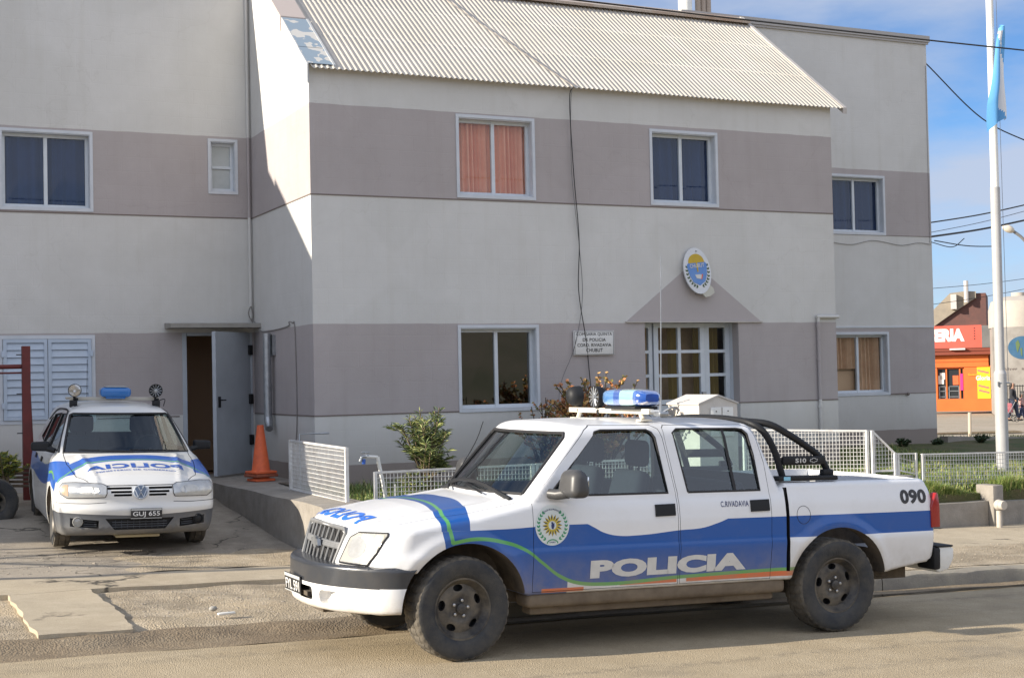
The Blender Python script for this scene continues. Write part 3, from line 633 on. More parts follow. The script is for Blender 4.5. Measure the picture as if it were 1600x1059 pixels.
def curtain(b, x0, x1, z0, z1, y, folds=14, a=.018):
    n = folds*6; vs_ = []
    for i in range(n+1):
        x = x0+(x1-x0)*i/n; yy = y+a*math.sin(i/6*2*math.pi+math.sin(i*.23)*1.5)
        vs_ += [(x, yy, z0), (x+.01*math.sin(i), yy+a*.5, z1)]
    b.add(vs_, [(2*i, 2*i+2, 2*i+3, 2*i+1) for i in range(n)], True)
def window(h, y, cur=None, rows=1, cols=2, sur=.042, label=None, off=.10, fm='alu', glassm='glass', tilt=0):
    x0, x1, z0, z1 = h
    fr = MB()     # surround + aluminium frame
    s = sur
    for a in ((x0-s, y-.014, z0-s, x1+s, y-.001, z0-.001), (x0-s, y-.014, z1+.001, x1+s, y-.001, z1+s), (x0-s, y-.014, z0, x0-.001, y-.001, z1), (x1+.001, y-.014, z0, x1+s, y-.001, z1)):
        fr.box(a[:3], a[3:])
    # painted reveals
    for a in ((x0+.0005, y-.001, z0+.001, x0+.006, y+off, z1-.001), (x1-.006, y-.001, z0+.001, x1-.0005, y+off, z1-.001), (x0+.007, y-.001, z0+.001, x1-.007, y+off, z0+.012), (x0+.007, y-.001, z1-.012, x1-.007, y+off, z1-.001)):
        fr.box(a[:3], a[3:])
    win = fr.build('window', M['trim'], station, **({'label': label} if label else {}))
    f = MB(); t_ = .04; yf = y+off
    f.box((x0+.006, yf, z0+.012), (x0+.006+t_, yf+.045, z1-.012)); f.box((x1-.006-t_, yf, z0+.012), (x1-.006, yf+.045, z1-.012))
    f.box((x0+.006+t_, yf, z0+.012), (x1-.006-t_, yf+.045, z0+.012+t_)); f.box((x0+.006+t_, yf, z1-.012-t_), (x1-.006-t_, yf+.045, z1-.012))
    for i in range(1, cols): xm = x0+(x1-x0)*i/cols; f.box((xm-.024, yf-.006, z0+.012), (xm+.024, yf+.04, z1-.012))
    for i in range(1, rows): zm = z0+(z1-z0)*i/rows; f.box((x0+.04, yf-.006, zm-.02), (x1-.04, yf+.04, zm+.02))
    f.build('frame', M[fm], win)
    g = MB()
    for i in range(cols):
        a, c = x0+.045+(x1-x0-.09)*i/cols, x0+.045+(x1-x0-.09)*(i+1)/cols; yy = yf+.02+.012*(i % 2)
        g.add([(a, yy, z0+.04), (c, yy+.002, z0+.04), (c, yy+.001, z1-.04), (a, yy+.003, z1-.04)], [(0, 1, 2, 3)])
    g.build('pane', M[glassm], win)
    if cur:
        for (mm_, a, c, zz0, zz1) in cur:
            k = MB(); curtain(k, x0+(x1-x0)*a, x0+(x1-x0)*c, z0+(z1-z0)*zz0, z0+(z1-z0)*zz1, y+.16, 8, .028); k.build('curtain', M[mm_], win)
    return win
M['glass_refl'] = glass('reflecting_glass', (.48, .52, .50), ior=1.9)
M['glass_clear'] = glass('window_glass_clear', (.92, .95, .95), refl=.5)
M['frost'] = mat('frosted_pane', (.42, .46, .47), .25, var=(.36, .40, .41), vs_=5)
window(F1, 0, glassm='glass_refl', label='ground floor window with dark reflecting panes')
window(F2, 0, [('curt_o', 0, .5, 0, 1), ('curt_o', .51, 1, 0, 1)], label='upper window with orange curtains', glassm='glass_clear')
window(F3, 0, [('curt_b', 0, 1, 0, 1)], label='upper window with dark blue panes')
window(L1, D, [('curt_b', 0, 1, 0, 1)], label='upper window at the left edge with dark blue panes')
w_ = window(L2, D, rows=2, cols=1, sur=.04, glassm='frost', label='small narrow two-light window')
window(G1, D2, [('curt_b', 0, 1, 0, 1)], label='upper window of the right wing')
w_ = window(G2, D2, [('curt_t', -.02, .49, .42, 1), ('curt_t', .5, 1.02, 0, 1)], label='lower window of the right wing with tan curtains', glassm='glass_clear')
b = MB(); b.box((10.15, D2+.22, 1.0), (10.78, D2+.25, 1.42)); b.box((10.15, D2+.21, 1.43), (10.78, D2+.24, 1.58)); b.build('cardboard', mat('cardboard', (.62, .40, .25), .9), w_)
# louvred shutters
x0, x1, z0, z1 = L3; xm = (x0+x1)/2
wn = MB(); s = .05
for a in ((x0-s, D-.012, z0-s, x1+s, D-.001, z0-.001), (x0-s, D-.012, z1+.001, x1+s, D-.001, z1+s), (x0-s, D-.012, z0, x0-.001, D-.001, z1), (x1+.001, D-.012, z0, x1+s, D-.001, z1)): wn.box(a[:3], a[3:])
wn = wn.build('window', M['trim'], station, label='shuttered ground floor window')
for a, c in ((x0+.004, xm-.004), (xm+.004, x1-.004)):
    sh = MB(); t_ = .045
    sh.box((a, D-.03, z0+.003), (a+t_, D+.01, z1-.003)); sh.box((c-t_, D-.03, z0+.003), (c, D+.01, z1-.003)); sh.box((a+t_, D-.03, z0+.003), (c-t_, D+.01, z0+.05)); sh.box((a+t_, D-.03, z1-.05), (c-t_, D+.01, z1-.003))
    n = 10; hh = (z1-z0-.1)/n
    for i in range(n):
        zb = z0+.05+i*hh
        sh.prism([(D-.026, zb+.004), (D-.020, zb), (D+.006, zb+hh+.010), (D+.0, zb+hh+.013)], 'x', a+t_, c-t_)
    sh.box((a+t_, D+.012, z0+.05), (c-t_, D+.016, z1-.05))
    so_ = sh.build('shutter', M['shutter'], wn)
    for zz in (z0+.2, z1-.2): hg = MB(); xx = a if a < xm-.1 else c; hg.box((xx-.02, D-.045, zz-.04), (xx+.02, D-.031, zz+.04)); hg.build('hinge', M['shutter'], wn)
# side door, standing open
df = MB(); x0, x1, z0, z1 = LD
df.box((x0-.03, D-.012, z0), (x0+.03, D+.12, z1)); df.box((x1-.03, D-.015, z0), (x1+.06, D+.12, z1)); df.box((x0+.035, D-.015, z1-.04), (x1-.03, D+.12, z1)); df.build('door_frame', M['doorpaint'], station)
hx, hy = -.085, D-.02; tx, ty = -.745, 2.12; ang = math.atan2(ty-hy, tx-hx); ln = math.hypot(tx-hx, ty-hy)
Mx = Matrix.Translation((hx, hy, 0)) @ Matrix.Rotation(ang, 4, 'Z')
dl = MB(); dl.box((0, -.02, .165), (ln, .02, 2.145), Mx); dl.box((ln, -.028, .165), (ln+.012, .028, 2.145), Mx); dl.box((.0, -.028, .165), (ln, -.021, .20), Mx); dl.box((0, .0205, .165), (ln, .028, .20), Mx)
dl = dl.build('side_door', M['doorpaint'], station, label='grey steel side door standing open')
for zz in (.62, 1.2, 1.9):
    b = MB(); b.box((-.035, -.03, zz-.07), (.05, .05, zz+.07), Mx); b.build('hinge', M['blackplastic'], dl)
b = MB(); b.box((ln-.11, .021, 1.1), (ln-.05, .03, 1.25), Mx); b.tube([Mx @ Vector((ln-.08, .03, 1.2)), Mx @ Vector((ln-.08, .075, 1.2)), Mx @ Vector((ln-.16, .078, 1.2))], .009, 8); b.build('handle', M['blackplastic'], dl)
b = MB(); b.prism([(2.42, 2.21), (D-.001, 2.21), (D-.001, 2.29), (2.42, 2.27)], 'x', -1.27, -.002); b.build('door_canopy', M['concrete'], station)
# entrance: recessed glazed doors
x0, x1, z0, z1 = FD; yy = .24
b = MB(); b.box((x0-.001, .161, -.1), (x1, yy+.3, -.02)); b.build('threshold', M['concrete'], station)
b = MB(); b.box((x0-.12, .1605, -.1), (x0-.001, yy+.06, z1+.12)); b.box((x1+.001, .1605, -.1), (x1+.12, yy+.06, z1+.12)); b.box((x0, .1605, z1+.001), (x1, yy+.06, z1+.12)); b.build('door_recess', M['trim'], station)
ent = station
def glazed(name, xa, xb, cols, rows, zsill, st=.06, top=.06, yb=yy):
    f = MB(); za, zb = -.02, z1-.004
    f.box((xa, yb, za), (xa+st, yb+.05, zb)); f.box((xb-st, yb, za), (xb, yb+.05, zb)); f.box((xa+st, yb, zb-top), (xb-st, yb+.05, zb)); f.box((xa+st, yb, zsill-st), (xb-st, yb+.05, zsill))
    f.box((xa+st, yb+.012, za), (xb-st, yb+.036, zsill-st))
    W_ = xb-xa-2*st; H_ = zb-top-zsill
    for i in range(1, cols): q = xa+st+W_*i/cols; f.box((q-.024, yb, zsill), (q+.024, yb+.05, zb-top))
    for i in range(1, rows): q = zsill+H_*i/rows; f.box((xa+st, yb+.002, q-.022), (xb-st, yb+.048, q+.022))
    o = f.build(name, M['alu'], ent); g = MB(); g.add([(xa+st, yb+.025, zsill), (xb-st, yb+.027, zsill), (xb-st, yb+.026, zb-top), (xa+st, yb+.024, zb-top)], [(0, 1, 2, 3)]); g.build('pane', M['glass_clear'], o); return o
glazed('sidelight', x0+.002, 5.10, 1, 3, 1.06); dr = glazed('entrance_door', 5.115, 5.975, 2, 3, 1.06, .075, yb=yy-.02); glazed('sidelight', 5.99, x1-.002, 1, 3, 1.06, .075)
b = MB(); b.box((5.905, yy-.055, 1.06), (5.965, yy-.021, 1.16)); b.tube([(5.935, yy-.05, 1.1), (5.935, yy-.09, 1.1), (5.85, yy-.095, 1.1)], .011, 8); b.build('handle', M['galv'], dr)
b = MB(); b.box((4.86, .78, .0), (6.4, .80, 2.14)); b.build('pane_backing', mat('tan_backing', (.80, .56, .36), .9, var=(.42, .27, .16), vs_=2.2), station)  # added sheet; its tan stands in for bright panes reflecting the sunlit street
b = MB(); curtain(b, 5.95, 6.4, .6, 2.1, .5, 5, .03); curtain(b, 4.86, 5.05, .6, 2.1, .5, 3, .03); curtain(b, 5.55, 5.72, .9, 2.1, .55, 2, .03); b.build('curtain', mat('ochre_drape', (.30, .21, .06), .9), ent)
# pipes and wires of the house
b = MB(); b.tube([(7.83, -.035, -.1), (7.83, -.035, 2.22)], .026, 10); b.tube([(7.80, -.035, 2.235), (W+.02, -.035, 2.235)], .026, 10)
for zz in (.9, 1.6, 2.1): b.tube([(7.83, -.035, zz-.02), (7.83, -.035, zz+.02)], .034, 10)
b.build('drain_pipe', M['wall_np'], station)
b = MB(); b.tube([(-.10, 1.78, .93), (-.10, 1.78, 2.10)], .055, 16); b.tube([(-.10, 1.78, .95), (-.10, 1.76, .88), (-.12, 1.66, .80)], [.058, .058, .052], 16)
for zz in (1.78, 1.38, 2.08): b.tube([(-.10, 1.78, zz-.012), (-.10, 1.78, zz+.012)], .062, 16)
b.box((-.045, 1.70, 1.8), (-.0015, 1.86, 2.08)); b.build('vent_pipe', M['galv'], station)
b = MB(); b.tube([(-.045, D-.03, 2.35), (-.045, D-.03, TOP-.1)], .022, 8); b.build('conduit', M['wall_np'], station)
M['pw'] = mat('painted_wire', (.22, .21, .20), .7)
b = MB(); b.tube(bez([(-.012, D-.1, 2.3), (-.03, D-.35, 2.2), (-.012, 2.2, 2.14), (-.012, 1.1, 2.165), (-.03, .95, 2.22), (-.012, .85, 2.2), (-.012, .75, 2.1), (-.012, .72, 1.0), (-.012, .8, .6)]), .007, 6); b.build('wall_wire', M['pw'], station)
b = MB(); b.tube(bez([(-.03, D-.05, 2.3), (-.09, D-.07, 2.42), (-.05, D-.07, 2.52), (-.02, D-.05, 2.4), (-.03, D-.05, 2.28)]), .008, 6); b.build('wall_wire', M['pw'], station)
b = MB(); b.tube(bez([(8.3, D2-.012, 3.75), (8.7, D2-.012, 3.74), (9.9, D2-.012, 3.72), (10.15, D2-.012, 3.66), (10.6, D2-.012, 3.62), (11.1, D2-.012, 3.70), (11.7, D2-.012, 3.63), (12.1, D2-.012, 3.68), (12.4, D2-.012, 3.66)]), .005, 5); b.build('wall_wire', M['pw'], station)
b = MB(); b.tube([(12.38, D2-.01, 3.7), (12.40, D2-.01, 6.9)], .004, 5); b.build('wall_wire', M['pw'], station)
b = MB(); b.tube([(11.37, D2-.03, .985), (11.75, D2-.03, .985)], .008, 6); b.sph((11.76, D2-.03, .985), .03, 6); b.build('shutter_rod', M['line'], station)

# ------------------------------------------------------------------ vehicles: shared parts
def paint_nodes(name, base, rough=.28, dirtcol=(.30, .25, .17), dz=(.25, .62), dmax=.75, grime=.5):
    """returns material, tree, function(mask nodes) helpers; splash dirt low on the body"""
    m = bpy.data.materials.new(name); m.use_nodes = True; t = m.node_tree; b = t.nodes['Principled BSDF']; K = t.links.new
    b.inputs['Roughness'].default_value = rough; b.inputs['Coat Weight'].default_value = .35; b.inputs['Coat Roughness'].default_value = .08
    c = N(t, 'ShaderNodeTexCoord'); s = N(t, 'ShaderNodeSeparateXYZ'); K(c.outputs['Object'], s.inputs[0])
    class H: pass
    h = H(); h.t = t; h.K = K; h.c = c; h.X, h.Y, h.Z = s.outputs
    def mth(op, a, b_=None, c_=None):
        g = N(t, 'ShaderNodeMath', operation=op)
        for i, q in enumerate((a, b_, c_)):
            if q is None: continue
            if isinstance(q, (int, float)): g.inputs[i].default_value = q
            else: K(q, g.inputs[i])
        return g.outputs[0]
    h.m = mth; h.aY = mth('ABSOLUTE', h.Y)
    h.gt = lambda a, b_: mth('GREATER_THAN', a, b_); h.lt = lambda a, b_: mth('LESS_THAN', a, b_); h.mul = lambda a, b_: mth('MULTIPLY', a, b_); h.mx = lambda a, b_: mth('MAXIMUM', a, b_)
    def curve(src, pts, lo, hi, vlo=0., vhi=2.):
        """piecewise smooth function of src through pts"""
        mr = N(t, 'ShaderNodeMapRange'); mr.inputs['From Min'].default_value = lo; mr.inputs['From Max'].default_value = hi; K(src, mr.inputs['Value'])
        fc = N(t, 'ShaderNodeFloatCurve'); cu = fc.mapping.curves[0]; P = [((x-lo)/(hi-lo), (v-vlo)/(vhi-vlo)) for x, v in pts]
        while len(cu.points) < len(P): cu.points.new(.5, .5)
        for q, (x, v) in zip(cu.points, P): q.location = (x, v)
        fc.mapping.update(); K(mr.outputs[0], fc.inputs['Value'])
        m2 = N(t, 'ShaderNodeMapRange'); m2.inputs['To Min'].default_value = vlo; m2.inputs['To Max'].default_value = vhi; K(fc.outputs[0], m2.inputs['Value']); return m2.outputs[0]
    h.curve = curve
    def mix(f, a, b_, mode='MIX'):
        x = N(t, 'ShaderNodeMix', data_type='RGBA', blend_type=mode)
        if isinstance(f, (int, float)): x.inputs['Factor'].default_value = f
        else: K(f, x.inputs['Factor'])
        for s_, q in (('A', a), ('B', b_)):
            if isinstance(q, tuple): x.inputs[s_].default_value = (*q, 1)
            else: K(q, x.inputs[s_])
        return x.outputs['Result']
    h.mix = mix; h.col = base
    def noise(sc, det=5, ro=.65, scale3=None):
        n = N(t, 'ShaderNodeTexNoise'); n.inputs['Scale'].default_value = sc; n.inputs['Detail'].default_value = det; n.inputs['Roughness'].default_value = ro
        if scale3: q = N(t, 'ShaderNodeMapping'); q.inputs['Scale'].default_value = scale3; K(c.outputs['Object'], q.inputs[0]); K(q.outputs[0], n.inputs['Vector'])
        else: K(c.outputs['Object'], n.inputs['Vector'])
        return n.outputs[0]
    h.noise = noise
    def finish(extra=None):
        mr = N(t, 'ShaderNodeMapRange', clamp=True); mr.inputs['From Min'].default_value = dz[1]; mr.inputs['From Max'].default_value = dz[0]; K(h.Z, mr.inputs['Value'])
        f = mth('MULTIPLY', mr.outputs[0], mth('MULTIPLY_ADD', noise(7), 1.6, -.25)); f = mth('MINIMUM', mth('MAXIMUM', f, 0.), dmax)
        g = mth('MULTIPLY', mth('MINIMUM', mth('MAXIMUM', mth('MULTIPLY_ADD', noise(2.2, 8, .7), 3., -1.5), 0.), 1.), grime*.18)
        f = mth('MAXIMUM', f, g)
        if extra is not None: f = mth('MAXIMUM', f, extra)
        K(mix(f, h.col, dirtcol), b.inputs['Base Color']); K(mth('MULTIPLY_ADD', f, .6, rough), b.inputs['Roughness']); K(mth('MULTIPLY_ADD', f, -.35, .35), b.inputs['Coat Weight'])
        return m
    h.finish = finish; return h
M['rubber'] = mat('tyre_rubber', (.020, .023, .028), .72, var=(.062, .058, .05), vs_=7, bump=.3, bs=90)
M['dustrub'] = mat('dusty_tread', (.055, .05, .042), .9, var=(.15, .13, .10), vs_=8, bump=.3, bs=60)
M['rim'] = mat('dark_steel_rim', (.032, .032, .034), .5, metal=.2, var=(.15, .13, .10), vs_=8)
M['nut'] = mat('lug_nut', (.5, .5, .5), .35, metal=.9)
M['under'] = mat('muddy_underside', (.07, .058, .045), .95, var=(.15, .12, .085), vs_=6, bump=.5, bs=30)
M['bluepaint'] = mat('blue_vinyl', (.018, .09, .40), .3, coat=.3, var=(.022, .10, .43))
M['redlens'] = mat('red_lens', (.30, .012, .012), .2, coat=.5)
M['seal'] = mat('rubber_seal', (.015, .015, .017), .6)
M['bump'] = mat('dark_grey_bumper_plastic', (.055, .062, .075), .5, var=(.085, .09, .10), vs_=5, bump=.1, bs=150)
M['seat'] = mat('seat_fabric', (.018, .024, .034), .95, var=(.013, .017, .025), vs_=20)
M['dash'] = mat('dashboard_plastic', (.05, .055, .06), .7)
def lensmat(name, c, c2):
    m = mat(name, c, .12, var=c2, vs_=7, coat=.9); m.node_tree.nodes['Principled BSDF'].inputs['Transmission Weight'].default_value = .25; return m
M['lens'] = lensmat('milky_headlamp_lens', (.50, .50, .47), (.44, .42, .36))
def flutes(m, sc=60, st_=.25):
    t = m.node_tree; c = N(t, 'ShaderNodeTexCoord'); wv = N(t, 'ShaderNodeTexWave', bands_direction='Y'); wv.inputs['Scale'].default_value = sc; t.links.new(c.outputs['Object'], wv.inputs[0])
    bn = N(t, 'ShaderNodeBump'); bn.inputs['Strength'].default_value = st_; bn.inputs['Distance'].default_value = .004; t.links.new(wv.outputs[1], bn.inputs['Height']); t.links.new(bn.outputs[0], t.nodes['Principled BSDF'].inputs['Normal'])
flutes(M['lens'], 22, .2)
M['glens'] = mat('clear_headlamp', (.52, .53, .52), .2, metal=.45, var=(.40, .41, .42), vs_=11, coat=1.); flutes(M['glens'], 40, .35)
M['refl'] = mat('lamp_reflector', (.56, .56, .54), .22, metal=.35, var=(.46, .46, .44), vs_=16, coat=1.); flutes(M['refl'], 60, .5)
M['amber'] = mat('amber_reflector', (.50, .36, .24), .2, coat=.8)
def wheel(name, parent, loc, R_, wd, rr, side=-1, steer=0, tread=36, nholes=5, capm='rim', label=None):
    """axis along local y; outer face towards side*y"""
    Mw = Matrix.Translation(loc) @ Matrix.Rotation(steer, 4, 'Z') @ (Matrix.Rotation(R(90), 4, 'X') if side < 0 else Matrix.Rotation(R(-90), 4, 'X'))
    # after this the lathe's +h axis points outwards (side*y)
    root = bpy.data.objects.new(name, None); C.objects.link(root); root.parent = parent; root.empty_display_size = .1
    if label: root['label'] = label
    h = wd/2; b = MB()
    prof = [(rr, h*.72), (rr+.012, h*.86), (rr+.035, h*.97), (rr+.10*(R_-rr)/.15, h), (R_-.035, h*.98), (R_-.018, h*.93)]
    tr = [(R_-.004, h*.84), (R_, h*.70), (R_, h*.42), (R_-.004, h*.38), (R_, h*.34), (R_+.001, 0)]
    full = prof+tr; full = full+[(r, -hh) for r, hh in full[-2::-1]]
    n = tread*4; vs_ = []
    for j, (r, hh) in enumerate(full):
        for k in range(n):
            r2 = r
            if r > R_-.022:
                ph = (k+int(abs(hh)/h*2.2)) % 4; grv = .008 if ph == 0 else 0
                if .36*h < abs(hh) < .40*h: grv = .011
                if abs(hh) > .9*h: grv = .004 if ph == 0 else 0
                r2 = r-grv
            a = 2*math.pi*k/n; vs_.append(Mw @ Vector((r2*math.cos(a), r2*math.sin(a), hh)))
    for j in range(len(full)-1):
        b.cm = 1 if full[j][0] > R_-.02 and full[j+1][0] > R_-.02 else 0
        b.add([vs_[j*n+k] for k in range(n)]+[vs_[(j+1)*n+k] for k in range(n)], [(k, (k+1) % n, n+(k+1) % n, n+k) for k in range(n)], full[j][0] < R_-.02)
    me = b.mesh('tyre'); bm = bmesh.new(); bm.from_mesh(me); bmesh.ops.remove_doubles(bm, verts=bm.verts[:], dist=1e-5); bmesh.ops.recalc_face_normals(bm, faces=bm.faces[:]); bm.to_mesh(me); bm.free(); me.set_sharp_from_angle(angle=R(35))
    link('tyre', me, [M['rubber'], M['dustrub']], root)
    # steel disc
    d = MB(); pr = [(rr+.004, -h*.72), (rr+.008, h*.72), (rr+.010, h*.80), (rr-.004, h*.80), (rr-.012, h*.70), (rr-.030, h*.50), (rr-.040, h*.36), (rr*.52, h*.50), (rr*.42, h*.46), (rr*.30, h*.40), (rr*.17, h*.42), (rr*.165, h*.62), (rr*.12, h*.66), (.0005, h*.66)]
    pr += [(.0005, h*.2), (rr*.5, h*.2), (rr-.05, h*.1), (rr-.03, -h*.72)]
    d.lathe(pr, 48, closed=True); me = d.mesh('rim')
    cut = MB()
    for q in range(nholes):
        a = 2*math.pi*(q+.35)/nholes; ca, sa = math.cos(a), math.sin(a); ro = rr*.69
        pts = [(ro*ca+.036*math.cos(x)*(-sa)+.023*math.sin(x)*ca, ro*sa+.036*math.cos(x)*ca+.023*math.sin(x)*sa) for x in [2*math.pi*i/14 for i in range(14)]]
        cut.prism(pts, 'z', -h*1.2, h*1.2)
    cm_ = cutter(cut, M['seal']); me.materials.append(M[capm]); bm = bmesh.new(); bm.from_mesh(me); bmesh.ops.recalc_face_normals(bm, faces=bm.faces[:]); bm.to_mesh(me)
    bm.clear(); bm.from_mesh(cm_); bmesh.ops.recalc_face_normals(bm, faces=bm.faces[:]); bm.to_mesh(cm_); bm.free()
    me = boolean(me, cm_); me.transform(Mw); me.polygons.foreach_set('use_smooth', [True]*len(me.polygons)); me.set_sharp_from_angle(angle=R(30))
    rim = link('rim', me, None, root)
    nu = MB()
    for q in range(5):
        a = 2*math.pi*(q+.1)/5; nu.lathe([(.011, h*.40), (.011, h*.52), (.006, h*.55), (0, h*.55)], 8, Mw @ Matrix.Translation((rr*.27*math.cos(a), rr*.27*math.sin(a), 0)))
    nm = nu.mesh('n'); bm = bmesh.new(); bm.from_mesh(me); k0 = len(bm.faces); bm.from_mesh(nm); bm.faces.ensure_lookup_table(); me.materials.append(M['nut'])
    for f_ in bm.faces[k0:]: f_.material_index = len(me.materials)-1
    bm.to_mesh(me); bm.free(); me.set_sharp_from_angle(angle=R(30))
    bk = MB(); bk.lathe([(rr-.02, -h*.1), (.0, -h*.1)], 24, Mw); bk.build('brake', M['seal'], root)
    return root
def beacon_mat(name, c, rough=.15):
    m = mat(name, c, rough, coat=.8); m.node_tree.nodes['Principled BSDF'].inputs['Transmission Weight'].default_value = .55; return m
M['beacon'] = beacon_mat('blue_beacon_plastic', (.12, .36, .80)); M['beacon_d'] = beacon_mat('deep_blue_beacon_plastic', (.015, .12, .55)); M['beacon_c'] = beacon_mat('clear_turquoise_plastic', (.45, .75, .78), .08)
M['chrome'] = mat('chrome', (.75, .75, .75), .12, metal=1)
def plate(name, parent, Mx, txt, w=.38, h=.13):
    b = MB(); b.rbox((-w/2, -.004, 0), (w/2, .004, h), .003, Mx); p = b.build(name, mat('plate_face', (.02, .02, .022), .5), parent)
    b = MB(); b.box((-w/2+.005, -.0062, h*.80), (w/2-.005, -.0045, h*.97), Mx); b.box((-w/2+.002, -.006, .002), (w/2-.002, -.0045, .008), Mx); b.build('plate_border', mat('plate_grey', (.45, .46, .45), .6), p)
    t = text_mesh(txt, h*.56, w*.86, bold=.012); t.transform(Mx @ Matrix.Translation((0, -.0055, h*.14)) @ Matrix.Rotation(R(90), 4, 'X')); link('lettering', t, mat('plate_white', (.72, .72, .70), .5), p); return p

# ------------------------------------------------------------------ pickup
ax_ = np.array([-1.5958, -8.2878, -.495]); bx_ = np.array([1.5222, -8.3518, -.58])
pex = (bx_-ax_)/np.linalg.norm(bx_-ax_); pey = np.array([-pex[1], pex[0], 0]); pey /= np.linalg.norm(pey); pez = np.cross(pex, pey); PO = ax_+pey*.865
pick = empty('police_pickup', label='white double-cab police pickup with blue stripe and roof light bar, parked along the kerb', cat='pickup truck')
pick.matrix_world = Matrix(((pex[0], pey[0], pez[0], PO[0]), (pex[1], pey[1], pez[1], PO[1]), (pex[2], pey[2], pez[2], PO[2]), (0, 0, 0, 1)))
AZ, AR = .355, .445
def itp(x, xs, ys): return np.interp(x, xs, ys)
def smooth_itp(x, xs, ys, w=.03): return (itp(x-w, xs, ys)+itp(x-w/2, xs, ys)+itp(x, xs, ys)+itp(x+w/2, xs, ys)+itp(x+w, xs, ys))/5
def f_pick(x, y, z):
    ay = np.abs(y)
    Wd = smooth_itp(z, [.25, .42, .60, .715, .74, .90, 1.0, 1.1, 1.2], [.80, .83, .852, .866, .858, .856, .842, .815, .80], .02)
    fl = .018*np.exp(-((np.hypot(x, z-AZ)-AR-.03)/.05)**2)+.018*np.exp(-((np.hypot(x-3.12, z-AZ)-AR-.03)/.05)**2); fl = fl*(z > .3)*(z < 1.0)
    Wd = Wd+fl-.05*np.clip((-.1-x)/.7, 0, 1)**2-.018*sstep(x, 3.5, 4.15)
    top_s = itp(x, [-.9, -.74, -.58, -.17, .1, .5, .7, 2.60, 2.66, 4.1], [.82, .84, .885, .955, .985, 1.06, 1.07, 1.07, 1.15, 1.15])
    top_c = itp(x, [-.9, -.74, -.60, -.2, .1, .5, .7, 2.60, 2.66, 4.1], [.80, .89, .955, 1.025, 1.055, 1.095, 1.1, 1.1, 1.155, 1.155])
    q = np.clip(ay/.78, 0, 1.2); T = top_c+(top_s-top_c)*q**2.6+.012*np.exp(-((ay-.62)/.05)**2)*(x < .5)*(x > -.65)
    B = itp(x, [-.9, -.35, -.3, .45, .5, 3.5, 4.1], [.60, .62, .44, .44, .415, .42, .50])
    xf = -.79+.30*(ay/.85)**3.2+np.maximum(z-.66, 0)*.30-.012*np.exp(-(ay/.12)**2)
    xr = 4.115-.07*((z-.8)/.35)**2*(z > .8)-.25*np.maximum(.62-z, 0)-.03*(ay/.85)**6
    lo = smax(ay-Wd, z-T, .042); lo = smax(lo, B-z, .03); lo = smax(lo, (xf-x)*.92, .08); lo = smax(lo, x-xr, .05)
    # cab
    Wc = itp(z, [.9, 1.08, 1.57, 1.7], [.832, .818, .728, .70])
    xw = .495+(z-1.07)*.92-.15*(1-(ay/.75)**2)
    xb = 2.635-(z-1.15)*.42-.02*(ay/.7)**4
    Tr = 1.635-.045*(ay/.73)**2.2-.06*np.clip(1.35-x, 0, 1)**1.6-.015*np.clip(x-2.1, 0, 1)
    cb = smax(ay-Wc, z-Tr, .09); cb = smax(cb, (xw-x)*.78, .035); cb = smax(cb, x-xb, .06); cb = smax(cb, .9-z, .02)
    return smin(lo, cb, .018)
def cav(x, y, z):
    g = f_pick(x, y, z)+.045; g = smax(g, .52-x, .02); g = smax(g, x-2.58, .02); return smax(g, .55-z, .02)
h = paint_nodes('pickup_paint', None, dz=(.30, .74), dmax=.85, grime=.9)
WHT = (.74, .75, .76); BLU = (.004, .082, .34); GRN = (.10, .36, .10); ORG = (.70, .13, .03)
x, aY, z, m_ = h.X, h.aY, h.Z, h.m
lo_, hi_ = -.4, 4.2
topc = h.curve(x, [(-.4, .885), (.05, .885), (.36, .887), (.80, .905), (.93, .904), (1.0, .875), (1.08, .835), (1.19, .809), (1.37, .806), (1.70, .829), (1.90, .840), (2.04, .873), (2.18, .914), (2.35, .921), (2.6, .920), (4.2, .91)], lo_, hi_)
grc = h.curve(x, [(-.4, .79), (-.13, .800), (.095, .828), (.31, .795), (.456, .742), (.603, .638), (.752, .535), (.878, .489), (1.056, .470), (1.69, .488), (2.67, .503), (4.2, .50)], lo_, hi_)
edge = m_('MULTIPLY_ADD', z, -.18, .005)   # sloping front edge of the stripe on the wing
side_lo = h.lt(z, .9)
bluA = h.mul(h.mul(h.gt(x, edge), h.lt(z, topc)), side_lo)
below = h.mul(h.gt(x, .80), h.lt(z, grc)); bluA = h.mul(bluA, m_('SUBTRACT', 1., below))
bluA = h.mul(bluA, m_('SUBTRACT', 1., h.mul(h.gt(x, 2.66), h.lt(z, .740))))
fh = h.curve(aY, [(0, -.08), (.3, -.09), (.55, -.12), (.70, -.15), (.9, -.16)], 0, .9, -1, 1)
rh = h.curve(aY, [(0, .16), (.3, .16), (.55, .12), (.70, .09), (.80, .06), (.9, .045)], 0, .9, -1, 1)
bluB = h.mul(h.mul(h.gt(x, fh), h.lt(x, rh)), h.mul(h.gt(z, .885), h.lt(x, .45)))
blue = h.mx(bluA, bluB)
tank = h.mul(h.gt(x, 2.66), 1.)
gA = h.mul(h.lt(m_('ABSOLUTE', m_('SUBTRACT', z, grc)), .013), h.mul(h.gt(x, -.085), h.mul(side_lo, h.lt(x, 2.72))))
gB = h.mul(h.lt(m_('ABSOLUTE', m_('SUBTRACT', x, m_('ADD', fh, .055))), .014), h.gt(z, .885))
gC = h.mul(h.mul(h.lt(m_('ABSOLUTE', m_('SUBTRACT', x, m_('ADD', edge, .058))), .014), h.gt(z, .80)), side_lo)
grn = h.mx(gA, h.mx(gB, gC))
gap = h.mul(h.gt(x, .93), h.lt(x, 1.22)); gap2 = h.mul(h.gt(x, 1.69), h.lt(x, 1.77))
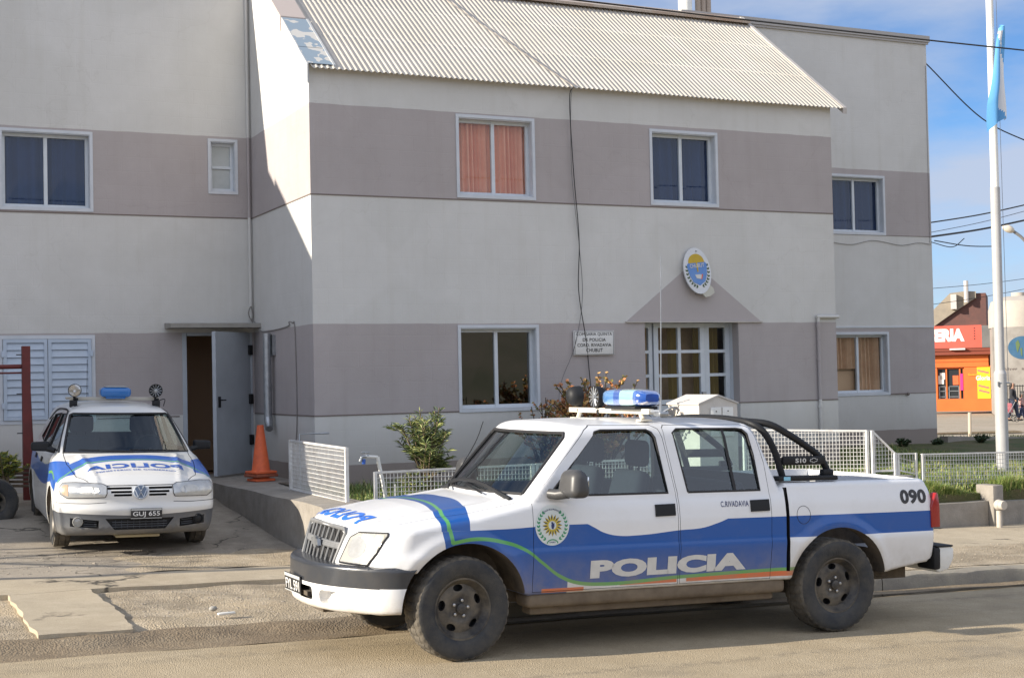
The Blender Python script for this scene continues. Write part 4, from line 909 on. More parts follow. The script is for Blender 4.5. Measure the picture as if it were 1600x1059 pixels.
og = h.mul(h.mul(h.lt(z, m_('ADD', grc, -.013)), h.gt(z, .452)), h.mul(h.gt(x, .93), h.lt(x, 2.72)))
og = h.mul(og, m_('SUBTRACT', 1., h.mx(gap, gap2))); og0 = h.mul(h.mul(h.gt(x, .60), h.lt(x, .93)), h.mul(h.lt(z, .458), h.gt(z, .43))); og = h.mx(og, og0)
col = h.mix(blue, WHT, BLU); col = h.mix(grn, col, GRN); col = h.mix(og, col, ORG); h.col = col
# splashed mud round the wheel arches
def ring(cx):
    dx = m_('SUBTRACT', x, cx); dzz = m_('SUBTRACT', z, AZ); r_ = m_('SQRT', m_('ADD', m_('MULTIPLY', dx, dx), m_('MULTIPLY', dzz, dzz)))
    q = N(h.t, 'ShaderNodeMapRange', clamp=True); q.inputs['From Min'].default_value = .53; q.inputs['From Max'].default_value = .44; h.K(r_, q.inputs['Value'])
    low = N(h.t, 'ShaderNodeMapRange', clamp=True); low.inputs['From Min'].default_value = .80; low.inputs['From Max'].default_value = .5; h.K(z, low.inputs['Value'])
    return m_('MULTIPLY', m_('MULTIPLY', q.outputs[0], low.outputs[0]), m_('MULTIPLY_ADD', h.noise(9), 1.5, -.1))
M['pick'] = h.finish(m_('MINIMUM', h.mx(ring(0.), ring(3.12)), .8))
body = fieldmesh('pickup_body', f_pick, -.42, 3.80, .80, step=.018, nth=260, nfan=30)
body.materials.append(M['pick'])
# ---- cut wheel arches, cab cavity, bed, windows
cv = fieldmesh('cav', cav, .95, 2.2, .95, step=.04, nth=64, nfan=14); cv.materials.append(M['dash'])
body = boolean(body, cv)
ct = MB()
def arch(cx, r=AR, cz=AZ): return [(cx+r*math.cos(R(a)), cz+r*math.sin(R(a))) for a in range(0, 181, 6)]+[(cx-r, -.2), (cx+r, -.2)]
for s_ in (-1, 1):
    for cx in (.0, 3.12): 
        p = arch(cx+.015 if cx else cx+.03)
        ct.prism(p, 'y', s_*.48, s_*1.1)
body = boolean(body, cutter(ct, M['under']))
ct = MB(); ct.box((2.71, -.74, .62), (4.0, .74, 1.5)); bedcut = cutter(ct, M['pick']); body = boolean(body, bedcut)
W1 = [(.665, 1.10), (1.63, 1.10), (1.56, 1.50), (1.535, 1.535), (1.50, 1.555), (1.12, 1.555), (1.075, 1.545)]
W2_ = [(1.80, 1.10), (2.43, 1.10), (2.40, 1.36), (2.365, 1.52), (2.33, 1.553), (2.28, 1.56), (1.755, 1.56), (1.715, 1.535)]
ct = MB()
for s_ in (-1, 1):
    for p in (W1, W2_): ct.prism(p, 'y', s_*.45, s_*1.1)
body = boolean(body, cutter(ct, M['seal']))
# windscreen and back window: the cutting prism runs along x but only through the cab's own skin
WS = [(-.70, 1.11), (.70, 1.11), (.655, 1.50), (.62, 1.535), (-.62, 1.535), (-.655, 1.50)]
ct = MB(); ct.prism(WS, 'x', -.3, 1.35); body = boolean(body, cutter(ct, M['seal']))
ct = MB(); ct.prism([(-.62, 1.20), (.62, 1.20), (.58, 1.53), (-.58, 1.53)], 'x', 2.0, 3.0); body = boolean(body, cutter(ct, M['seal']))
# ---- doors: cut out along their outline, leaving a real gap
def inset(poly, d):
    n = len(poly); cx = sum(p[0] for p in poly)/n; cy = sum(p[1] for p in poly)/n; o = []
    for px, py in poly: v = Vector((px-cx, py-cy)); o.append((px-v.x/abs(v.x or 1)*d if abs(v.x) > .05 else px, py-v.y/abs(v.y or 1)*d if abs(v.y) > .05 else py))
    return o
D1 = [(.525, .437), (1.700, .437), (1.695, 1.09), (1.625, 1.50), (1.60, 1.565), (1.55, 1.592), (1.05, 1.592), (.99, 1.56), (.57, 1.11), (.525, 1.05)]
D2_ = [(1.712, .437), (2.505, .437), (2.512, 1.05), (2.49, 1.30), (2.44, 1.50), (2.40, 1.57), (2.34, 1.592), (1.66, 1.592), (1.635, 1.57), (1.64, 1.50), (1.707, 1.09)]
D2_ = D2_[:6]+[(2.40, 1.57), (2.34, 1.592), (1.665, 1.592), (1.622, 1.575), (1.637, 1.50), (1.707, 1.09)] if False else D2_
doors = []
for s_ in (-1, 1):
    for nm, p in (('front', D1), ('rear', D2_)):
        a = MB(); a.prism(inset(p, .0035), 'y', s_*.50, s_*1.1); d_ = boolean(body, cutter(a, M['seal']), 'INTERSECT'); doors.append((s_, nm, d_))
ct = MB()
for s_ in (-1, 1): ct.prism(D1, 'y', s_*.50, s_*1.1)
body = boolean(body, cutter(ct, M['seal'])); ct = MB()
for s_ in (-1, 1): ct.prism(D2_, 'y', s_*.50, s_*1.1)
body = boolean(body, cutter(ct, M['seal']))
# bonnet gap, grille pocket, tailgate gap
gp = MB()
def ribbon(pts, axis, w_, d0, d1):
    for (a, b_), (c_, d_) in zip(pts[:-1], pts[1:]):
        v = Vector((c_-a, d_-b_)).normalized(); n_ = Vector((-v.y, v.x))*w_/2; e = v*w_*.45
        gp.prism([(a-n_.x-e.x, b_-n_.y-e.y), (c_-n_.x+e.x, d_-n_.y+e.y), (c_+n_.x+e.x, d_+n_.y+e.y), (a+n_.x-e.x, b_+n_.y-e.y)], axis, d0, d1)
def cutgroove(me, polys, axis, w_, d0, d1):
    for pts in polys:
        for i in range(len(pts)-1):
            global gp
            gp = MB(); ribbon(pts[i:i+2], axis, w_, d0, d1); me = boolean(me, cutter(gp, M['seal']))
    return me
GR = [(-.375, .645), (-.34, .635), (.34, .635), (.375, .645), (.425, .86), (.40, .882), (-.40, .882), (-.425, .86)]
ct = MB(); ct.prism(GR, 'x', -1.2, -.70); body = boolean(body, cutter(ct, M['seal']))
for s_ in (-1, 1): body = cutgroove(body, [[(-.60, s_*.70), (.0, s_*.735), (.45, s_*.74)]], 'z', .004, .93, 1.2) if s_ < 0 else body
body = cutgroove(body, [[(2.655, .50), (2.655, 1.1)]], 'y', .03, -.95, -.80)
fp = lambda me: shade(me, f_pick)
link('body', fp(body), None, pick)
hand = []
for s_, nm, me in doors:
    if not len(me.polygons): continue
    d_ = link('door', fp(me), None, pick)
    hx0, hz0 = ((1.505, .935) if nm == 'front' else (2.325, .945)); bm = flatpoly([[(hx0, hz0), (hx0+.165, hz0+.003), (hx0+.165, hz0+.088), (hx0, hz0+.085)]])
    link('door_handle', patch(bm, f_pick, 'side', .012, s_, .03, .02), M['blackplastic'], d_)
    wp = W1 if nm == 'front' else W2_
    bm = flatpoly([inset(wp, -.001)]); g_ = link('side_window', patch(bm, f_pick, 'side', -.012, s_, .05), M['carglass'], d_)
    # black seal round the opening
    b = MB(); pts = onface(f_pick, 'side', -.002, *zip(*wp), s_); b.tube([Vector(p) for p in pts]+[Vector(pts[0])], .009, 6, False); b.build('window_seal', M['seal'], d_)
    if nm == 'rear': bm = flatpoly([[(2.20, 1.10), (2.225, 1.10), (2.165, 1.56), (2.14, 1.56)]]); link('window_bar', patch(bm, f_pick, 'side', -.004, s_, .05), M['seal'], d_)
bm = flatpoly([[(a, b_) for a, b_ in WS]]); link('windscreen', patch(bm, f_pick, 'front', -.012, 1, .06), M['carglass'], pick)
b = MB(); pts = onface(f_pick, 'front', .002, *zip(*WS), 1)
fine = []
for i in range(len(WS)):
    p, q = WS[i], WS[(i+1) % len(WS)]
    for k in range(8): fine.append((p[0]+(q[0]-p[0])*k/8, p[1]+(q[1]-p[1])*k/8))
pts = onface(f_pick, 'front', .0, *zip(*fine), 1); b.tube([Vector(p) for p in pts]+[Vector(pts[0])], .013, 6, False); b.build('windscreen_seal', M['seal'], pick)
bm = flatpoly([[(-.62, 1.20), (.62, 1.20), (.58, 1.53), (-.58, 1.53)]]); link('rear_window', patch(bm, f_pick, 'front', -.012, -1, .06), M['carglass'], pick)
# stickers and lettering that lie on the doors (one continuous set on the near side)
def sidetext(txt, x0, x1, z0, hgt, m, bold=.02, off=.0025, s=-1, slope=0, spacing=1.):
    me = text_mesh(txt, hgt, x1-x0, bold=bold, spacing=spacing); 
    bm = bmesh.new(); bm.from_mesh(me); bmesh.ops.triangulate(bm, faces=bm.faces[:])
    for v in bm.verts: v.co.x += (x0+x1)/2; v.co.y += z0+slope*(v.co.x-x0)
    return link('lettering', patch(bm, f_pick, 'side', off, s, .03), m, pick)
M['silver'] = mat('silver_lettering', (.62, .62, .60), .4, var=(.54, .54, .52), vs_=12)
M['navy'] = mat('navy_lettering', (.02, .035, .13), .5); M['blk'] = mat('black_lettering', (.015, .015, .017), .5, var=(.05, .05, .05), vs_=30)
sidetext('POLICIA', .975, 2.28, .512, .130, M['silver'], .062, slope=.004, spacing=1.03); sidetext('C.RIVADAVIA', 2.065, 2.31, .985, .042, M['navy'], .012, spacing=1.12)
sidetext('090', 3.735, 4.0, .958, .112, M['blk'], .045, spacing=1.06)
def deco(name, polys, m, off, mode='side', s=-1, h=.06, f=f_pick, par=None): return link(name, patch(flatpoly(polys), f, mode, off, s, h), m, par or pick)
ex_, ez_ = .672, .90
em = deco('round_emblem', [ell(ex_, ez_, .132, .140, 48)], mat('emblem_pale', (.62, .67, .66), .4), .0015)
rays = []; dk = []
for q in range(16):
    a = 2*math.pi*q/16; c_, s__ = math.cos(a), math.sin(a); P_ = lambda r, t_: (ex_+r*c_-t_*s__, ez_+r*s__+t_*c_)
    rays.append([P_(.030, -.007), P_(.055, -.009), P_(.078, 0), P_(.055, .009), P_(.030, .007)]); dk.append([P_(.04, .001), P_(.058, .0), P_(.077, .001), P_(.056, .0085), P_(.04, .006)])
deco('emblem_sun', rays, mat('emblem_gold', (.55, .42, .05), .5), .0025, par=em); deco('emblem_sun_shadow', dk, M['blk'], .0032, par=em)
lv = []
for s2 in (-1, 1):
    for q in range(9):
        a = R(-62+q*13.5); r = .107; cx, cy = ex_+s2*r*math.cos(a), ez_+r*math.sin(a)*1.04; ta = a+math.pi/2
        for kx in (-.45, .5):
            d_ = ta+kx; L_ = .026; dx, dy = math.cos(d_)*s2, math.sin(d_); nx, ny = -dy*.0065, dx*.0065
            lv.append([(cx, cy), (cx+dx*L_*.5+nx, cy+dy*L_*.5+ny), (cx+dx*L_, cy+dy*L_), (cx+dx*L_*.5-nx, cy+dy*L_*.5-ny)])
deco('emblem_laurel', lv, mat('emblem_green', (.05, .28, .13), .5), .0025, par=em)
deco('emblem_ribbon', [[(ex_+.045*math.cos(R(a)), ez_-.125+.03*math.sin(R(a))) for a in range(0, 181, 20)]+[(ex_+.037*math.cos(R(a)), ez_-.125+.022*math.sin(R(a))) for a in range(180, -1, -20)]], bpy.data.materials['emblem_green'], .0028, par=em)
deco('emblem_centre', [[(ex_-.012, ez_+.025), (ex_-.004, ez_+.02), (ex_+.004, ez_+.026), (ex_+.008, ez_+.01), (ex_+.014, ez_+.022), (ex_+.016, ez_-.005), (ex_+.006, ez_-.028), (ex_-.006, ez_-.022), (ex_-.010, ez_-.002), (ex_-.006, ez_+.01)]], M['navy'], .003, par=em)
for txt, hh, zz, wd in (('POLICIA DE LA PROVINCIA', .012, ez_+.105, .13), ('CHUBUT', .010, ez_-.122, .05)):
    me = text_mesh(txt, hh, wd, bold=.02); bm = bmesh.new(); bm.from_mesh(me); bmesh.ops.triangulate(bm, faces=bm.faces[:])
    for v in bm.verts: v.co.y += zz-(v.co.x**2*5 if hh > .011 else 0); v.co.x += ex_
    link('lettering', patch(bm, f_pick, 'side', .003, -1, .06), M['navy'], em)
# mirrored word on the bonnet
me = text_mesh('POLICIA', .165, 1.02, bold=.045, spacing=1.12, mirror=True); bm = bmesh.new(); bm.from_mesh(me); bmesh.ops.triangulate(bm, faces=bm.faces[:])
for v in bm.verts: X_, Y_ = v.co.x, v.co.y; v.co = Vector((-.66+Y_*.95, -X_+.06, v.co.z)); v.co.x += .03*(abs(v.co.y)/.5)**2
link('lettering', patch(bm, f_pick, 'top', .003, 1, .03), mat('hood_blue_lettering', (.02, .15, .62), .4), pick)
# fuel flap ring
b = MB(); rp = [(2.80+.062*math.cos(2*math.pi*k/28), .905+.068*math.sin(2*math.pi*k/28)) for k in range(29)]
b.tube([Vector(p) for p in onface(f_pick, 'side', .0, *zip(*rp), -1)], .0022, 5, False); b.build('fuel_flap', M['seal'], pick)
# headlamps
def densify(P, n=6):
    o = []
    for i in range(len(P)):
        p, q = P[i], P[(i+1) % len(P)]; o += [(p[0]+(q[0]-p[0])*k/n, p[1]+(q[1]-p[1])*k/n) for k in range(n)]
    return o
def poly3(pts): return flatpoly([pts])
for s_ in (-1, 1):
    HL = [(s_*.455, .668), (s_*.70, .664), (s_*.735, .74), (s_*.768, .86), (s_*.76, .878), (s_*.56, .874), (s_*.50, .838)]
    hl = link('headlight', patch(poly3(HL), f_pick, 'front', .008, 1, .04, .02), M['lens'], pick)
    link('indicator', patch(flatpoly([[(s_*.655, .672), (s_*.695, .672), (s_*.728, .74), (s_*.758, .855), (s_*.75, .868), (s_*.71, .868)]]), f_pick, 'front', .0095, 1, .03), mat('yellowed_lens', (.50, .45, .33), .25, coat=.6), hl)
    link('reflector', patch(flatpoly([ell(s_*.585, .775, .075, .072, 24)]), f_pick, 'front', .0095, 1, .03), M['refl'], hl)
    b = MB(); pts = onface(f_pick, 'front', .004, *zip(*densify(HL)), 1); b.tube([Vector(p) for p in pts]+[Vector(pts[0])], .0075, 5, False); b.build('headlight_seal', M['seal'], hl)
# grille
gb = MB(); cg = mat('grey_grille_plastic', (.20, .205, .21), .45, var=(.13, .135, .14), vs_=9)
def gx(y, z): return float(onface(f_pick, 'front', 0, [0.45], [z], 1)[0][0])
fr_o = GR; 
def grp(y, z, d=0): return (-.795+.30*(abs(y)/.85)**3.2+max(z-.66, 0)*.30+d+.008, y, z)
pts = [Vector(grp(y, z)) for y, z in GR]; gb.tube(pts+[pts[0]], .017, 8, False)
[gb.tube([grp(q_/10*.40, .765+dz_, .012) for q_ in range(-10, 11)], .013, 8) for dz_ in (-.012, .0, .012)]
for q in range(-3, 4):
    yq = q*.098+.0; 
    for z0_, z1_ in ((.648, .745), (.785, .872)):
        gb.tube([grp(yq*(.98), z0_, .01), grp(yq*1.03, z1_, .01)], .0085, 6)
gb.build('grille', cg, pick)
b = MB(); bt = [(-.072, -.0), (-.060, .022), (-.022, .022), (-.022, .036), (.028, .036), (.028, .022), (.072, .022), (.060, .0), (.060, -.0), (.022, -.022), (.022, -.036), (-.028, -.036), (-.028, -.022), (-.072, -.022)]
bt = [(-.085, -.022), (-.066, .022), (-.026, .022), (-.026, .038), (.034, .038), (.034, .022), (.085, .022), (.066, -.022), (.026, -.022), (.026, -.038), (-.034, -.038), (-.034, -.022)]
b.prism([(y, .765+z) for y, z in bt], 'x', -.795, -.770); b.build('grille_badge', M['galv'], pick)
# front bumper
def f_bump(x, y, z):
    ay = np.abs(y); xf = -.915+.40*(np.minimum(ay, 1)/.86)**2.5+.05*np.maximum(.50-z, 0)*4*.5+np.where(z > .655, (z-.655)*1., 0)
    g = smax((xf-x)*.9, ay-.872+.05*np.clip((-.1-x)/.7, 0, 1)**2+.06*np.maximum(.45-z, 0), .07); bt_ = .335+.0*x; g = smax(g, bt_-z, .04); g = smax(g, z-.655, .03); return smax(g, x+.30, .01)
hb = paint_nodes('bumper_paint', None, dz=(.29, .50), dirtcol=(.36, .27, .13), dmax=.9)
edgez = hb.m('ADD', .515, 0.); hb.col = hb.mix(hb.gt(hb.Z, edgez), WHT, (.030, .034, .042)); M['bumperp'] = hb.finish()
fb = fieldmesh('bumper', f_bump, -.48, -.38, .50, step=.02, nth=240, nfan=60); fb.materials.append(M['bumperp'])
ct = MB(); ct.rbox((-1.2, -.27, .395), (-.86, .24, .485), .02); cc = cutter(ct, M['seal'])
fb = boolean(fb, cc)
for s_ in (-1, 1):
    ct = MB(); yy0, yy1 = (s_*.36, s_*.60) if s_ > 0 else (s_*.60, s_*.36); ct.rbox((-1.2, yy0, .385), (-.775, yy1, .475), .03); fb = boolean(fb, cutter(ct, M['bumperp']))
ct = MB(); ct.prism(arch(0., AR-.005), 'y', -1.2, -.46); fb = boolean(fb, cutter(ct, M['under'])); ct = MB(); ct.prism(arch(0., AR-.005), 'y', .46, 1.2); fb = boolean(fb, cutter(ct, M['under']))
bmp = link('front_bumper', shade(fb, f_bump), None, pick)
ln_ = MB(); pts = [(0., 0.)]; q = np.linspace(-.80, .80, 33); P_ = onface(f_bump, 'front', 0., q, np.full(33, .515), 1); ln_.tube([Vector(p) for p in P_], .004, 5); ln_.build('bumper_line', M['seal'], bmp)
plate('number_plate', pick, Matrix.Translation((-.924, .07, .405)) @ Matrix.Rotation(R(-90+2), 4, 'Z') @ Matrix.Rotation(R(4), 4, 'X'), 'FYL 591', .36, .13)
b = MB(); b.box((-.8, -.25, .30), (-.3, .25, .42)); b.box((-.9, -.2, .41), (-.86, .2, .44)); b.build('towing_bar', M['under'], bmp)
# rear bumper, tail lamps, tailgate details
b = MB()
prof = [(4.10, .56), (4.14, .60), (4.27, .605), (4.305, .58), (4.30, .50), (4.25, .42), (4.15, .395), (4.10, .44)]
b.prism(prof, 'y', -.80, .80, True); me = b.mesh('rear_bumper'); bm = bmesh.new(); bm.from_mesh(me); bmesh.ops.bevel(bm, geom=bm.edges[:], offset=.012, segments=2, profile=.5, affect='EDGES'); bm.to_mesh(me); bm.free(); me.set_sharp_from_angle(angle=R(45))
rb = link('rear_bumper', me, M['white'], pick); b = MB(); b.rbox((4.09, -.815, .42), (4.16, -.60, .60), .02); b.rbox((4.12, -.81, .598), (4.29, .81, .614), .008); b.build('bumper_pad', M['blackplastic'], rb)
for s_ in (-1, 1):
    tl = [(4.03, .755), (4.14, .75), (4.14, 1.045), (4.08, 1.05), (4.04, .99), (4.02, .94)]
    bm = flatpoly([tl]); b = MB()
    ys = (s_*.79, s_*.853)
    b.prism([(4.035, .765), (4.122, .765), (4.118, .93), (4.098, 1.04), (4.075, 1.04), (4.045, .97), (4.032, .93)], 'y', min(ys), max(ys)); me = b.mesh('tl'); bm2 = bmesh.new(); bm2.from_mesh(me); bmesh.ops.bevel(bm2, geom=bm2.edges[:], offset=.008, segments=2, profile=.5, affect='EDGES'); bm2.to_mesh(me); bm2.free(); me.set_sharp_from_angle(angle=R(45))
    link('tail_light', me, M['redlens'], pick)
# mirrors
for s_ in (-1, 1):
    b = MB(); Mm = Matrix.Translation((.775, s_*.985, 1.195)) @ Matrix.Rotation(s_*R(-8), 4, 'Z')
    bm = bmesh.new(); bmesh.ops.create_cube(bm, size=1)
    for v in bm.verts:
        v.co.x *= .16*(1.05 if v.co.z < 0 else .72); v.co.y *= .25*(1 if v.co.z < 0 else .84); v.co.z *= .195
    bmesh.ops.bevel(bm, geom=bm.edges[:], offset=.058, segments=6, profile=.5, affect='EDGES'); bm.transform(Mm); b.bm(bm, True)
    b.tube([(.66, s_*.825, 1.12), (.70, s_*.88, 1.115), (.74, s_*.96, 1.13)], [.035, .038, .04], 10); mi = b.build('side_mirror', mat('grey_mirror_plastic', (.042, .042, .044), .42, var=(.06, .06, .06), vs_=6), pick)
    b = MB(); b.rbox((.838, s_*.985-.085, 1.135), (.850, s_*.985+.085, 1.245), .004); b.build('mirror_glass', M['chrome'], mi)
# wipers
b = MB()
for y0_, y1_ in ((-.35, -.02), (.25, .60)):
    P_ = onface(f_pick, 'front', .022, [y0_, y0_+.35], [1.10, 1.135], 1); b.tube([Vector(P_[0])+Vector((-.02, 0, 0)), Vector(P_[1])], .006, 6)
    P_ = onface(f_pick, 'front', .012, [y0_+.05, y0_+.55], [1.118, 1.175], 1); b.tube([Vector(p) for p in P_], .006, 5)
b.build('wipers', M['blackplastic'], pick)
b = MB(); P_ = onface(f_pick, 'top', .004, [.44]*9, np.linspace(-.66, .66, 9), 1); b.tube([Vector(p)+Vector((.12*(1-abs(p[1])/.7)*-.6, 0, 0)) for p in P_], .016, 6); b.build('cowl', M['blackplastic'], pick)
# sills, chassis, bed floor
M['sill'] = mat('muddy_sill', (.19, .15, .105), .9, var=(.11, .085, .06), vs_=5)
for s_ in (-1, 1): b = MB(); b.rbox((.50, min(s_*.815, s_*.60), .322), (2.66, max(s_*.815, s_*.60), .432), .035, seg=3); b.rbox((.55, min(s_*.74, s_*.60), .265), (2.60, max(s_*.74, s_*.60), .33), .02); b.build('sill', M['sill'], pick)
b = MB(); b.box((-.35, -.45, .32), (4.1, -.33, .45)); b.box((-.35, .33, .32), (4.1, .45, .45)); b.box((-.3, -.47, .45), (4.05, .47, .62)); b.box((.9, -.2, .26), (1.6, .2, .40)); b.tube([(3.12, -.72, AZ), (3.12, .72, AZ)], .05, 10); b.sph((3.12, 0, AZ), .13); b.tube([(0, -.72, AZ), (0, .72, AZ)], .04, 8)
for s_ in (-1, 1):
    for q in range(4): b.tube(bez([(2.45, s_*.52, .33+.013*q), (3.12, s_*.52, .27+.013*q), (3.85, s_*.52, .36+.013*q)], 6), .012, 6)
b.build('chassis', M['under'], pick)
for s_ in (-1, 1):
    for xa, xb in ((-.5, .55), (2.6, 3.7)): b = MB(); b.box((xa, s_*.44, .35), (xb, s_*.475, .80)); b.build('wheel_housing', M['under'], pick)
for (cx, s_) in ((0, -1), (0, 1), (3.12, -1), (3.12, 1)):
    wheel('wheel', pick, (cx, s_*.745, .3545), .3545, .240, .205, s_, steer=R(3.5) if cx == 0 else 0)
# cabin
def seat(parent, x, y, z, m, w_=.48, name='seat', head=True, flip=1):
    st = MB(); st.rbox((x-.25, y-w_/2, z), (x+.25, y+w_/2, z+.15), .05, seg=3)
    bm = bmesh.new(); bmesh.ops.create_cube(bm, size=1)
    for v in bm.verts: v.co.x *= .13; v.co.y *= w_*(1 if v.co.z < 0 else .86); v.co.z *= .58
    bmesh.ops.bevel(bm, geom=bm.edges[:], offset=.05, segments=4, profile=.5, affect='EDGES'); bm.transform(Matrix.Translation((x+flip*.27, y, z+.38)) @ Matrix.Rotation(R(14)*flip, 4, 'Y')); st.bm(bm, True)
    if head:
        bm = bmesh.new(); bmesh.ops.create_cube(bm, size=1)
        for v in bm.verts: v.co.x *= .10; v.co.y *= .27; v.co.z *= .20
        bmesh.ops.bevel(bm, geom=bm.edges[:], offset=.045, segments=5, profile=.5, affect='EDGES'); bm.transform(Matrix.Translation((x+flip*.375, y, z+.79))); st.bm(bm, True); st.tube([(x+flip*.35, y-.05, z+.6), (x+flip*.37, y-.05, z+.75)], .008, 6); st.tube([(x+flip*.35, y+.05, z+.6), (x+flip*.37, y+.05, z+.75)], .008, 6)
    return st.build(name, m, parent)
for y in (-.36, .36): seat(pick, 1.25, y, .58, M['seat'])
b = MB(); b.rbox((1.95, -.62, .60), (2.35, .62, .78), .05, seg=3); b.rbox((2.30, -.62, .75), (2.44, .62, 1.15), .05, seg=3); b.build('rear_seat', M['seat'], pick)
b = MB(); b.rbox((.535, -.70, .80), (.80, .70, 1.055), .05, seg=3); b.build('dashboard', M['dash'], pick)
b = MB(); bm = bmesh.new(); b.lathe([(.175+.013*math.cos(R(a)), .013*math.sin(R(a))) for a in range(0, 360, 45)], 28, Matrix.Translation((.90, -.36, 1.07)) @ Matrix.Rotation(R(-68), 4, 'Y'), closed=True); b.tube([(.74, -.36, .98), (.90, -.36, 1.07)], .02, 8); b.box((.89, -.52, 1.06), (.905, -.2, 1.08)); b.build('steering_wheel', M['blackplastic'], pick); bm.free()
# roll bar
b = MB(); rr_ = .027
for s_ in (-1, 1):
    b.tube(bez([(2.72, s_*.70, 1.17), (2.65, s_*.69, 1.38), (2.57, s_*.66, 1.53), (2.50, s_*.57, 1.600), (2.48, s_*.3, 1.625), (2.48, 0, 1.63)], 6), rr_, 10)
    b.tube(bez([(3.15, s_*.70, 1.20), (3.07, s_*.695, 1.33), (2.93, s_*.68, 1.43), (2.78, s_*.66, 1.52), (2.64, s_*.62, 1.59), (2.5, s_*.50, 1.61)], 6), rr_, 10)
    b.rbox((2.62, s_*.74-.055, 1.157), (3.17, s_*.74+.055, 1.195), .012); b.rbox((3.06, s_*.725-.03, 1.19), (3.16, s_*.725+.03, 1.24), .012)
    b.rbox((2.70, s_*.715-.02, 1.275), (3.10, s_*.715+.02, 1.345), .015)
rbar = b.build('roll_bar', M['blackplastic'], pick)
me = text_mesh('S10', .035, .10, bold=.03); me.transform(Matrix.Translation((2.86, -.7365, 1.293)) @ Matrix.Rotation(R(90), 4, 'X')); link('lettering', me, M['silver'], rbar)
b = MB(); b.tube([Vector((2.98+p[0]*.42, -.7375, 1.311+p[1]*.42)) for p in bt+[bt[0]]], .0025, 5, False); b.build('badge', M['silver'], rbar)
b = MB(); b.rbox((2.66, -.798, 1.163), (2.72, -.796, 1.192), .0005); b.build('sticker', mat('light_blue_sticker', (.25, .55, .72), .4), rbar)
# light bar: bar, beacon, spot and horn
lb = bpy.data.objects.new('roof_rack', None); C.objects.link(lb); lb.parent = pick
def T_(x, y, z): return Matrix.Translation((x, y, z))
XB = 1.58
b = MB(); b.rbox((XB-.025, -.66, 1.668), (XB+.025, .66, 1.708), .006); 
for s_ in (-1, 1):
    b.tube([(XB, s_*.5, 1.675), (XB, s_*.53, 1.63)], .018, 8); b.rbox((XB-.05, s_*.55-.04, 1.615), (XB+.05, s_*.55+.04, 1.63), .006)
b.build('cross_bar', mat('cream_bar_paint', (.66, .62, .52), .5), lb)
def beacon(parent, Mx, L_=.62, w_=.24, hgt=.13, mats=('beacon', 'beacon_c', 'beacon_d'), name='beacon'):
    """flat police beacon along local y, seen from all sides"""
    root = bpy.data.objects.new(name, None); C.objects.link(root); root.parent = parent
    cuts = [(-1, -.70, mats[2]), (-.70, -.12, mats[1]), (-.12, .16, mats[2]), (.16, 1, mats[0])]
    for a, c, mm_ in cuts:
        b = MB(); n = 9; rings = []
        for i in range(n+1):
            t = a+(c-a)*i/n; k = (1-abs(t)**5*.55); rings.append((t*L_/2, k))
        vs_ = []; m_s = 20
        for yv, k in rings:
            for q in range(m_s):
                an = 2*math.pi*q/m_s; cx, cz = math.cos(an), math.sin(an); sx = abs(cx)**.5*(1 if cx > 0 else -1); sz = abs(cz)**.5*(1 if cz > 0 else -1)
                vs_.append(Mx @ Vector((sx*w_/2*k, yv, hgt/2+sz*hgt/2*k)))
        fs = [(i*m_s+q, i*m_s+(q+1) % m_s, (i+1)*m_s+(q+1) % m_s, (i+1)*m_s+q) for i in range(n) for q in range(m_s)]
        b.add(vs_, fs, True); b.add(vs_[:m_s], [list(range(m_s))[::-1]]); b.add(vs_[-m_s:], [list(range(m_s))]); b.build('beacon_lens', M[mm_], root)
    b = MB(); b.rbox((-w_*.4, -L_*.36, -.018), (w_*.4, L_*.36, .004), .005, Mx); b.sph((0, .02, hgt*.55), (.035, .045, .035), 8, Mx); b.build('beacon_base', M['blackplastic'], root)
    return root
def horn(parent, loc, r, az, facing='grille', name='loudspeaker'):
    Mx = Matrix.Translation(loc) @ Matrix.Rotation(az, 4, 'Z') @ Matrix.Rotation(R(-90), 4, 'Y')   # +h axis looks to local -x (forward)
    root = bpy.data.objects.new(name, None); C.objects.link(root); root.parent = parent
    b = MB(); b.lathe([(.0, -.085), (r*.45, -.083), (r*.80, -.065), (r*.98, -.03), (r, .0), (r*1.03, .012), (r*1.03, .022), (r*.93, .022)], 28, Mx); b.tube([Vector(loc)+Vector((.03, 0, -r*.85)), Vector(loc)+Vector((.03, 0, -r-.035))], .016, 8); b.tube([Vector(loc)+Vector((.0, -.03, -r-.03)), Vector(loc)+Vector((.06, .03, -r-.03))], .018, 6); b.build('housing', M['blackplastic'], root)
    if facing == 'lamp':
        b = MB(); b.lathe([(r*.94, .020), (r*.7, .030), (r*.3, .036), (0, .037)], 28, Mx); b.build('lamp_lens', M['lamplens'], root); b = MB(); b.lathe([(r*.93, .015), (r*.6, -.02), (r*.2, -.045), (0, -.048)], 28, Mx); b.build('reflector', M['chrome'], root)
    else:
        b = MB(); b.lathe([(r*.93, .016), (r*.2, .006), (0, .005)], 28, Mx); b.build('cone', M['blackplastic'] if facing == 'dark' else M['rim'], root)
        b = MB(); 
        for q in range(12): a = q*math.pi/6; b.tube([Mx @ Vector((r*.22*math.cos(a), r*.22*math.sin(a), .018)), Mx @ Vector((r*.93*math.cos(a), r*.93*math.sin(a), .022))], .004 if facing == 'dark' else .006, 5)
        b.lathe([(r*.26, .014), (r*.24, .028), (0, .03)], 16, Mx); b.build('grille', M['galv'], root)
    return root
m = bpy.data.materials.new('lamp_lens'); m.use_nodes = True; q = m.node_tree.nodes['Principled BSDF']; q.inputs['Transmission Weight'].default_value = .9; q.inputs['Roughness'].default_value = .12; q.inputs['IOR'].default_value = 1.3; M['lamplens'] = m
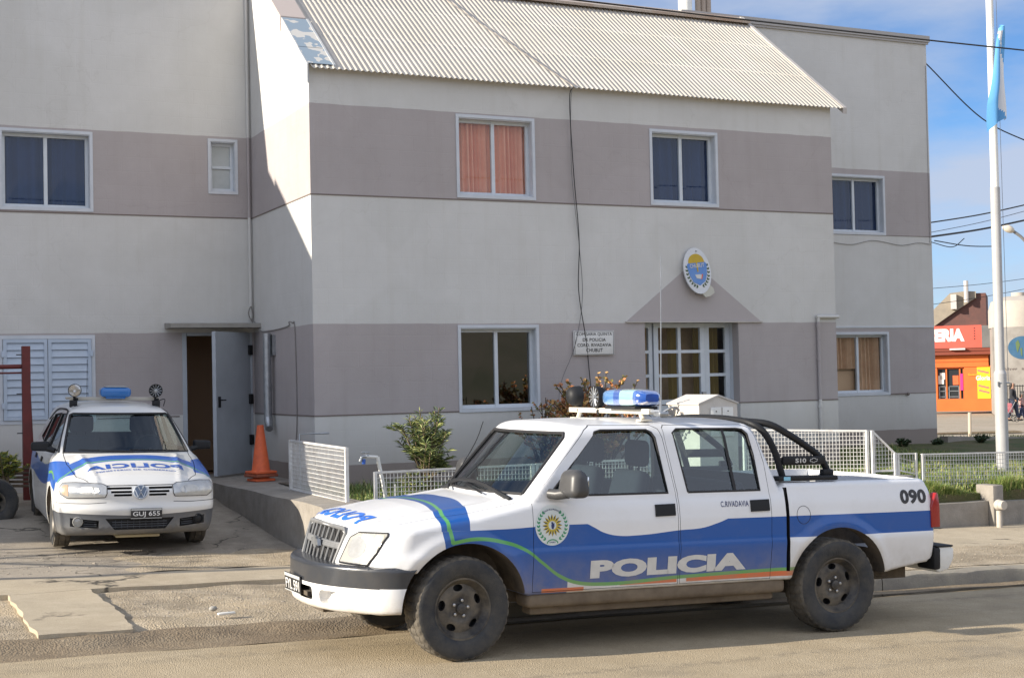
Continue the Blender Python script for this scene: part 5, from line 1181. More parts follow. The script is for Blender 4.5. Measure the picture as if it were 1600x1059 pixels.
beacon(pick, T_(XB+.02, -.31, 1.722), .66, .25, .135, ('beacon', 'beacon_c', 'beacon_d'))
horn(pick, (XB-.02, .52, 1.80), .082, R(180), 'dark', 'spotlight'); horn(pick, (XB-.03, .16, 1.795), .085, 0, 'silver')
b = MB(); b.tube([(XB+.03, -.74, 1.69), (XB+.035, -.74, 1.80), (XB+.03, -.745, 2.83)], [.012, .0045, .0035], 6); b.tube([(XB, -.66, 1.69), (XB+.03, -.74, 1.69)], .014, 6); b.rbox((XB-.01, -.80, 1.655), (XB+.07, -.70, 1.69), .01); b.tube(bez([(XB+.03, -.76, 1.68), (XB+.10, -.80, 1.72), (XB+.12, -.78, 1.66), (XB+.05, -.72, 1.65)], 5), .008, 5); b.build('antenna', M['galv'], lb)
b = MB(); P_ = onface(f_pick, 'top', .0, [.30, .30], [.55, -.6], 1)
b.tube(bez([(.40, .42, 1.10), (.62, .44, 1.42), (.70, .45, 1.60)], 5), .0035, 5); b.build('whip_antenna', M['blackplastic'], pick)

# ------------------------------------------------------------------ hatchback
A_ = R(2.4); GO = np.array([-2.63, -1.75, -.25]); gfx = np.array([-math.sin(A_), -math.cos(A_), -.02]); gfx /= np.linalg.norm(gfx)
gfy = np.cross([0, 0, 1], gfx); gfy /= np.linalg.norm(gfy); gfy = gfy+np.array([0, 0, -.027]); gfy /= np.linalg.norm(gfy); gfz = np.cross(gfx, gfy)
hatch = empty('police_hatchback', label='white police hatchback with blue bonnet stripe parked beside the open side door', cat='car')
e1, e2 = -gfx, -gfy
hatch.matrix_world = Matrix(((e1[0], e2[0], gfz[0], GO[0]), (e1[1], e2[1], gfz[1], GO[1]), (e1[2], e2[2], gfz[2], GO[2]), (0, 0, 0, 1)))
GZ, GR_ = .288, .345
def f_gol(x, y, z):
    ay = np.abs(y)
    Wd = smooth_itp(z, [.15, .30, .46, .60, .80, .93, 1.0], [.755, .79, .805, .803, .785, .755, .73], .02)
    fl = .012*np.exp(-((np.hypot(x, z-GZ)-GR_-.02)/.04)**2)+.012*np.exp(-((np.hypot(x-2.47, z-GZ)-GR_-.02)/.04)**2); Wd = Wd+fl*(z < .7)
    Wd = Wd-.05*np.clip((-.2-x)/.6, 0, 1)**2-.05*np.clip((x-2.6)/.55, 0, 1)**2
    ts = itp(x, [-.85, -.72, -.55, -.2, .25, .4, 2.9, 3.2], [.60, .66, .725, .825, .925, .94, .97, .93])
    tcn = itp(x, [-.85, -.76, -.60, -.2, .12, .4, 2.9, 3.2], [.60, .685, .775, .895, .955, .965, 1.0, .95])
    q = np.clip(ay/.70, 0, 1.25); T = tcn+(ts-tcn)*q**2.8+.015*np.exp(-((ay-.42-.10*np.clip(x+.7, 0, 1))/.03)**2)*(x < .15)
    B = itp(x, [-.85, -.5, 2.9, 3.2], [.19, .17, .18, .28])
    xf = -.80+.24*(ay/.80)**3.+np.maximum(z-.62, 0)*.35+np.maximum(.26-z, 0)*.5-.02*np.exp(-((z-.44)/.05)**2)
    xr = 3.13-.12*((z-.6)/.4)**2-.10*(ay/.8)**4
    lo = smax(ay-Wd, z-T, .06); lo = smax(lo, B-z, .05); lo = smax(lo, (xf-x)*.92, .07); lo = smax(lo, x-xr, .06)
    Wc = itp(z, [.8, .93, 1.36, 1.5], [.735, .715, .545, .50])
    xw = .22+(z-.93)*1.62-.12*(1-(ay/.62)**2); xb = 3.02-(z-.95)*.85
    Tr = 1.472-.05*(ay/.55)**2.2-.09*np.clip(1.5-x, 0, 1)**1.5-.07*np.clip(x-1.9, 0, 1.2)**1.6
    cb = smax(ay-Wc, z-Tr, .08); cb = smax(cb, (xw-x)*.6, .03); cb = smax(cb, x-xb, .05); cb = smax(cb, .85-z, .02)
    return smin(lo, cb, .02)
def cavg(x, y, z):
    g = f_gol(x, y, z)+.04; g = smax(g, .32-x, .02); g = smax(g, x-2.75, .02); return smax(g, .45-z, .02)
h = paint_nodes('hatchback_paint', None, dz=(.10, .33), dmax=.5, dirtcol=(.33, .30, .25), grime=.7)
x, aY, z, m_ = h.X, h.aY, h.Z, h.m
fh = h.curve(aY, [(0, -.20), (.3, -.22), (.5, -.27), (.62, -.36), (.72, -.46), (.8, -.50)], 0, .8, -1, 1)
rh = h.curve(aY, [(0, .03), (.3, .01), (.5, -.04), (.62, -.12), (.72, -.22), (.8, -.24)], 0, .8, -1, 1)
b1 = h.mul(h.mul(h.gt(x, fh), h.lt(x, rh)), h.gt(z, .70))
gl = h.mul(h.lt(m_('ABSOLUTE', m_('SUBTRACT', x, m_('ADD', fh, .035))), .013), h.gt(z, .70))
topg = h.curve(x, [(-.6, .74), (-.2, .84), (.0, .88), (.3, .86), (.7, .81), (1.4, .80), (2.2, .85), (3.2, .90)], -.6, 3.2)
b2 = h.mul(h.mul(h.gt(x, m_('MULTIPLY_ADD', z, -.55, -.02)), h.lt(z, topg)), h.mul(h.gt(z, m_('SUBTRACT', topg, .21)), h.lt(z, .90)))
g2 = h.mul(h.mul(h.lt(m_('ABSOLUTE', m_('SUBTRACT', z, m_('SUBTRACT', topg, .11))), .014), h.lt(z, .85)), h.mul(h.gt(x, -.25), h.lt(x, .35)))
side = h.gt(aY, .60); b2 = h.mul(b2, side); g2 = h.mul(g2, side)
low = h.mul(h.lt(z, m_('MULTIPLY_ADD', aY, .045, .378)), h.lt(x, -.30)); rear = h.lt(z, .30)
h.col = h.mix(h.mx(b1, b2), (.66, .66, .64), (.03, .12, .46)); h.col = h.mix(h.mx(gl, g2), h.col, (.16, .42, .10)); h.col = h.mix(low, h.col, (.10, .108, .12))
M['golp'] = h.finish()
gb_ = fieldmesh('hatch_body', f_gol, -.42, 2.7, .62, step=.02, nth=220, nfan=28); gb_.materials.append(M['golp'])
cv = fieldmesh('cav', cavg, .7, 2.3, .85, step=.04, nth=64, nfan=14); cv.materials.append(M['dash']); gb_ = boolean(gb_, cv)
ct = MB()
for s_ in (-1, 1):
    for cx in (.0, 2.47): ct.prism([(cx+GR_*math.cos(R(a)), GZ+GR_*math.sin(R(a))) for a in range(0, 181, 6)]+[(cx-GR_, -.2), (cx+GR_, -.2)], 'y', s_*.50, s_*1.1)
gb_ = boolean(gb_, cutter(ct, M['under']))
V1 = [(.40, .965), (1.42, .965), (1.40, 1.33), (1.02, 1.34), (.93, 1.31)]; V2 = [(1.50, .965), (2.15, .975), (2.10, 1.30), (1.48, 1.335)]; V3 = [(2.24, .98), (2.62, 1.02), (2.38, 1.24), (2.2, 1.28)]
ct = MB()
for s_ in (-1, 1):
    for p in (V1, V2, V3): ct.prism(p, 'y', s_*.35, s_*1.1)
gb_ = boolean(gb_, cutter(ct, M['seal']))
GW = [(-.655, .955), (.655, .955), (.535, 1.335), (.50, 1.35), (-.50, 1.35), (-.535, 1.335)]
ct = MB(); ct.prism(GW, 'x', -.3, 1.6); gb_ = boolean(gb_, cutter(ct, M['seal']))
ct = MB(); ct.prism([(-.5, 1.05), (.5, 1.05), (.42, 1.28), (-.42, 1.28)], 'x', 2.4, 3.4); gb_ = boolean(gb_, cutter(ct, M['seal']))
E1 = [(.34, .24), (1.455, .24), (1.455, .95), (1.44, 1.375), (.98, 1.375), (.36, .97)]; E2 = [(1.468, .24), (2.10, .24), (2.20, .60), (2.20, .95), (2.14, 1.345), (1.453, 1.375), (1.468, .95)]
gd = []
for s_ in (-1, 1):
    for p in (E1, E2): a = MB(); a.prism(inset(p, .003), 'y', s_*.38, s_*1.1); gd.append((s_, p is E1, boolean(gb_, cutter(a, M['seal']), 'INTERSECT')))
for p in (E1, E2):
    ct = MB()
    for s_ in (-1, 1): ct.prism(p, 'y', s_*.38, s_*1.1)
    gb_ = boolean(gb_, cutter(ct, M['seal']))
def cg1(me, pts, axis, w_, d0, d1):
    for i in range(len(pts)-1):
        global gp
        gp = MB(); ribbon(pts[i:i+2], axis, w_, d0, d1); me = boolean(me, cutter(gp, M['seal']))
    return me
gb_ = cg1(gb_, [(.30, .655), (-.10, .655), (-.52, .60), (-.66, .50)], 'z', .007, .70, 1.2); gb_ = cg1(gb_, [(.30, -.655), (-.10, -.655), (-.52, -.60), (-.66, -.50)], 'z', .007, .70, 1.2)
gb_ = cg1(gb_, [(-.50, .688), (-.34, .680), (.34, .680), (.50, .688)], 'x', .008, -1.2, -.66)
# grille slots and lower intakes
for s_ in (-1, 1): gb_ = cg1(gb_, [(s_*.335, .515), (s_*.50, .505), (s_*.79, .505)] if s_ > 0 else [(-.79, .505), (-.50, .505), (-.335, .515)], 'x', .006, -1.2, -.50)
ct = MB()
for zz in (.655, .620, .588):
    hw = .325-(.66-zz)*.9
    for a, c in ((-hw, -.085), (.085, hw)): ct.box((-1.2, a, zz-.012), (-.70, c, zz+.010))
gb_ = boolean(gb_, cutter(ct, M['seal']))
ct = MB(); ct.prism([(-.34, .352), (.34, .352), (.25, .240), (-.25, .240)], 'x', -1.2, -.74)
gb_ = boolean(gb_, cutter(ct, M['seal']))
for s_ in (-1, 1):
    ct = MB(); p = [(s_*.40, .335), (s_*.68, .36), (s_*.68, .275), (s_*.40, .255)]; ct.prism(p if s_ > 0 else p[::-1], 'x', -1.2, -.66); gb_ = boolean(gb_, cutter(ct, M['seal']))
link('body', shade(gb_, f_gol), None, hatch)
for s_, fr, me in gd:
    if not len(me.polygons): continue
    d_ = link('door', shade(me, f_gol), None, hatch)
    for p in ((V1,) if fr else (V2,)):
        link('side_window', patch(flatpoly([inset(p, -.001)]), f_gol, 'side', -.012, s_, .06), M['carglass'], d_)
        b = MB(); pts = onface(f_gol, 'side', -.002, *zip(*p), s_); b.tube([Vector(q) for q in pts]+[Vector(pts[0])], .008, 6, False); b.build('window_seal', M['seal'], d_)
    hx0 = 1.28 if fr else 2.0
    link('door_handle', patch(flatpoly([[(hx0, .80), (hx0+.13, .80), (hx0+.13, .855), (hx0, .85)]]), f_gol, 'side', .012, s_, .03, .02), M['blackplastic'], d_)
for s_ in (-1, 1): link('quarter_window', patch(flatpoly([V3]), f_gol, 'side', -.01, s_, .06), M['carglass'], hatch)
link('windscreen', patch(flatpoly([GW]), f_gol, 'front', -.012, 1, .06), M['carglass'], hatch)
link('rear_window', patch(flatpoly([[(-.5, 1.05), (.5, 1.05), (.42, 1.28), (-.42, 1.28)]]), f_gol, 'front', -.012, -1, .06), M['carglass'], hatch)
b = MB(); fine = []
for i in range(len(GW)):
    p, q = GW[i], GW[(i+1) % len(GW)]
    for k in range(8): fine.append((p[0]+(q[0]-p[0])*k/8, p[1]+(q[1]-p[1])*k/8))
pts = onface(f_gol, 'front', .0, *zip(*fine), 1); b.tube([Vector(p) for p in pts]+[Vector(pts[0])], .012, 6, False); b.build('windscreen_seal', M['seal'], hatch)
b = MB()
for s_ in (-1, 1):   # dark drip moulding over the doors
    q = [(.30, .955), (.62, 1.14), (.92, 1.32), (1.1, 1.372), (1.45, 1.385), (2.1, 1.355), (2.5, 1.23)]
    pts = onface(f_gol, 'side', .002, *zip(*q), s_); b.tube(bez([Vector(p) for p in pts], 5), .010, 6, False)
b.build('drip_moulding', M['seal'], hatch)
for s_ in (-1, 1):
    HL = [(s_*.345, .568), (s_*.70, .556), (s_*.76, .595), (s_*.765, .665), (s_*.735, .705), (s_*.62, .712), (s_*.37, .700), (s_*.325, .675), (s_*.33, .60)]
    hl = link('headlight', patch(flatpoly([HL]), f_gol, 'front', .006, 1, .03, .02), M['glens'] if 'glens' in M else M['lens'], hatch)
    b = MB(); pts = onface(f_gol, 'front', .003, *zip(*densify(HL)), 1); b.tube([Vector(p) for p in pts]+[Vector(pts[0])], .005, 5, False); b.build('headlight_seal', M['seal'], hl)
    link('reflector', patch(flatpoly([ell(s_*.50, .635, .10, .042, 24)]), f_gol, 'front', .0075, 1, .03), M['refl'], hl); link('indicator', patch(flatpoly([[(s_*.69, .575), (s_*.735, .59), (s_*.755, .62), (s_*.752, .66), (s_*.72, .688), (s_*.69, .69)]]), f_gol, 'front', .0075, 1, .03), M['amber'] if s_ > 0 else M['glens'], hl)
    P_ = onface(f_gol, 'front', -.004, [s_*.60], [.322], 1)[0]; Mg = Matrix.Translation(P_) @ Matrix.Rotation(R(-90), 4, 'Y') @ Matrix.Rotation(0, 4, 'Z')
    b = MB(); b.lathe([(.05, -.01), (.052, .02), (.045, .024), (.042, .01)], 24, Mg); b.lathe([(.042, .01), (.02, .018), (0, .02)], 24, Mg); b.build('fog_lamp', M['lens'] if s_ > 0 else M['blackplastic'], hatch)
    b = MB()
    for zz in (.325, .30, .28): b.tube([Vector(p)+Vector((.03, 0, 0)) for p in onface(f_gol, 'front', 0, [s_*.42, s_*.54], [zz-.006, zz], 1)], .004, 5)
    b.build('intake_bars', M['bump'], hatch)
b = MB()
for zz in (.315, .29, .268): b.tube([Vector(p)+Vector((.02, 0, 0)) for p in onface(f_gol, 'front', 0, np.linspace(-.27, .27, 7), np.full(7, zz), 1)], .005, 5)
for yv in np.linspace(-.24, .24, 9): b.tube([Vector(p)+Vector((.02, 0, 0)) for p in onface(f_gol, 'front', 0, [yv, yv], [.25, .333], 1)], .003, 5)
b.build('intake_bars', M['bump'], hatch)
# round badge: ring with the two stacked letters
Pb = onface(f_gol, 'front', .004, [0], [.617], 1)[0]; Mg = Matrix.Translation(Pb) @ Matrix.Rotation(R(-84), 4, 'Y')
b = MB(); b.lathe([(.072, -.03), (.074, .004), (.070, .010), (.062, .010), (.060, .004), (0, .004)], 32, Mg)
Mv = Matrix.Translation(Pb) @ Matrix.Rotation(R(6), 4, 'Y')
def st(p, q): b.tube([Mv @ Vector((-.015, p[0], p[1])), Mv @ Vector((-.015, q[0], q[1]))], .005, 5)
st((-.027, .054), (0, .006)); st((0, .006), (.027, .054)); st((-.056, .022), (-.026, -.052)); st((-.026, -.052), (0, .0)); st((0, 0), (.026, -.052)); st((.026, -.052), (.056, .022))
b.build('badge', mat('badge_pale_metal', (.50, .55, .62), .3, metal=.5), hatch)
b = MB(); b.lathe([(.060, .0062), (0, .0062)], 32, Mg); b.build('badge_field', mat('badge_blue_grey', (.16, .22, .32), .4), hatch)
plate('number_plate', hatch, Matrix.Translation((-.835, -.055, .350)) @ Matrix.Rotation(R(-90), 4, 'Z') @ Matrix.Rotation(R(2), 4, 'X'), 'GUJ 655', .31, .105)
for txt, hh, wd, xx, mirr, m, bo in (('POLICIA', .125, .98, -.405, True, M['bluepaint'], .04), ('MINISTERIO DE GOBIERNO', .034, .80, -.48, False, M['bluepaint'], .025)):
    me = text_mesh(txt, hh, wd, bold=bo, mirror=mirr, spacing=1.08); bm = bmesh.new(); bm.from_mesh(me); bmesh.ops.triangulate(bm, faces=bm.faces[:])
    for v in bm.verts: X_, Y_ = v.co.x, v.co.y; v.co = Vector((xx+Y_-.05*(abs(X_)/.5)**2, -X_, v.co.z))
    link('lettering', patch(bm, f_gol, 'top', .003, 1, .03), m, hatch)
for s_ in (-1, 1):
    b = MB(); bm = bmesh.new(); bmesh.ops.create_cube(bm, size=1)
    for v in bm.verts: v.co.x *= .10; v.co.y *= .19; v.co.z *= .11*(1 if v.co.y*s_ < 0 else .85)
    bmesh.ops.bevel(bm, geom=bm.edges[:], offset=.03, segments=4, profile=.6, affect='EDGES'); bm.transform(Matrix.Translation((.56, s_*.865, 1.01))); b.bm(bm, True); b.tube([(.50, s_*.72, .965), (.53, s_*.80, .985)], .03, 8)
    b.build('side_mirror', M['blackplastic'], hatch)
for (cx, s_) in ((0, -1), (0, 1), (2.47, -1), (2.47, 1)): wheel('wheel', hatch, (cx, s_*.695, .288), .288, .175, .172, s_, steer=0, tread=30)
seat(hatch, 1.15, -.34, .42, M['seat'], .44); seat(hatch, 1.15, .34, .42, M['seat'], .44)
b = MB(); b.rbox((1.75, -.55, .42), (2.2, .55, .58), .05, seg=3); b.rbox((2.1, -.55, .55), (2.25, .55, 1.02), .05, seg=3); b.build('rear_seat', M['seat'], hatch)
b = MB(); b.rbox((.34, -.62, .70), (.70, .62, .92), .05, seg=3); b.build('dashboard', M['dash'], hatch)
b = MB(); b.lathe([(.17+.012*math.cos(R(a)), .012*math.sin(R(a))) for a in range(0, 360, 45)], 28, Matrix.Translation((.78, -.33, .95)) @ Matrix.Rotation(R(-66), 4, 'Y'), closed=True); b.tube([(.62, -.33, .87), (.78, -.33, .95)], .02, 8); b.build('steering_wheel', M['blackplastic'], hatch)
b = MB(); b.box((-.3, -.6, .17), (2.9, .6, .22)); b.tube([(2.47, -.65, GZ), (2.47, .65, GZ)], .03, 8); b.tube([(0, -.65, GZ), (0, .65, GZ)], .03, 8); b.build('underbody', M['under'], hatch)
b = MB(); b.rbox((-.66, -.22, .145), (-.40, .22, .175), .01); b.build('splash_guard', mat('dusty_yellowish_plate', (.42, .36, .22), .8), hatch)
b = MB()
for y0_, y1_ in ((-.05, .50), (-.55, -.02)):
    P_ = onface(f_gol, 'front', .014, [y0_, y1_], [.968, .985], 1); b.tube([Vector(p) for p in P_], .007, 5)
b.build('wipers', M['blackplastic'], hatch)
lb2 = bpy.data.objects.new('roof_rack', None); C.objects.link(lb2); lb2.parent = hatch
XG = 1.28; b = MB(); b.rbox((XG-.03, -.50, 1.485), (XG+.03, .50, 1.522), .008); b.rbox((XG+.40, -.50, 1.485), (XG+.46, .50, 1.515), .008); b.box((XG, -.48, 1.49), (XG+.43, -.455, 1.51)); b.box((XG, .455, 1.49), (XG+.43, .48, 1.51)); b.build('cross_bar', mat('grey_beige_bar', (.40, .38, .33), .6), lb2)
for s_ in (-1, 1): b = MB(); b.rbox((XG-.14, s_*.42-.04, 1.405), (XG-.05, s_*.42+.04, 1.43), .01); b.rbox((XG-.08, s_*.46-.04, 1.405), (XG+.02, s_*.46+.04, 1.486), .01); b.build('rack_foot', M['blackplastic'], lb2)
bm_ = bpy.data.objects.new('beacon', None); C.objects.link(bm_); bm_.parent = hatch
b = MB(); b.rbox((XG-.11, -.17, 1.525), (XG+.11, .17, 1.635), .04, seg=4); b.rbox((XG-.08, -.11, 1.505), (XG+.08, .11, 1.53), .01); b.build('beacon_lens', mat('solid_blue_beacon', (.015, .14, .42), .25, coat=.6), bm_)
b = MB(); b.rbox((XG-.09, -.12, 1.636), (XG+.09, .12, 1.650), .006); b.build('beacon_cap', M['galv'], bm_)
horn(hatch, (XG-.05, .45, 1.60), .072, 0, 'lamp', 'spotlight'); horn(hatch, (XG-.05, -.45, 1.60), .075, 0, 'dark')
b = MB(); b.tube([(XG+.8, .22, 1.44), (XG+.83, .22, 1.95)], .003, 5); b.tube(bez([(XG, -.48, 1.48), (XG-.02, -.56, 1.50), (XG, -.55, 1.42)], 4), .005, 5); b.build('antenna', M['blackplastic'], lb2)

# ------------------------------------------------------------------ fences of welded mesh
def meshpanel(b, P0, P1, zb0, zb1, zt0, zt1, sp=.042, spz=.05, r=.0029):
    """wires between two uprights P0, P1 (x,y); bottoms zb, tops zt"""
    P0, P1 = Vector((*P0, 0)), Vector((*P1, 0)); L_ = (P1-P0).length; d = (P1-P0)/L_; nrm = Vector((-d.y, d.x, 0))
    def bar(a, c, q):
        ax = (c-a).normalized(); s1 = nrm*q; s2 = ax.cross(nrm)*q
        vs_ = [a-s1-s2, a+s1-s2, a+s1+s2, a-s1+s2, c-s1-s2, c+s1-s2, c+s1+s2, c-s1+s2]; b.add(vs_, [(0, 1, 5, 4), (1, 2, 6, 5), (2, 3, 7, 6), (3, 0, 4, 7)])
    n = max(2, round(L_/sp))
    for i in range(1, n):
        t = i/n; p = P0+d*L_*t+nrm*.0; bar(p+Vector((0, 0, zb0+(zb1-zb0)*t)), p+Vector((0, 0, zt0+(zt1-zt0)*t)), r)
    H = max(zt0-zb0, zt1-zb1); m = max(2, round(H/spz))
    for k in range(1, m):
        za, zc = zb0+H*k/m, zb1+H*k/m
        t0, t1 = 0., 1.
        if za > zt0: continue
        if zc > zt1:   # sloping top: stop where the top is
            t1 = (zt0-za)/((zt0-za)-(zt1-zc)) if (zt0-za)-(zt1-zc) else 1
        bar(P0+d*L_*t0+nrm*.003+Vector((0, 0, za)), P0+d*L_*t1+nrm*.003+Vector((0, 0, za+(zc-za)*t1)), r)
def fence(name, runs, label, rail=.018, cat='fence', **kw):
    """runs: list of (P0, P1, zb0, zb1, zt0, zt1)"""
    root = empty(name, (0, 0, 0), label=label, cat=cat, **kw)
    b = MB()
    for r_ in runs: meshpanel(b, *r_)
    b.build('wire_mesh', M['whitemetal'], root); b = MB()
    for (P0, P1, b0, b1, t0, t1) in runs:
        for (za, zc) in ((b0, b1), (t0, t1)):
            a, c = Vector((*P0, za)), Vector((*P1, zc)); d = (c-a).normalized(); n_ = Vector((-d.y, d.x, 0)).normalized()*rail*.6; u = d.cross(n_).normalized()*rail*.6
            vs_ = [a-n_-u, a+n_-u, a+n_+u, a-n_+u, c-n_-u, c+n_-u, c+n_+u, c-n_+u]; b.add(vs_, [(0, 1, 5, 4), (1, 2, 6, 5), (2, 3, 7, 6), (3, 0, 4, 7), (3, 2, 1, 0), (4, 5, 6, 7)])
    b.build('rail', M['whitemetal'], root)
    ends = {}
    for (P0, P1, b0, b1, t0, t1) in runs:
        for P, z0_, z1_ in ((P0, b0, t0), (P1, b1, t1)): k = (round(P[0], 2), round(P[1], 2)); q = ends.get(k, (9, -9)); ends[k] = (min(q[0], z0_), max(q[1], z1_))
    for (X_, Y_), (z0_, z1_) in ends.items():
        p = MB(); p.box((X_-rail, Y_-rail, z0_-.10), (X_+rail, Y_+rail, z1_+.008)); p.build('post', M['whitemetal'], root)
    return root
fence('mesh_gate_panel', [((-.56, -.80), (-.60, -2.98), .155, .150, .735, .72)], 'white wire mesh side panel on the raised path beside the orange cone, half in shade')
fence('mesh_fence', [((-.30, -3.02), (1.55, -3.02), .10, .06, .455, .455), ((1.60, -3.02), (3.4, -3.02), .05, .02, .455, .45)], 'low white mesh fence in front of the oleander left of the pickup windscreen')
fence('mesh_fence', [((4.95, -2.2), (6.20, -3.05), .10, .10, .70, .665)], 'tall white mesh panel seen through the roll bar of the pickup')
fence('mesh_fence', [((6.26, -3.08), (6.56, -3.14), .16, .16, .66, .37)], 'short white mesh panel with a slanting top between tall panel and low fence', rail=.02)
fence('mesh_fence', [((6.60, -3.15), (6.86, -3.18), .16, .10, .365, .36)], 'smallest low white mesh panel left of the thin gap', rail=.014)
fence('mesh_fence', [((6.95, -3.2), (9.6, -3.52), -.13, -.20, .345, .30)], 'long low white mesh fence in front of the flagpole and tall grass', rail=.016)
b = MB(); b.rbox((5.95, -3.3, -.2), (6.72, -3.0, .10), .015); b.build('concrete_block', M['concrete'], label='pale concrete footing under the slanting mesh panel', cat='footing')
# tap on a slanting pipe
b = MB(); b.tube([(-.05, -2.72, -.05), (-.10, -2.72, .3), (-.16, -2.72, .60)], .020, 10); b.tube([(-.16, -2.72, .60), (-.30, -2.72, .615)], .016, 8)
t_ = empty('garden_tap', (0, 0, 0), label='white standpipe with a tap leaning beside the mesh fence', cat='tap'); b.build('pipe', M['white'], t_)
b = MB(); b.tube([(-.26, -2.72, .615), (-.34, -2.72, .61), (-.36, -2.72, .56)], .016, 8); b.tube([(-.30, -2.72, .62), (-.30, -2.72, .655)], .010, 6); b.tube([(-.345, -2.72, .66), (-.255, -2.72, .655)], .008, 6); b.build('tap_head', M['galv'], t_)
b = MB(); b.tube([(-.315, -2.72, .585), (-.32, -2.72, .53)], .020, 8); b.build('hose_end', M['bluepaint'], t_)
b = MB(); b.tube([(.02, -2.75, 0), (.02, -2.75, .30)], .014, 8); b.build('short_stake', M['white'], t_)
# traffic cones, one stacked over a second
def cone(x, y, z, hgt, r, label):
    c = empty('traffic_cone', (x, y, z), rz=.2, label=label, cat='traffic cone')
    b = MB(); b.lathe([(r*1.0, .035), (r*.92, .05), (.046, hgt-.03), (.042, hgt), (.032, hgt), (.030, hgt-.02)], 28); b.build('cone_body', M['cone'], c)
    b = MB(); b.rbox((-r*1.22, -r*1.22, 0), (r*1.22, r*1.22, .035), .012); b.build('base', M['cone'], c); return c
c1 = cone(-.42, 1.02, .145, .17, .115, 'dusty orange cone base underneath, lowest in the stack by the side wall')
c2 = cone(-.42, 1.02, .245, .63, .128, 'tall orange traffic cone stacked on another by the side door')
b = MB(); b.rbox((-.165, -.16, -.045), (.165, .16, -.004), .014, Matrix.Rotation(.12, 4, 'Z')); b.build('lower_base', mat('dusty_cone_base', (.36, .10, .05), .8, var=(.25, .08, .045), vs_=8), c2)
b = MB(); 
for q in (-.02, .012): b.box((q, -.047, .475), (q+.018, -.040, .492))
b.build('sticker', M['white'], c2)
b = MB(); b.box((-.40, -.6, .157), (-.05, .3, .165)); b.build('drain_cover', M['under'], label='dark flat drain cover on the raised path beside the mesh panel', cat='drain cover')
b = MB(); b.tube([(-.40, -.66, .15), (-.40, -.66, .80), (-.03, -.66, .80)], .012, 8); b.build('bent_tube', M['galv'], label='thin grey bent tube frame against the wall corner behind the mesh panel', cat='tube')

# ------------------------------------------------------------------ plants
def leafmesh(spots, m, name, parent, L0=.09, wd=.016, **kw):
    """spots: (pos, direction) -> slim folded leaves"""
    b = MB()
    for p, d, s_ in spots:
        d = Vector(d).normalized(); side = d.cross(Vector((rnd.uniform(-1, 1), rnd.uniform(-1, 1), rnd.uniform(-.3, 1)))).normalized(); L_ = L0*s_; w_ = wd*s_; up = side.cross(d)
        p = Vector(p); mid = p+d*L_*.5+up*.004; tip = p+d*L_-Vector((0, 0, L_*.12)); b.cm = rnd.randrange(len(m))
        b.add([p, mid-side*w_*.5, tip, mid+side*w_*.5, mid-up*.004], [(0, 1, 4), (1, 2, 4), (0, 4, 3), (4, 2, 3)])
    return b.build(name, m, parent, **kw)
def leaf(name, c, c2):
    m = mat(name, c, .55, var=c2, vs_=9); bs = m.node_tree.nodes['Principled BSDF']; return m
LV = [leaf('oleander_leaf', (.12, .17, .05), (.18, .22, .07)), leaf('oleander_leaf_pale', (.22, .25, .075), (.30, .31, .10)), leaf('oleander_leaf_dark', (.03, .055, .02), (.045, .08, .03))]
LR = [leaf('dry_rose_leaf', (.60, .36, .13), (.46, .28, .11)), leaf('rusty_rose_leaf', (.46, .19, .08), (.34, .14, .06)), leaf('olive_rose_leaf', (.16, .16, .05), (.24, .20, .07))]
M['bark'] = mat('bark', (.14, .10, .06), .9, var=(.20, .16, .10), vs_=12); M['twig'] = mat('dark_twig', (.06, .045, .035), .9)
def shrub(name, base, stems, spread, hgt, ml, L0, wd, dens, label, cat, seed, low=.35, stemm='bark', jit=.05, lean=(0, 0)):
    global rnd; rnd = random.Random(seed); root = empty(name, base, label=label, cat=cat); st = MB(); sp = []
    for i in range(stems):
        a = rnd.uniform(0, 2*math.pi); rr = spread*math.sqrt(rnd.random()); hh = hgt*rnd.uniform(.72, 1)*(1-.35*(rr/spread)**2)
        tip = Vector((rr*math.cos(a)+lean[0], rr*math.sin(a)+lean[1], hh)); mid = Vector((tip.x*.35+rnd.uniform(-jit, jit), tip.y*.35, hh*.5)); path = bez([(rnd.uniform(-.03, .03), rnd.uniform(-.03, .03), 0), mid, tip], 7)
        st.tube(path, [.013*(1-.8*k/len(path))+.002 for k in range(len(path))], 5)
        subs = [(path, low)]
        for q in range(3):
            k = rnd.randrange(4, len(path)-2); d = Vector((rnd.uniform(-1, 1), rnd.uniform(-1, 1), rnd.uniform(.3, 1))).normalized()*hgt*rnd.uniform(.14, .26); sb = [path[k], path[k]+d*.5+Vector((0, 0, .01)), path[k]+d]
            st.tube(sb, [.005, .004, .002], 4); subs.append((bez(sb, 4), .3))
        for pth, l0 in subs:
            n = len(pth)
            for k in range(n-1):
                if k/n < l0: continue
                for q in range(dens):
                    t = rnd.random(); p = pth[k]*(1-t)+pth[k+1]*t; ax = (pth[k+1]-pth[k]).normalized(); a2 = rnd.uniform(0, 6.28); o_ = Vector((math.cos(a2), math.sin(a2), 0)); sp.append((p, ax*rnd.uniform(.5, 1.1)+o_, rnd.uniform(.6, 1.1)))
    st.build('stem', M[stemm], root); leafmesh(sp, ml, 'foliage', root, L0, wd); return root
shrub('oleander', (.92, -1.5, .03), 24, .42, 1.12, LV, .115, .0165, 7, 'green oleander bush with narrow leaves between tap and ground floor window', 'bush', 3, .42)
shrub('oleander', (.62, -1.75, .03), 5, .22, .42, [LV[1], LV[0]], .08, .018, 4, 'small pale green shoot at the foot of the oleander', 'bush', 5, .3)
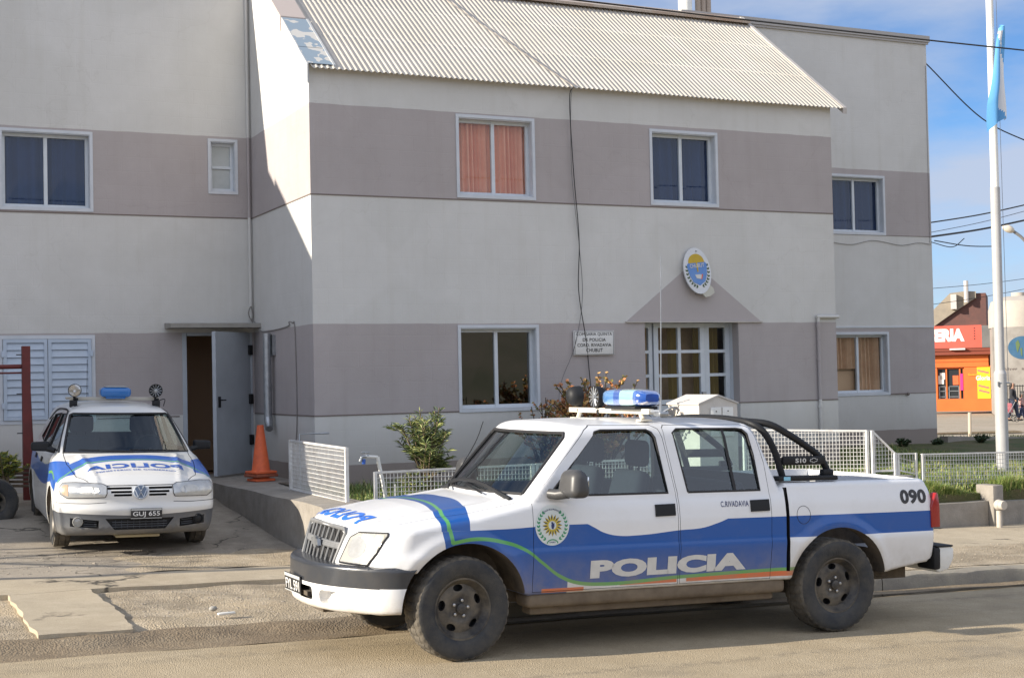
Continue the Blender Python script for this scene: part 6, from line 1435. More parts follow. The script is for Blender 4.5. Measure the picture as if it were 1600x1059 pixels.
shrub('rose_bush', (3.66, -.9, .03), 34, .85, 1.62, LR, .070, .050, 8, 'straggly rose bush with dry orange leaves behind the roof light bar', 'bush', 11, .55, 'twig')
shrub('rose_bush', (2.66, -1.1, .03), 14, .36, 1.18, [LR[2], LR[1]], .050, .034, 3, 'smaller bare-twigged bush with rusty leaves left of the rose bush', 'bush', 17, .5, 'twig')
for x_, y_, s_, sd_, lb_ in ((11.1, 1.95, .20, 21, 'dark low weed at the foot of the right wing'), (11.95, 2.05, .15, 22, 'smallest dark weed at the foot of the right wing'), (12.9, 2.0, .19, 23, 'dark weed against the low wall right of the wing')):
    shrub('weed', (x_, y_, .06), 9, s_*.8, s_, [LV[2]], .06, .03, 3, lb_, 'weed', sd_, .1)
rnd = random.Random(5)
def blades(name, n, regf, hh, mats, label, wd=.0045, seed=1, **kw):
    r_ = random.Random(seed); b = MB(); k = 0
    while k < n:
        q = regf(r_)
        if q is None: continue
        x_, y_, z_, s_ = q; k += 1
        a = r_.uniform(0, 6.28); L_ = hh*s_*r_.uniform(.5, 1.15); ln = r_.uniform(.1, .95)*L_; dx, dy = math.cos(a), math.sin(a); w_ = wd*r_.uniform(.7, 1.3); b.cm = r_.randrange(len(mats))
        p0 = (x_-dy*w_, y_+dx*w_, z_); p1 = (x_+dy*w_, y_-dx*w_, z_); m0 = (x_+dx*ln*.4-dy*w_*.7, y_+dy*ln*.4+dx*w_*.7, z_+L_*.6); m1 = (x_+dx*ln*.4+dy*w_*.7, y_+dy*ln*.4-dx*w_*.7, z_+L_*.6); tp = (x_+dx*ln, y_+dy*ln, z_+L_*.95)
        b.add([p0, p1, m1, m0, tp], [(0, 1, 2, 3), (3, 2, 4)])
    return b.build(name, mats, label=label, kind='stuff', **kw)
GRS = [leaf('grass_green', (.13, .21, .045), (.19, .27, .06)), leaf('grass_yellow', (.30, .31, .09), (.38, .36, .14)), leaf('grass_deep', (.06, .11, .025), (.09, .15, .035))]
def noise2(x, y): return .5+.5*math.sin(x*2.1+1.7*math.sin(y*1.3))*math.cos(y*2.6+x*.8)
def reg_yard(r_):
    x_ = r_.uniform(-.35, 10.5); y_ = r_.uniform(-3.4, -.2 if x_ < 8.2 else 1.6)
    if x_ < 6 and r_.random() < .45: return None
    d = noise2(x_*1.5, y_*1.5)
    if r_.random() > d+.15: return None
    return x_, y_, float(zyard(x_, y_))-.005, .4+.8*d
blades('grass', 40000, reg_yard, .13, GRS, 'patchy green grass in the yard behind the white fences', cat='grass')
def reg_bank(r_):
    x_ = r_.gauss(7.0, .28) if r_.random() < .42 else (r_.uniform(7.6, 10.5)); y_ = r_.uniform(-3.56, -3.2)
    s_ = .5+1.0*noise2(x_*2, y_)
    if x_ > 7.5: s_ *= 1.15
    return x_, y_, float(zyard(x_, -3.4))-.08, s_
blades('tall_grass', 18000, reg_bank, .19, GRS[:2]+[GRS[0]], 'tufts of taller green grass hanging over the low wall', seed=3, cat='grass')
def reg_far(r_):
    x_ = r_.uniform(12.7, 26); y_ = r_.uniform(2.9, 6); return x_, y_, -.12, .8+.5*noise2(x_, y_)
sheet('grass_verge', np.arange(12.6, 40, .4), np.arange(2.75, 6.6, .3), lambda X, Y: -.12+lump(X, Y, .02)-.02*(X-12.6)*.5, M['soil'], kind='structure')
blades('verge_grass', 9000, lambda r_: (lambda x_, y_: (x_, y_, -.13-.01*(x_-12.6), .6+.9*noise2(x_*.8, y_)))(r_.uniform(12.7, 24), r_.uniform(2.9, 6.5)), .16, GRS, 'green verge grass beyond the low wall right of the building', seed=4, wd=.009, cat='grass')

# ------------------------------------------------------------------ signs and plaques
sg = empty('wall_sign', (4.005, -.03, 1.71), label='white rectangular wall sign reading COMISARIA QUINTA DE POLICIA COMO. RIVADAVIA CHUBUT', cat='sign')
b = MB(); b.rbox((-.315, -.012, 0), (.315, .018, .335), .004); b.build('board', mat('sign_white', (.70, .70, .68), .5, var=(.62, .62, .60)), sg)
b = MB()
for a in ((-.305, .008, .305, .013), (-.305, .322, .305, .327), (-.305, .008, -.300, .327), (.300, .008, .305, .327)): b.box((a[0], -.0145, a[1]), (a[2], -.0125, a[3]))
b.build('border', M['blk'], sg)
for i, (tx_, wd_, hh) in enumerate((('COMISARIA QUINTA', .56, .048), ('DE POLICIA', .36, .045), ('CORO. RIVADAVIA', .53, .045), ('CHUBUT', .26, .05))):
    me = text_mesh(tx_, hh, wd_, bold=.018, spacing=1.08); me.transform(Matrix.Translation((0, -.0145, .262-.073*i)) @ Matrix.Rotation(R(90), 4, 'X')); link('lettering', me, M['blk'], sg)
em2 = empty('provincial_emblem', (5.69, -.07, 2.89), label='oval painted coat of arms with a chipped lower edge above the entrance', cat='emblem')
Ml = Matrix.Rotation(R(-7), 4, 'X') @ Matrix.Rotation(R(-6), 4, 'Y')
def plq(name, poly, m, y0, y1, par=em2): b = MB(); b.prism(poly, 'y', y0, y1); me = b.mesh(name); me.transform(Ml); return link(name, me, m, par)
plq('plaque', ell(0, 0, .225, .335, 48), mat('plaque_white', (.66, .68, .70), .5, var=(.58, .60, .62)), -.012, .012)
plq('chipped_corner', [(.02, -.335), (.06, -.39), (.14, -.385), (.23, -.34), (.22, -.27), (.17, -.22), (.10, -.30)], mat('chipped_board', (.50, .49, .42), .8), -.004, .018)
EY_ = mat('emblem_yellow', (.55, .38, .02), .6, var=(.45, .30, .03)); EB_ = mat('emblem_blue', (.10, .23, .55), .6, var=(.14, .28, .58)); EG_ = mat('emblem_leaf', (.05, .09, .03), .7)
plq('sun', [(.135*math.cos(R(a)), .115+.13*math.sin(R(a))) for a in range(0, 181, 12)], EY_, -.018, -.0125)
plq('shield', [(-.17, .085), (-.135, .125), (.135, .125), (.17, .085), (.145, -.06), (.10, -.16), (0, -.215), (-.10, -.16), (-.145, -.06)], EB_, -.0175, -.0125)
plq('column', [(-.012, .115), (.012, .115), (.010, -.02), (-.010, -.02)], EY_, -.022, -.018)
plq('white_field', [(-.06, -.055), (.02, -.055), (.055, -.065), (.03, -.125), (-.04, -.11)], M['silver'], -.022, -.018); plq('orange_edge', [(.055, -.055), (.075, -.060), (.045, -.13), (.03, -.125)], M['cone'], -.022, -.018)
me = text_mesh('CHUBUT', .055, .245, bold=.02); me.transform(Ml @ Matrix.Translation((0, -.0225, .045)) @ Matrix.Rotation(R(90), 4, 'X')); link('lettering', me, M['silver'], em2)
b = MB()
for s2 in (-1, 1):
    for q in range(8):
        a = R(-78+q*13); cx, cz = s2*.172*math.cos(a)*1.05, .235*math.sin(a)-.0
        for kx in (-.5, .6):
            d_ = a+math.pi/2+kx; L_ = .04; dx, dz = math.cos(d_)*s2, math.sin(d_); b.prism([(cx, cz), (cx+dx*L_*.5-dz*.011, cz+dz*L_*.5+dx*.011), (cx+dx*L_, cz+dz*L_), (cx+dx*L_*.5+dz*.011, cz+dz*L_*.5-dx*.011)], 'y', -.0165, -.0125)
me = b.mesh('laurel'); me.transform(Ml); link('laurel', me, EG_, em2)
b = MB(); b.tube([(0, 0, -.30), (0, .07, -.33)], .008, 6); b.tube([(0, 0, .28), (0, .07, .30)], .008, 6); b.build('bracket', M['galv'], em2)
# meter cabinet with a little gable
mc = empty('meter_cabinet', (4.73, -1.6, 0), rz=0, label='small white gabled masonry meter cabinet with two little doors before the entrance', cat='cabinet')
b = MB(); b.prism([(-.29, -.1), (.29, -.1), (.29, 1.03), (0, 1.13), (-.29, 1.03)], 'y', -.36, .38); me = b.mesh('c'); me.materials.append(M['wall_np']); link('pillar', me, mat('cabinet_render', (.60, .57, .53), .9, var=(.53, .50, .46), vs_=3, bump=.3, bs=60), mc)
b = MB()
for s_ in (-1, 1): b.prism([(s_*.0, 1.131), (s_*.305, 1.026), (s_*.305, 1.046), (0, 1.153)], 'y', -.375, .395)
b.build('cap', mat('cabinet_cap', (.50, .48, .46), .9), mc)
for a, c in ((-.13, .04), (.05, .22)):
    b = MB(); b.rbox((a+.004, -.378, .62), (c-.004, -.361, .99), .004); d_ = b.build('cabinet_door', M['white'], mc); b = MB(); b.lathe([(.008, 0), (.008, .006), (0, .007)], 10, Matrix.Translation(((a+c)/2, -.378, .94)) @ Matrix.Rotation(R(90), 4, 'X')); b.build('lock', M['blk'], d_)
# hanging cables on the facade
b = MB(); b.tube(bez([(3.72, -.14, 5.39), (3.69, -.07, 5.2), (3.74, -.05, 4.2), (3.80, -.05, 3.3), (3.77, -.06, 2.6), (3.88, -.04, 1.9), (3.94, -.05, 1.2), (3.93, -.2, .9)], 10), .0065, 6); b.build('hanging_cable', M['cable'], label='thicker black cable hanging straight down the front wall past the sign', cat='cable', group='cables hanging down the front wall')
b = MB(); b.tube(bez([(3.70, -.14, 5.39), (3.71, -.06, 5.1), (3.71, -.05, 4.2), (3.80, -.05, 3.2), (3.83, -.05, 2.5), (3.70, -.05, 1.85), (3.45, -.10, 1.35), (3.28, -.3, .95)], 10), .0045, 6); b.build('hanging_cable', mat('cable_grey', (.16, .16, .16), .6), label='thinner cable that swings left below the sign on the front wall', cat='cable', group='cables hanging down the front wall')
b = MB(); n_ = Vector((0, -.026, .036)); b.tube(bez([Vector((x_, y_, EZ+SL*(y_-EY)))+n_ for x_, y_ in ((2.62, 2.4), (2.95, 1.5), (3.4, .5), (3.70, -.12))], 8), .008, 6); b.build('roof_cable', mat('cable_weathered', (.24, .22, .20), .7), label='weathered cable lying diagonally down the corrugated roof', cat='cable')
b = MB(); b.tube([(x_, -5.4, 4.965+.0011*(x_-5.5)**2) for x_ in np.arange(-50, 46, 1.5)], .0085, 6); b.build('overhead_cable', M['cable'], label='single black overhead cable crossing the roof and the sky at upper right', cat='cable')

# ------------------------------------------------------------------ left edge: red post, wheel, plants; gate out of view
rd = empty('red_gate_post', (0, 0, 0), label='red-brown steel post with two horizontal rails at the left edge', cat='gate post')
b = MB(); b.box((-3.28, 1.85, -.15), (-3.18, 1.95, 1.96)); b.prism([(-3.179, -.1), (-3.12, -.1), (-3.179, 1.4)], 'y', 1.87, 1.93); b.build('post', M['red'], rd)
b = MB(); b.tube([(-6.5, 1.9, 1.68), (-3.285, 1.9, 1.70)], .030, 10); b.tube([(-6.5, 1.9, 1.60), (-3.285, 1.9, 1.62)], .012, 8); b.build('rail', M['red'], rd)
b = MB(); 
for zz in (.85, 1.35, 1.85): b.tube([(-3.35, 1.88, zz), (-3.28, 1.88, zz)], .008, 6)
b.build('hinge_pin', M['blk'], rd)
qd = empty('quad_bike', (0, 0, 0), label='quad bike at the left edge, mostly cut off, with one knobbly black wheel showing', cat='quad bike')
wheel('wheel', qd, (-3.80, .42, .10), .29, .26, .13, -1, steer=R(8), tread=18)
b = MB(); b.tube([(-4.6, .6, .32), (-4.1, .6, .36), (-3.8, .75, .34)], .022, 8); b.rbox((-4.9, .5, .35), (-4.1, .95, .55), .05); b.tube([(-3.9, .62, .1), (-4.3, .6, .3)], .018, 8); b.build('frame', M['blackplastic'], qd)
for i in range(5):
    b = MB(); q = random.Random(i); x_ = -3.40+.035*i; b.tube(bez([(-4.3, 1.5+.03*i, .20+.05*i), (-3.7, 1.45, .22+.05*i), (-3.16+.03*q.random(), 1.42, .20+.055*i)], 5), .018, 7); b.build('stacked_pipe', mat('old_brown_pipe', (.12, .085, .06), .8, var=(.2, .15, .1), vs_=8), label='rusty brown pipe in the pile behind the quad wheel', cat='pipe', group='rusty pipes piled behind the quad wheel')
YL = [leaf('yellow_leaf', (.42, .38, .04), (.30, .32, .05)), LV[0]]
shrub('potted_plant', (-3.55, 1.25, .25), 8, .28, .42, YL, .12, .03, 2, 'yellow-green leafy plant above the quad wheel at the left edge', 'plant', 31, .2)
gt = empty('yard_gate', (0, 0, 0), label='barred steel gate beyond the left edge, seen only as its shadow on the drive', cat='gate')
b = MB(); b.box((-9.06, -3.06, -.4), (-8.94, -2.94, 3.0)); b.build('post', M['red'], gt)
b = MB()
for y_ in (-1.30, -1.52, -1.74, -2.0, -2.3): b.tube([(-9, y_, -.2), (-9, y_, 2.35)], .014, 6)
b.tube([(-9, -3.0, .1), (-9, -1.1, 2.35)], .035, 6); b.tube([(-9, -1.1, .9), (-9, -3.0, 2.4)], .035, 6); b.tube([(-9, -1.1, -.1), (-9, -1.1, 2.4)], .03, 6)
b.build('bars', M['red'], gt)

# ------------------------------------------------------------------ flagpole
fp_ = empty('flagpole', (9.47, -2.0, 0), rz=0, label='tall white stepped flagpole standing in the grass at right', cat='flagpole')
b = MB(); b.tube([(0, 0, -.2), (0, 0, 1.33)], .088, 20); b.tube([(0, 0, 1.33), (0, 0, 1.38)], [.088, .07], 20); b.tube([(0, 0, 1.38), (.012, 0, 3.98)], .068, 20); b.build('lower_pole', mat('flagpole_grey', (.42, .42, .42), .5, var=(.36, .36, .36)), fp_)
b = MB(); b.tube([(.012, 0, 3.98), (.02, 0, 9.5)], [.058, .045], 20); b.build('upper_pole', M['white'], fp_)
b = MB(); b.tube([(-.07, -.06, 1.2), (.09, -.09, 1.2)], .012, 6); b.tube([(-.09, -.05, 1.15), (-.09, -.05, 1.22)], .01, 6); b.tube([(.11, -.04, 1.2), (.10, -.04, 9.4)], .004, 5); b.build('halyard', M['galv'], fp_)
# limp flag in hanging folds: sky blue, white, sky blue
vs_ = []; fs = []; nz_, nx = 40, 24; cols = []
for j in range(nz_+1):
    t = j/nz_; z_ = 6.30-1.38*t
    wdt = .03+.125*min(1, t*1.5)*(1-.15*math.sin(t*5)); 
    for i in range(nx+1):
        s_ = i/nx; ph = s_*math.pi*3.4
        x_ = .10-.26*s_*(.25+.75*min(1, t*1.4))-.02*t+.018*math.sin(t*8+s_*4)+.035*math.sin(ph); y_ = -.13+.045*math.cos(ph+1.5*t)-.03*s_
        zz = z_-.16*s_*s_*t+.03*math.sin(ph)*t-.22*s_*(1-t)*.6
        vs_.append((x_, y_, zz))
for j in range(nz_):
    for i in range(nx): fs.append((j*(nx+1)+i, j*(nx+1)+i+1, (j+1)*(nx+1)+i+1, (j+1)*(nx+1)+i))
me = bpy.data.meshes.new('flag'); me.from_pydata(vs_, [], fs)
for k_, p_ in enumerate(me.polygons):
    i = k_ % nx; j = k_//nx; d_ = (i/nx)*.75+.62*(j/nz_)+.03*math.sin(j*.35); band = int((d_*2.7) % 3); p_.material_index = 1 if band == 1 else 0; p_.use_smooth = True
def cloth(name, c):
    m = mat(name, c, .85); return m
fl = link('flag', me, [cloth('flag_sky_blue', (.12, .36, .68)), cloth('flag_white', (.74, .76, .78))], None, label='sky blue and white flag hanging limp from the flagpole', cat='flag'); fl.location = (9.47, -2.0, .0)

# ------------------------------------------------------------------ across the side street
def at(u, v, dist):
    """world point seen at photograph pixel (u, v), at distance dist along the view axis"""
    r = Fv+Rv*(u-800)/FPX-Uv*(v-529.5)/FPX; return Vector(EYE+r*dist)
# the far things stand on ground at about z = -0.95; axes: s along the far frontage, t away from us
FS = Vector((Rv[0], Rv[1], 0)).normalized(); FT = Vector((-FS.y, FS.x, 0))
def frame_at(u, v, dist, turn=0):
    p = at(u, v, dist); th = math.atan((u-800)/FPX); return Matrix.Translation((p.x, p.y, -.97)) @ Matrix.Rotation(math.atan2(FS.y, FS.x)-th+turn, 4, 'Z')
def fobj(b, name, m, Mx, parent, **kw):
    me = b.mesh(name); me.transform(Mx); return link(name, me, m, parent, **kw)
PX = 76/FPX*.955     # metres per photo pixel at the shop
SM = frame_at(1460, 640, 76, R(-2))
shop = empty('corner_shop', (0, 0, 0), label='orange single-storey corner shop with a red sign across the side street', cat='shop')
OR = mat('orange_render', (.62, .15, .03), .8, var=(.54, .125, .025), vs_=.8); RD = mat('red_fascia', (.62, .10, .07), .7, var=(.50, .09, .06), vs_=1); 
sx = lambda u: (u-1460)*PX
b = MB(); b.box((sx(1420), 0, .1), (sx(1466), .3, 3.4)); b.box((sx(1508), 0, .1), (sx(1553), .3, 2.5)); b.box((sx(1466), 0, .1), (sx(1508), .3, .75)); b.box((sx(1420), -.05, 2.45), (sx(1546), .29, 3.05)); b.box((sx(1420), -.02, 3.051), (sx(1553), .3, 3.30)); b.box((sx(1553)-.3, .3, .1), (sx(1553), 6, 3.4)); fobj(b, 'wall', OR, SM, shop)
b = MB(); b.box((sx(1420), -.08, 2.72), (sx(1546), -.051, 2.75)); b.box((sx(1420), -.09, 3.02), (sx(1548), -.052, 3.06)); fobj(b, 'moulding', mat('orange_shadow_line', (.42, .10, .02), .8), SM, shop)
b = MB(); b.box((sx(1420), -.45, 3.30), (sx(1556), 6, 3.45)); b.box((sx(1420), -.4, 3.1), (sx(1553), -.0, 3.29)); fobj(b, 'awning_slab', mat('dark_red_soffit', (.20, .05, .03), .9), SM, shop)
b = MB(); b.box((sx(1400), -.5, 3.46), (sx(1537), -.35, 4.65)); sgn = fobj(b, 'sign_board', RD, SM, shop)
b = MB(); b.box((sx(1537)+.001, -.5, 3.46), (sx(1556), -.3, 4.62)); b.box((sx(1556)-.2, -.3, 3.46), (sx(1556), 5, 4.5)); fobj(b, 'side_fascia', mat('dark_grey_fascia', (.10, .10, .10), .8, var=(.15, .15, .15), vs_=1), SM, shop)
me = text_mesh('CERIA', .70, sx(1511)-sx(1449), bold=.07); me.transform(SM @ Matrix.Translation(((sx(1510)+sx(1449))/2, -.52, 3.80)) @ Matrix.Rotation(R(90), 4, 'X')); link('lettering', me, M['white'], sgn)
b = MB(); b.box((sx(1487), -.62, 3.36), (sx(1511), -.46, 3.44)); fobj(b, 'lamp_strip', M['white'], SM, shop)
b = MB()
for q in range(5): b.box((sx(1525), -.52, 3.9+.14*q), (sx(1526.5), -.501, 3.96+.14*q))
fobj(b, 'side_marks', M['blk'], SM, shop)
gw = MB(); gw.box((sx(1466), .2, .78), (sx(1508), .22, 2.44)); gwo = fobj(gw, 'shop_window', mat('dark_shop_glass', (.03, .035, .04), .1), SM, shop)
b = MB()
for u_ in (1466, 1480, 1501, 1507): b.box((sx(u_)-.03, .12, .76), (sx(u_)+.04, .19, 2.44))
b.box((sx(1466), .12, 2.36), (sx(1508), .19, 2.44)); fobj(b, 'window_frame', OR, SM, gwo)
b = MB(); 
for (ua, ub, za, zb) in ((1466, 1476, 1.55, 2.0), (1470, 1478, 1.8, 2.15)): b.box((sx(ua), .18, za), (sx(ub), .19, zb))
fobj(b, 'posters', M['white'], SM, gwo)
b = MB()
for (ua, ub) in ((1468, 1479), (1483, 1500)):
    for zz in (.85, 1.15, 1.4): b.box((sx(ua), .16, zz), (sx(ub), .18, zz+.04))
    b.box((sx(ua), .16, .78), (sx(ua)+.05, .18, 1.44)); b.box((sx(ub)-.05, .16, .78), (sx(ub), .18, 1.44))
fobj(b, 'display_rack', M['galv'], SM, gwo)
b = MB(); b.box((sx(1490), .175, 1.5), (sx(1499), .189, 2.0)); fobj(b, 'red_poster', M['cone'], SM, gwo)
b = MB(); b.box((sx(1501.5), .10, 1.2), (sx(1506), .118, 2.1)); fobj(b, 'magenta_banner', mat('magenta', (.40, .03, .22), .6), SM, gwo)
b = MB(); b.box((sx(1528), -.03, .75), (sx(1548), -.002, 2.42)); pst = fobj(b, 'yellow_poster', mat('poster_yellow', (.80, .55, .02), .6), SM, shop)
b = MB()
for q in range(3):
    for k in range(2): zz = [2.3, 1.5, 1.25][q]-.06*k; b.prism([(sx(1529+q*.5), zz), (sx(1546), zz-.14), (sx(1546), zz-.18), (sx(1529+q*.5), zz-.04)], 'y', -.045, -.032)
fobj(b, 'poster_stripes', mat('poster_magenta', (.45, .08, .16), .6), SM, pst)
for tx_, hh, wd_, u_, zz, m_2 in (('Gloria', .26, sx(1547)-sx(1525), 1537, 1.72, M['white']), ('Gaseosas', .12, sx(1532)-sx(1514), 1523, 1.98, EY_)):
    me = text_mesh(tx_, hh, wd_, bold=.03); me.transform(SM @ Matrix.Translation((sx(u_), -.047, zz)) @ Matrix.Rotation(R(90), 4, 'X')); link('lettering', me, m_2, shop)
# brick house with a mono-pitch roof behind the shop, left flue
HM = frame_at(1470, 640, 92, R(-3)); PXH = 92/FPX*.955; hx_ = lambda u: (u-1470)*PXH
hs = empty('brick_house', (0, 0, 0), label='far house with a grey sloping roof and dark brick end behind the shop sign', cat='house')
b = MB(); b.prism([(hx_(1440), 0), (hx_(1545), 0), (hx_(1545), 7.2), (hx_(1522), 7.2), (hx_(1440), 5.0)], 'y', 0, 6); fobj(b, 'wall', mat('dark_brick', (.13, .06, .05), .9, var=(.09, .05, .045), vs_=2), HM, hs)
b = MB(); b.prism([(hx_(1440), 5.3), (hx_(1490), 7.25), (hx_(1515), 7.35), (hx_(1530), 7.3), (hx_(1530), 6.9), (hx_(1495), 6.0), (hx_(1455), 4.9)], 'y', -.25, -.02); fobj(b, 'roof', mat('dusty_roof', (.30, .26, .20), .9, var=(.24, .21, .17)), HM, hs)
b = MB(); b.box((hx_(1491), -.6, 6.2), (hx_(1500), -.3, 7.15)); b.tube([(hx_(1515.5), -.5, 6.6), (hx_(1515.5), -.5, 8.0)], .14, 8); b.build; fobj(b, 'chimney', mat('chimney_pale', (.50, .47, .44), .8), HM, hs)
# mural wall with the water tank
MM = frame_at(1556, 640, 71, R(2)); PM = 71/FPX*.94; mx_ = lambda u: (u-1556)*PM
mw = empty('mural_wall', (0, 0, 0), label='grey building wall with a painted blue oval at the right edge', cat='building')
b = MB(); b.box((mx_(1554), 0, 0), (mx_(1660), 5, 4.4)); fobj(b, 'wall', mat('stained_grey_render', (.33, .31, .28), .9, var=(.22, .20, .18), vs_=1.2), MM, mw)
b = MB(); b.prism(ell(mx_(1601), 3.35, 23*PM, 19*PM, 40), 'y', -.02, -.005); ov = fobj(b, 'painted_oval', mat('mural_blue', (.03, .10, .19), .8, var=(.05, .13, .22), vs_=2), MM, mw)
b = MB(); b.prism([(mx_(1590), 3.6), (mx_(1594), 3.75), (mx_(1597), 3.5), (mx_(1593), 3.1), (mx_(1591), 3.3)], 'y', -.03, -.021); b.prism([(mx_(1597), 3.3), (mx_(1600), 3.35), (mx_(1600), 2.9), (mx_(1598), 3.0)], 'y', -.03, -.021); fobj(b, 'painted_continents', mat('mural_green', (.10, .15, .06), .8), MM, ov)
me = text_mesh('Ahw  ap', .18, 1.3, bold=.01); me.transform(MM @ Matrix.Translation((mx_(1588), -.02, 2.2)) @ Matrix.Rotation(R(90), 4, 'X')); link('graffiti', me, M['line'], mw)
b = MB(); b.lathe([(1.5, 4.4), (1.5, 5.3), (1.35, 5.75), (.7, 6.0), (.35, 6.02), (.35, 6.2), (0, 6.22)], 28, Matrix.Translation((mx_(1600), 2.0, 0))); fobj(b, 'water_tank', mat('tank_concrete', (.45, .41, .35), .9, var=(.36, .33, .29), vs_=1), MM, None, label='round pale water tank on the roof at the right edge', cat='water tank')
b = MB()
for q in range(14): b.tube([(mx_(1574+q*4), -.5, .1), (mx_(1574+q*4), -.5, 1.5)], .018, 4)
b.tube([(mx_(1572), -.5, 1.45), (mx_(1640), -.5, 1.45)], .02, 4); b.tube([(mx_(1572), -.5, .3), (mx_(1640), -.5, .3)], .02, 4); fobj(b, 'railing', M['seal'], MM, None, label='dark iron railing behind the walking people', cat='railing')
# thin stake, kerb dirt line, street lamp, pole
sp_ = at(1515, 669, 42); b = MB(); b.tube([(sp_.x, sp_.y, -.9), (sp_.x+.02, sp_.y, 0.10)], .05, 8); b.build('stake', mat('pale_timber', (.50, .42, .32), .8), label='pale wooden stake on the pavement in front of the shop', cat='stake')
DMx = frame_at(1488, 668, 52, R(18)); b = MB(); b.prism([(-1, .0), (2.6, .0), (2.4, .05), (-.6, .035)], 'y', -.3, .3); fobj(b, 'dirt_bank', M['dirt'], DMx, None, kind='structure')
slp = Vector(at(1600, 362, 45)); lp = empty('street_lamp', (0, 0, 0), label='street lamp head on a curved arm at the right edge of the sky', cat='street lamp')
h0 = at(1568, 354, 45); h1 = at(1583, 361, 45); h2 = at(1599, 374, 45); h3 = at(1615, 400, 45); h4 = at(1622, 640, 45)
b = MB(); b.tube(bez([h1, h2, h3, Vector((h3.x, h3.y, h3.z-2)), Vector((h3.x, h3.y, -1))], 8), .05, 8); b.build('arm', mat('lamp_arm', (.20, .20, .20), .6), lp)
b = MB(); d_ = (h1-h0); Mq = Matrix.Translation(h0+d_*.5) @ d_.to_track_quat('X', 'Z').to_matrix().to_4x4(); b.sph((0, 0, 0), (.21, .12, .12), 10, Mq); b.build('lamp_head', mat('lamp_head_cream', (.62, .56, .46), .5), lp)
# overhead wires in the sky at the right
k_ = 0
WL = [((1440, 350), (1620, 316), 40, 42, 'upper thick wire rising to the right', .02), ((1440, 372), (1620, 340), 38, 42, 'thickest wire rising to the right below the parapet', .028), ((1440, 366), (1620, 325), 41, 44, 'thin wire between the two thick ones', .009), ((1440, 452), (1620, 433), 60, 62, 'thin wire just above the far roofs', .012), ((1440, 478), (1620, 448), 60, 62, 'thin wire crossing the far chimney', .012), ((1460, 376), (1560, 385), 30, 32, 'slack wire leaving the wing corner low down', .012)]
for (p, q, d0, d1, lab, r_) in WL:
    a, c = at(*p, d0), at(*q, d1); m_3 = (a+c)/2-Vector((0, 0, .05)); b = MB(); b.tube(bez([a, m_3, c], 8), r_, 5); b.build('overhead_wire', M['cable'], label=lab, cat='wire', group='overhead wires at the right')
b = MB(); a = Vector((12.43, 2.6, 6.95)); c = at(1620, 228, 26); b.tube(bez([a, (a+c)/2-Vector((0, 0, .25)), c], 10), .012, 5); b.build('overhead_wire', M['cable'], label='wire sagging from the top corner of the wing past the flag', cat='wire', group='overhead wires at the right')
b = MB(); a = Vector((12.40, 2.56, 3.7)); b.tube(bez([a, a+Vector((.3, -.2, -.1)), a+Vector((.5, -.3, .05))], 8), .008, 5); b.build('wire_loop', M['cable'], label='small loose wire loop at the wing corner', cat='wire')

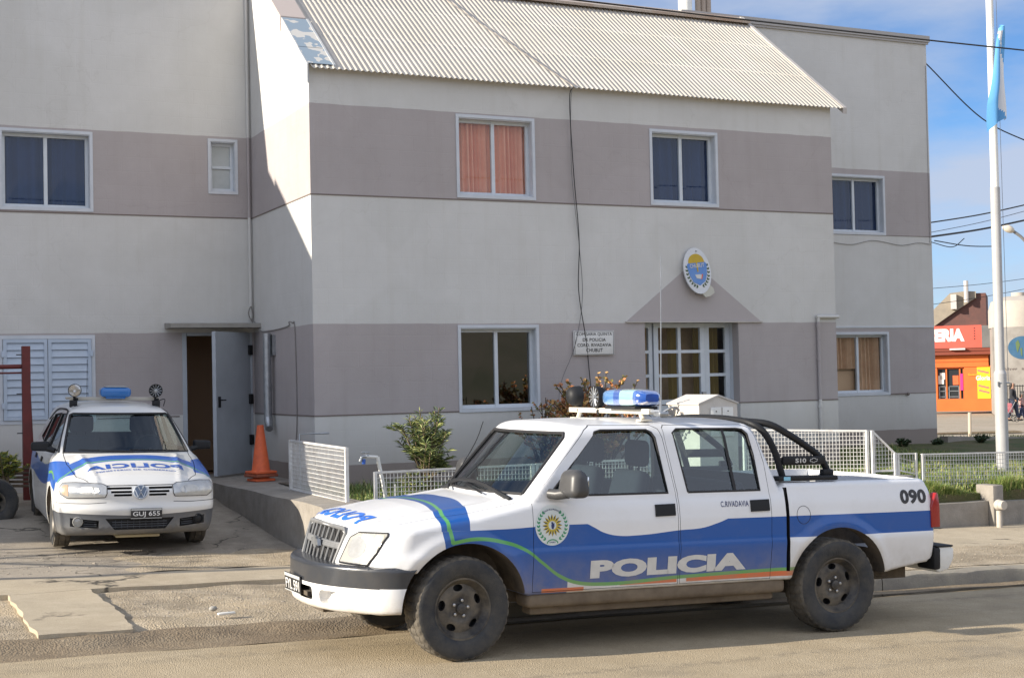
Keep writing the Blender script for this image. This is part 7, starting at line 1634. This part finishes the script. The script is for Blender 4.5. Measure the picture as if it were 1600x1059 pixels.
# ------------------------------------------------------------------ people
def skin(name, verts, edges, m, parent, sub=2):
    """verts: (x,y,z,r)"""
    me = bpy.data.meshes.new(name); me.from_pydata([v[:3] for v in verts], edges, []); o = bpy.data.objects.new(name, me); C.objects.link(o)
    o.modifiers.new('s', 'SKIN'); 
    for d, v in zip(me.skin_vertices[0].data, verts): d.radius = (v[3], v[3]*.85 if len(v) < 5 else v[4]); d.use_root = False
    me.skin_vertices[0].data[0].use_root = True
    sm = o.modifiers.new('u', 'SUBSURF'); sm.levels = sub; sm.render_levels = sub
    dg = bpy.context.evaluated_depsgraph_get(); r = bpy.data.meshes.new_from_object(o.evaluated_get(dg)); bpy.data.objects.remove(o)
    r.polygons.foreach_set('use_smooth', [True]*len(r.polygons)); return link(name, r, m, parent)
SK = mat('skin_tone', (.33, .19, .13), .6)
def person(loc, rz, hgt, label, top, legs, hair, longhair=True, step=.18, arms=((.05, -.30), (.12, -.2))):
    k = hgt/1.7; root = empty('person', loc, rz=rz, label=label, cat='person'); root.scale = (k*1.2, k*1.2, k)
    # faces local -y; left/right along x
    V = [(0, 0, .98, .13), (0, .0, 1.14, .115), (0, .01, 1.34, .135), (0, .01, 1.44, .07), (0, 0, 1.50, .05), (0, -.01, 1.60, .085), (0, -.005, 1.68, .075),
         (.17, .01, 1.38, .05), (.20, .03+arms[0][0], 1.12, .04), (.20, arms[0][1]*.6, .93, .032), (.195, arms[0][1]*.75, .86, .03),
         (-.17, .01, 1.38, .05), (-.20, .03, 1.12, .04), (-.20, arms[1][1]*.6, .92, .032), (-.195, arms[1][1]*.75, .85, .03),
         (.09, 0, .90, .095), (.10, -step*.5, .50, .062), (.10, -step*.8, .10, .042), (.10, -step*.8-.13, .04, .035),
         (-.09, 0, .90, .095), (-.10, step*.35, .50, .062), (-.10, step, .12, .042), (-.10, step-.11, .04, .035)]
    E_ = [(0, 1), (1, 2), (2, 3), (3, 4), (4, 5), (5, 6), (2, 7), (7, 8), (8, 9), (9, 10), (2, 11), (11, 12), (12, 13), (13, 14), (0, 15), (15, 16), (16, 17), (17, 18), (0, 19), (19, 20), (20, 21), (21, 22)]
    skin('body', V, E_, SK, root)
    g = lambda v, d: (*v[:3], v[3]+d)
    skin('jacket', [g(V[0], .035), g(V[1], .03), g(V[2], .03), (0, .01, 1.44, .085), g(V[7], .02), g(V[8], .02), (*V[9][:3], .045), g(V[11], .02), g(V[12], .02), (*V[13][:3], .045), (0, 0, .86, .16)], [(0, 1), (1, 2), (2, 3), (2, 4), (4, 5), (5, 6), (2, 7), (7, 8), (8, 9), (0, 10)], top, root)
    skin('trousers', [(0, 0, .96, .145), g(V[15], .015), g(V[16], .02), (*V[17][:3], .055), g(V[19], .015), g(V[20], .02), (*V[21][:3], .055)], [(0, 1), (1, 2), (2, 3), (0, 4), (4, 5), (5, 6)], legs, root)
    b = MB(); b.sph((.10, -step*.8-.06, .035), (.05, .13, .045), 8); b.sph((-.10, step-.05, .035), (.05, .13, .045), 8); b.build('shoes', M['seal'], root)
    hv = [(0, .02, 1.68, .095), (0, .055, 1.58, .085), (0, .075, 1.45, .075), (0, .085, 1.32 if longhair else 1.5, .04)]; skin('hair', hv, [(0, 1), (1, 2), (2, 3)], hair, root)
    b = MB(); 
    for s_ in (-1, 1): b.sph((s_*.032, -.088, 1.615), .011, 6)
    b.build('eyes', M['seal'], root); return root
def gpt(u, v, dist): p = at(u, v, dist); return p
HK = mat('black_hair', (.012, .010, .010), .5); JK = mat('black_jacket', (.018, .019, .024), .8); JN = mat('dark_jeans', (.035, .045, .08), .85)
p = gpt(1584, 657, 60); person((p.x, p.y, p.z), math.atan2(FS.y, FS.x)+R(60), 1.62, 'woman with long black hair in a black jacket and dark jeans walking away', JK, JN, HK)
p = gpt(1597, 656, 60.5); person((p.x, p.y, p.z), math.atan2(FS.y, FS.x)+R(80), 1.12, 'child in a striped reddish top beside the woman at the right edge', mat('striped_top', (.35, .12, .11), .8, var=(.55, .45, .42), vs_=9), mat('navy_trousers', (.03, .04, .09), .8), HK, False)
p = gpt(1577, 659, 60); st_ = empty('stroller', (p.x, p.y, p.z), rz=math.atan2(FS.y, FS.x), label='small red and pink stroller pushed by the woman', cat='stroller')
b = MB(); b.rbox((-.17, -.18, .38), (.12, .18, .80), .06, seg=3); b.build('seat', mat('stroller_red', (.45, .06, .09), .7, var=(.6, .3, .3), vs_=6), st_)
b = MB()
for s_ in (-1, 1): b.tube([(-.3, s_*.2, .12), (.0, s_*.2, .5), (.28, s_*.2, 1.0)], .014, 6); b.tube([(.25, s_*.2, .12), (-.05, s_*.2, .5)], .014, 6)
b.tube([(.28, -.2, 1.0), (.28, .2, 1.0)], .014, 6); b.build('frame', M['galv'], st_)
for a_ in (-.3, .25):
    for s_ in (-.2, .2): b = MB(); b.lathe([(.12, -.02), (.125, 0), (.12, .02), (.10, .02), (.10, -.02)], 16, Matrix.Translation((a_, s_, .125)) @ Matrix.Rotation(R(90), 4, 'X'), closed=True); b.build('wheel', M['seal'], st_)

# ------------------------------------------------------------------ loose stones on the verge and pavement
sm_ = mat('pale_stone', (.36, .32, .26), .9, var=(.26, .22, .17), vs_=20); r_ = random.Random(9)
b = MB()
for q in range(1500):
    if q < 800: x_, y_ = r_.uniform(-3.3, -.6), r_.gauss(-5.3, .65)
    elif q < 1100: x_, y_ = r_.uniform(-4.6, -1.0), r_.uniform(-3.3, -2.0)
    else: x_, y_ = r_.uniform(3.0, 9), r_.uniform(-6.3, -5.2)
    if q < 800 and not (-6.45 < y_ < -4.5): continue
    z_ = float(zpit(x_, y_)) if q < 800 else (float(zdrive(x_, y_)) if q < 1100 else float(zwalk(x_, y_))+.01)
    s_ = r_.uniform(.004, .011)*(1.9 if r_.random() < .04 else 1)
    bm = bmesh.new(); bmesh.ops.create_icosphere(bm, subdivisions=1, radius=1)
    for v in bm.verts: v.co = Vector((x_+v.co.x*s_*r_.uniform(.8, 1.3), y_+v.co.y*s_*r_.uniform(.8, 1.3), z_+v.co.z*s_*.6))
    b.bm(bm, False)
b.build('loose_stones', sm_, label='loose grey pebbles scattered on the verge and drive', cat='pebbles', kind='stuff')
b = MB(); b.rbox((-2.72, -6.05, -.395), (-2.58, -6.01, -.375), .008, Matrix.Identity(4)); b.build('litter', M['white'], label='small white scrap of litter on the gravel pit', cat='litter')
b = MB(); b.sph((-2.7, -5.8, -.375), (.035, .025, .022), 8); b.build('stone', M['concrete'], label='fist-sized dark stone in the gravel pit', cat='stone')
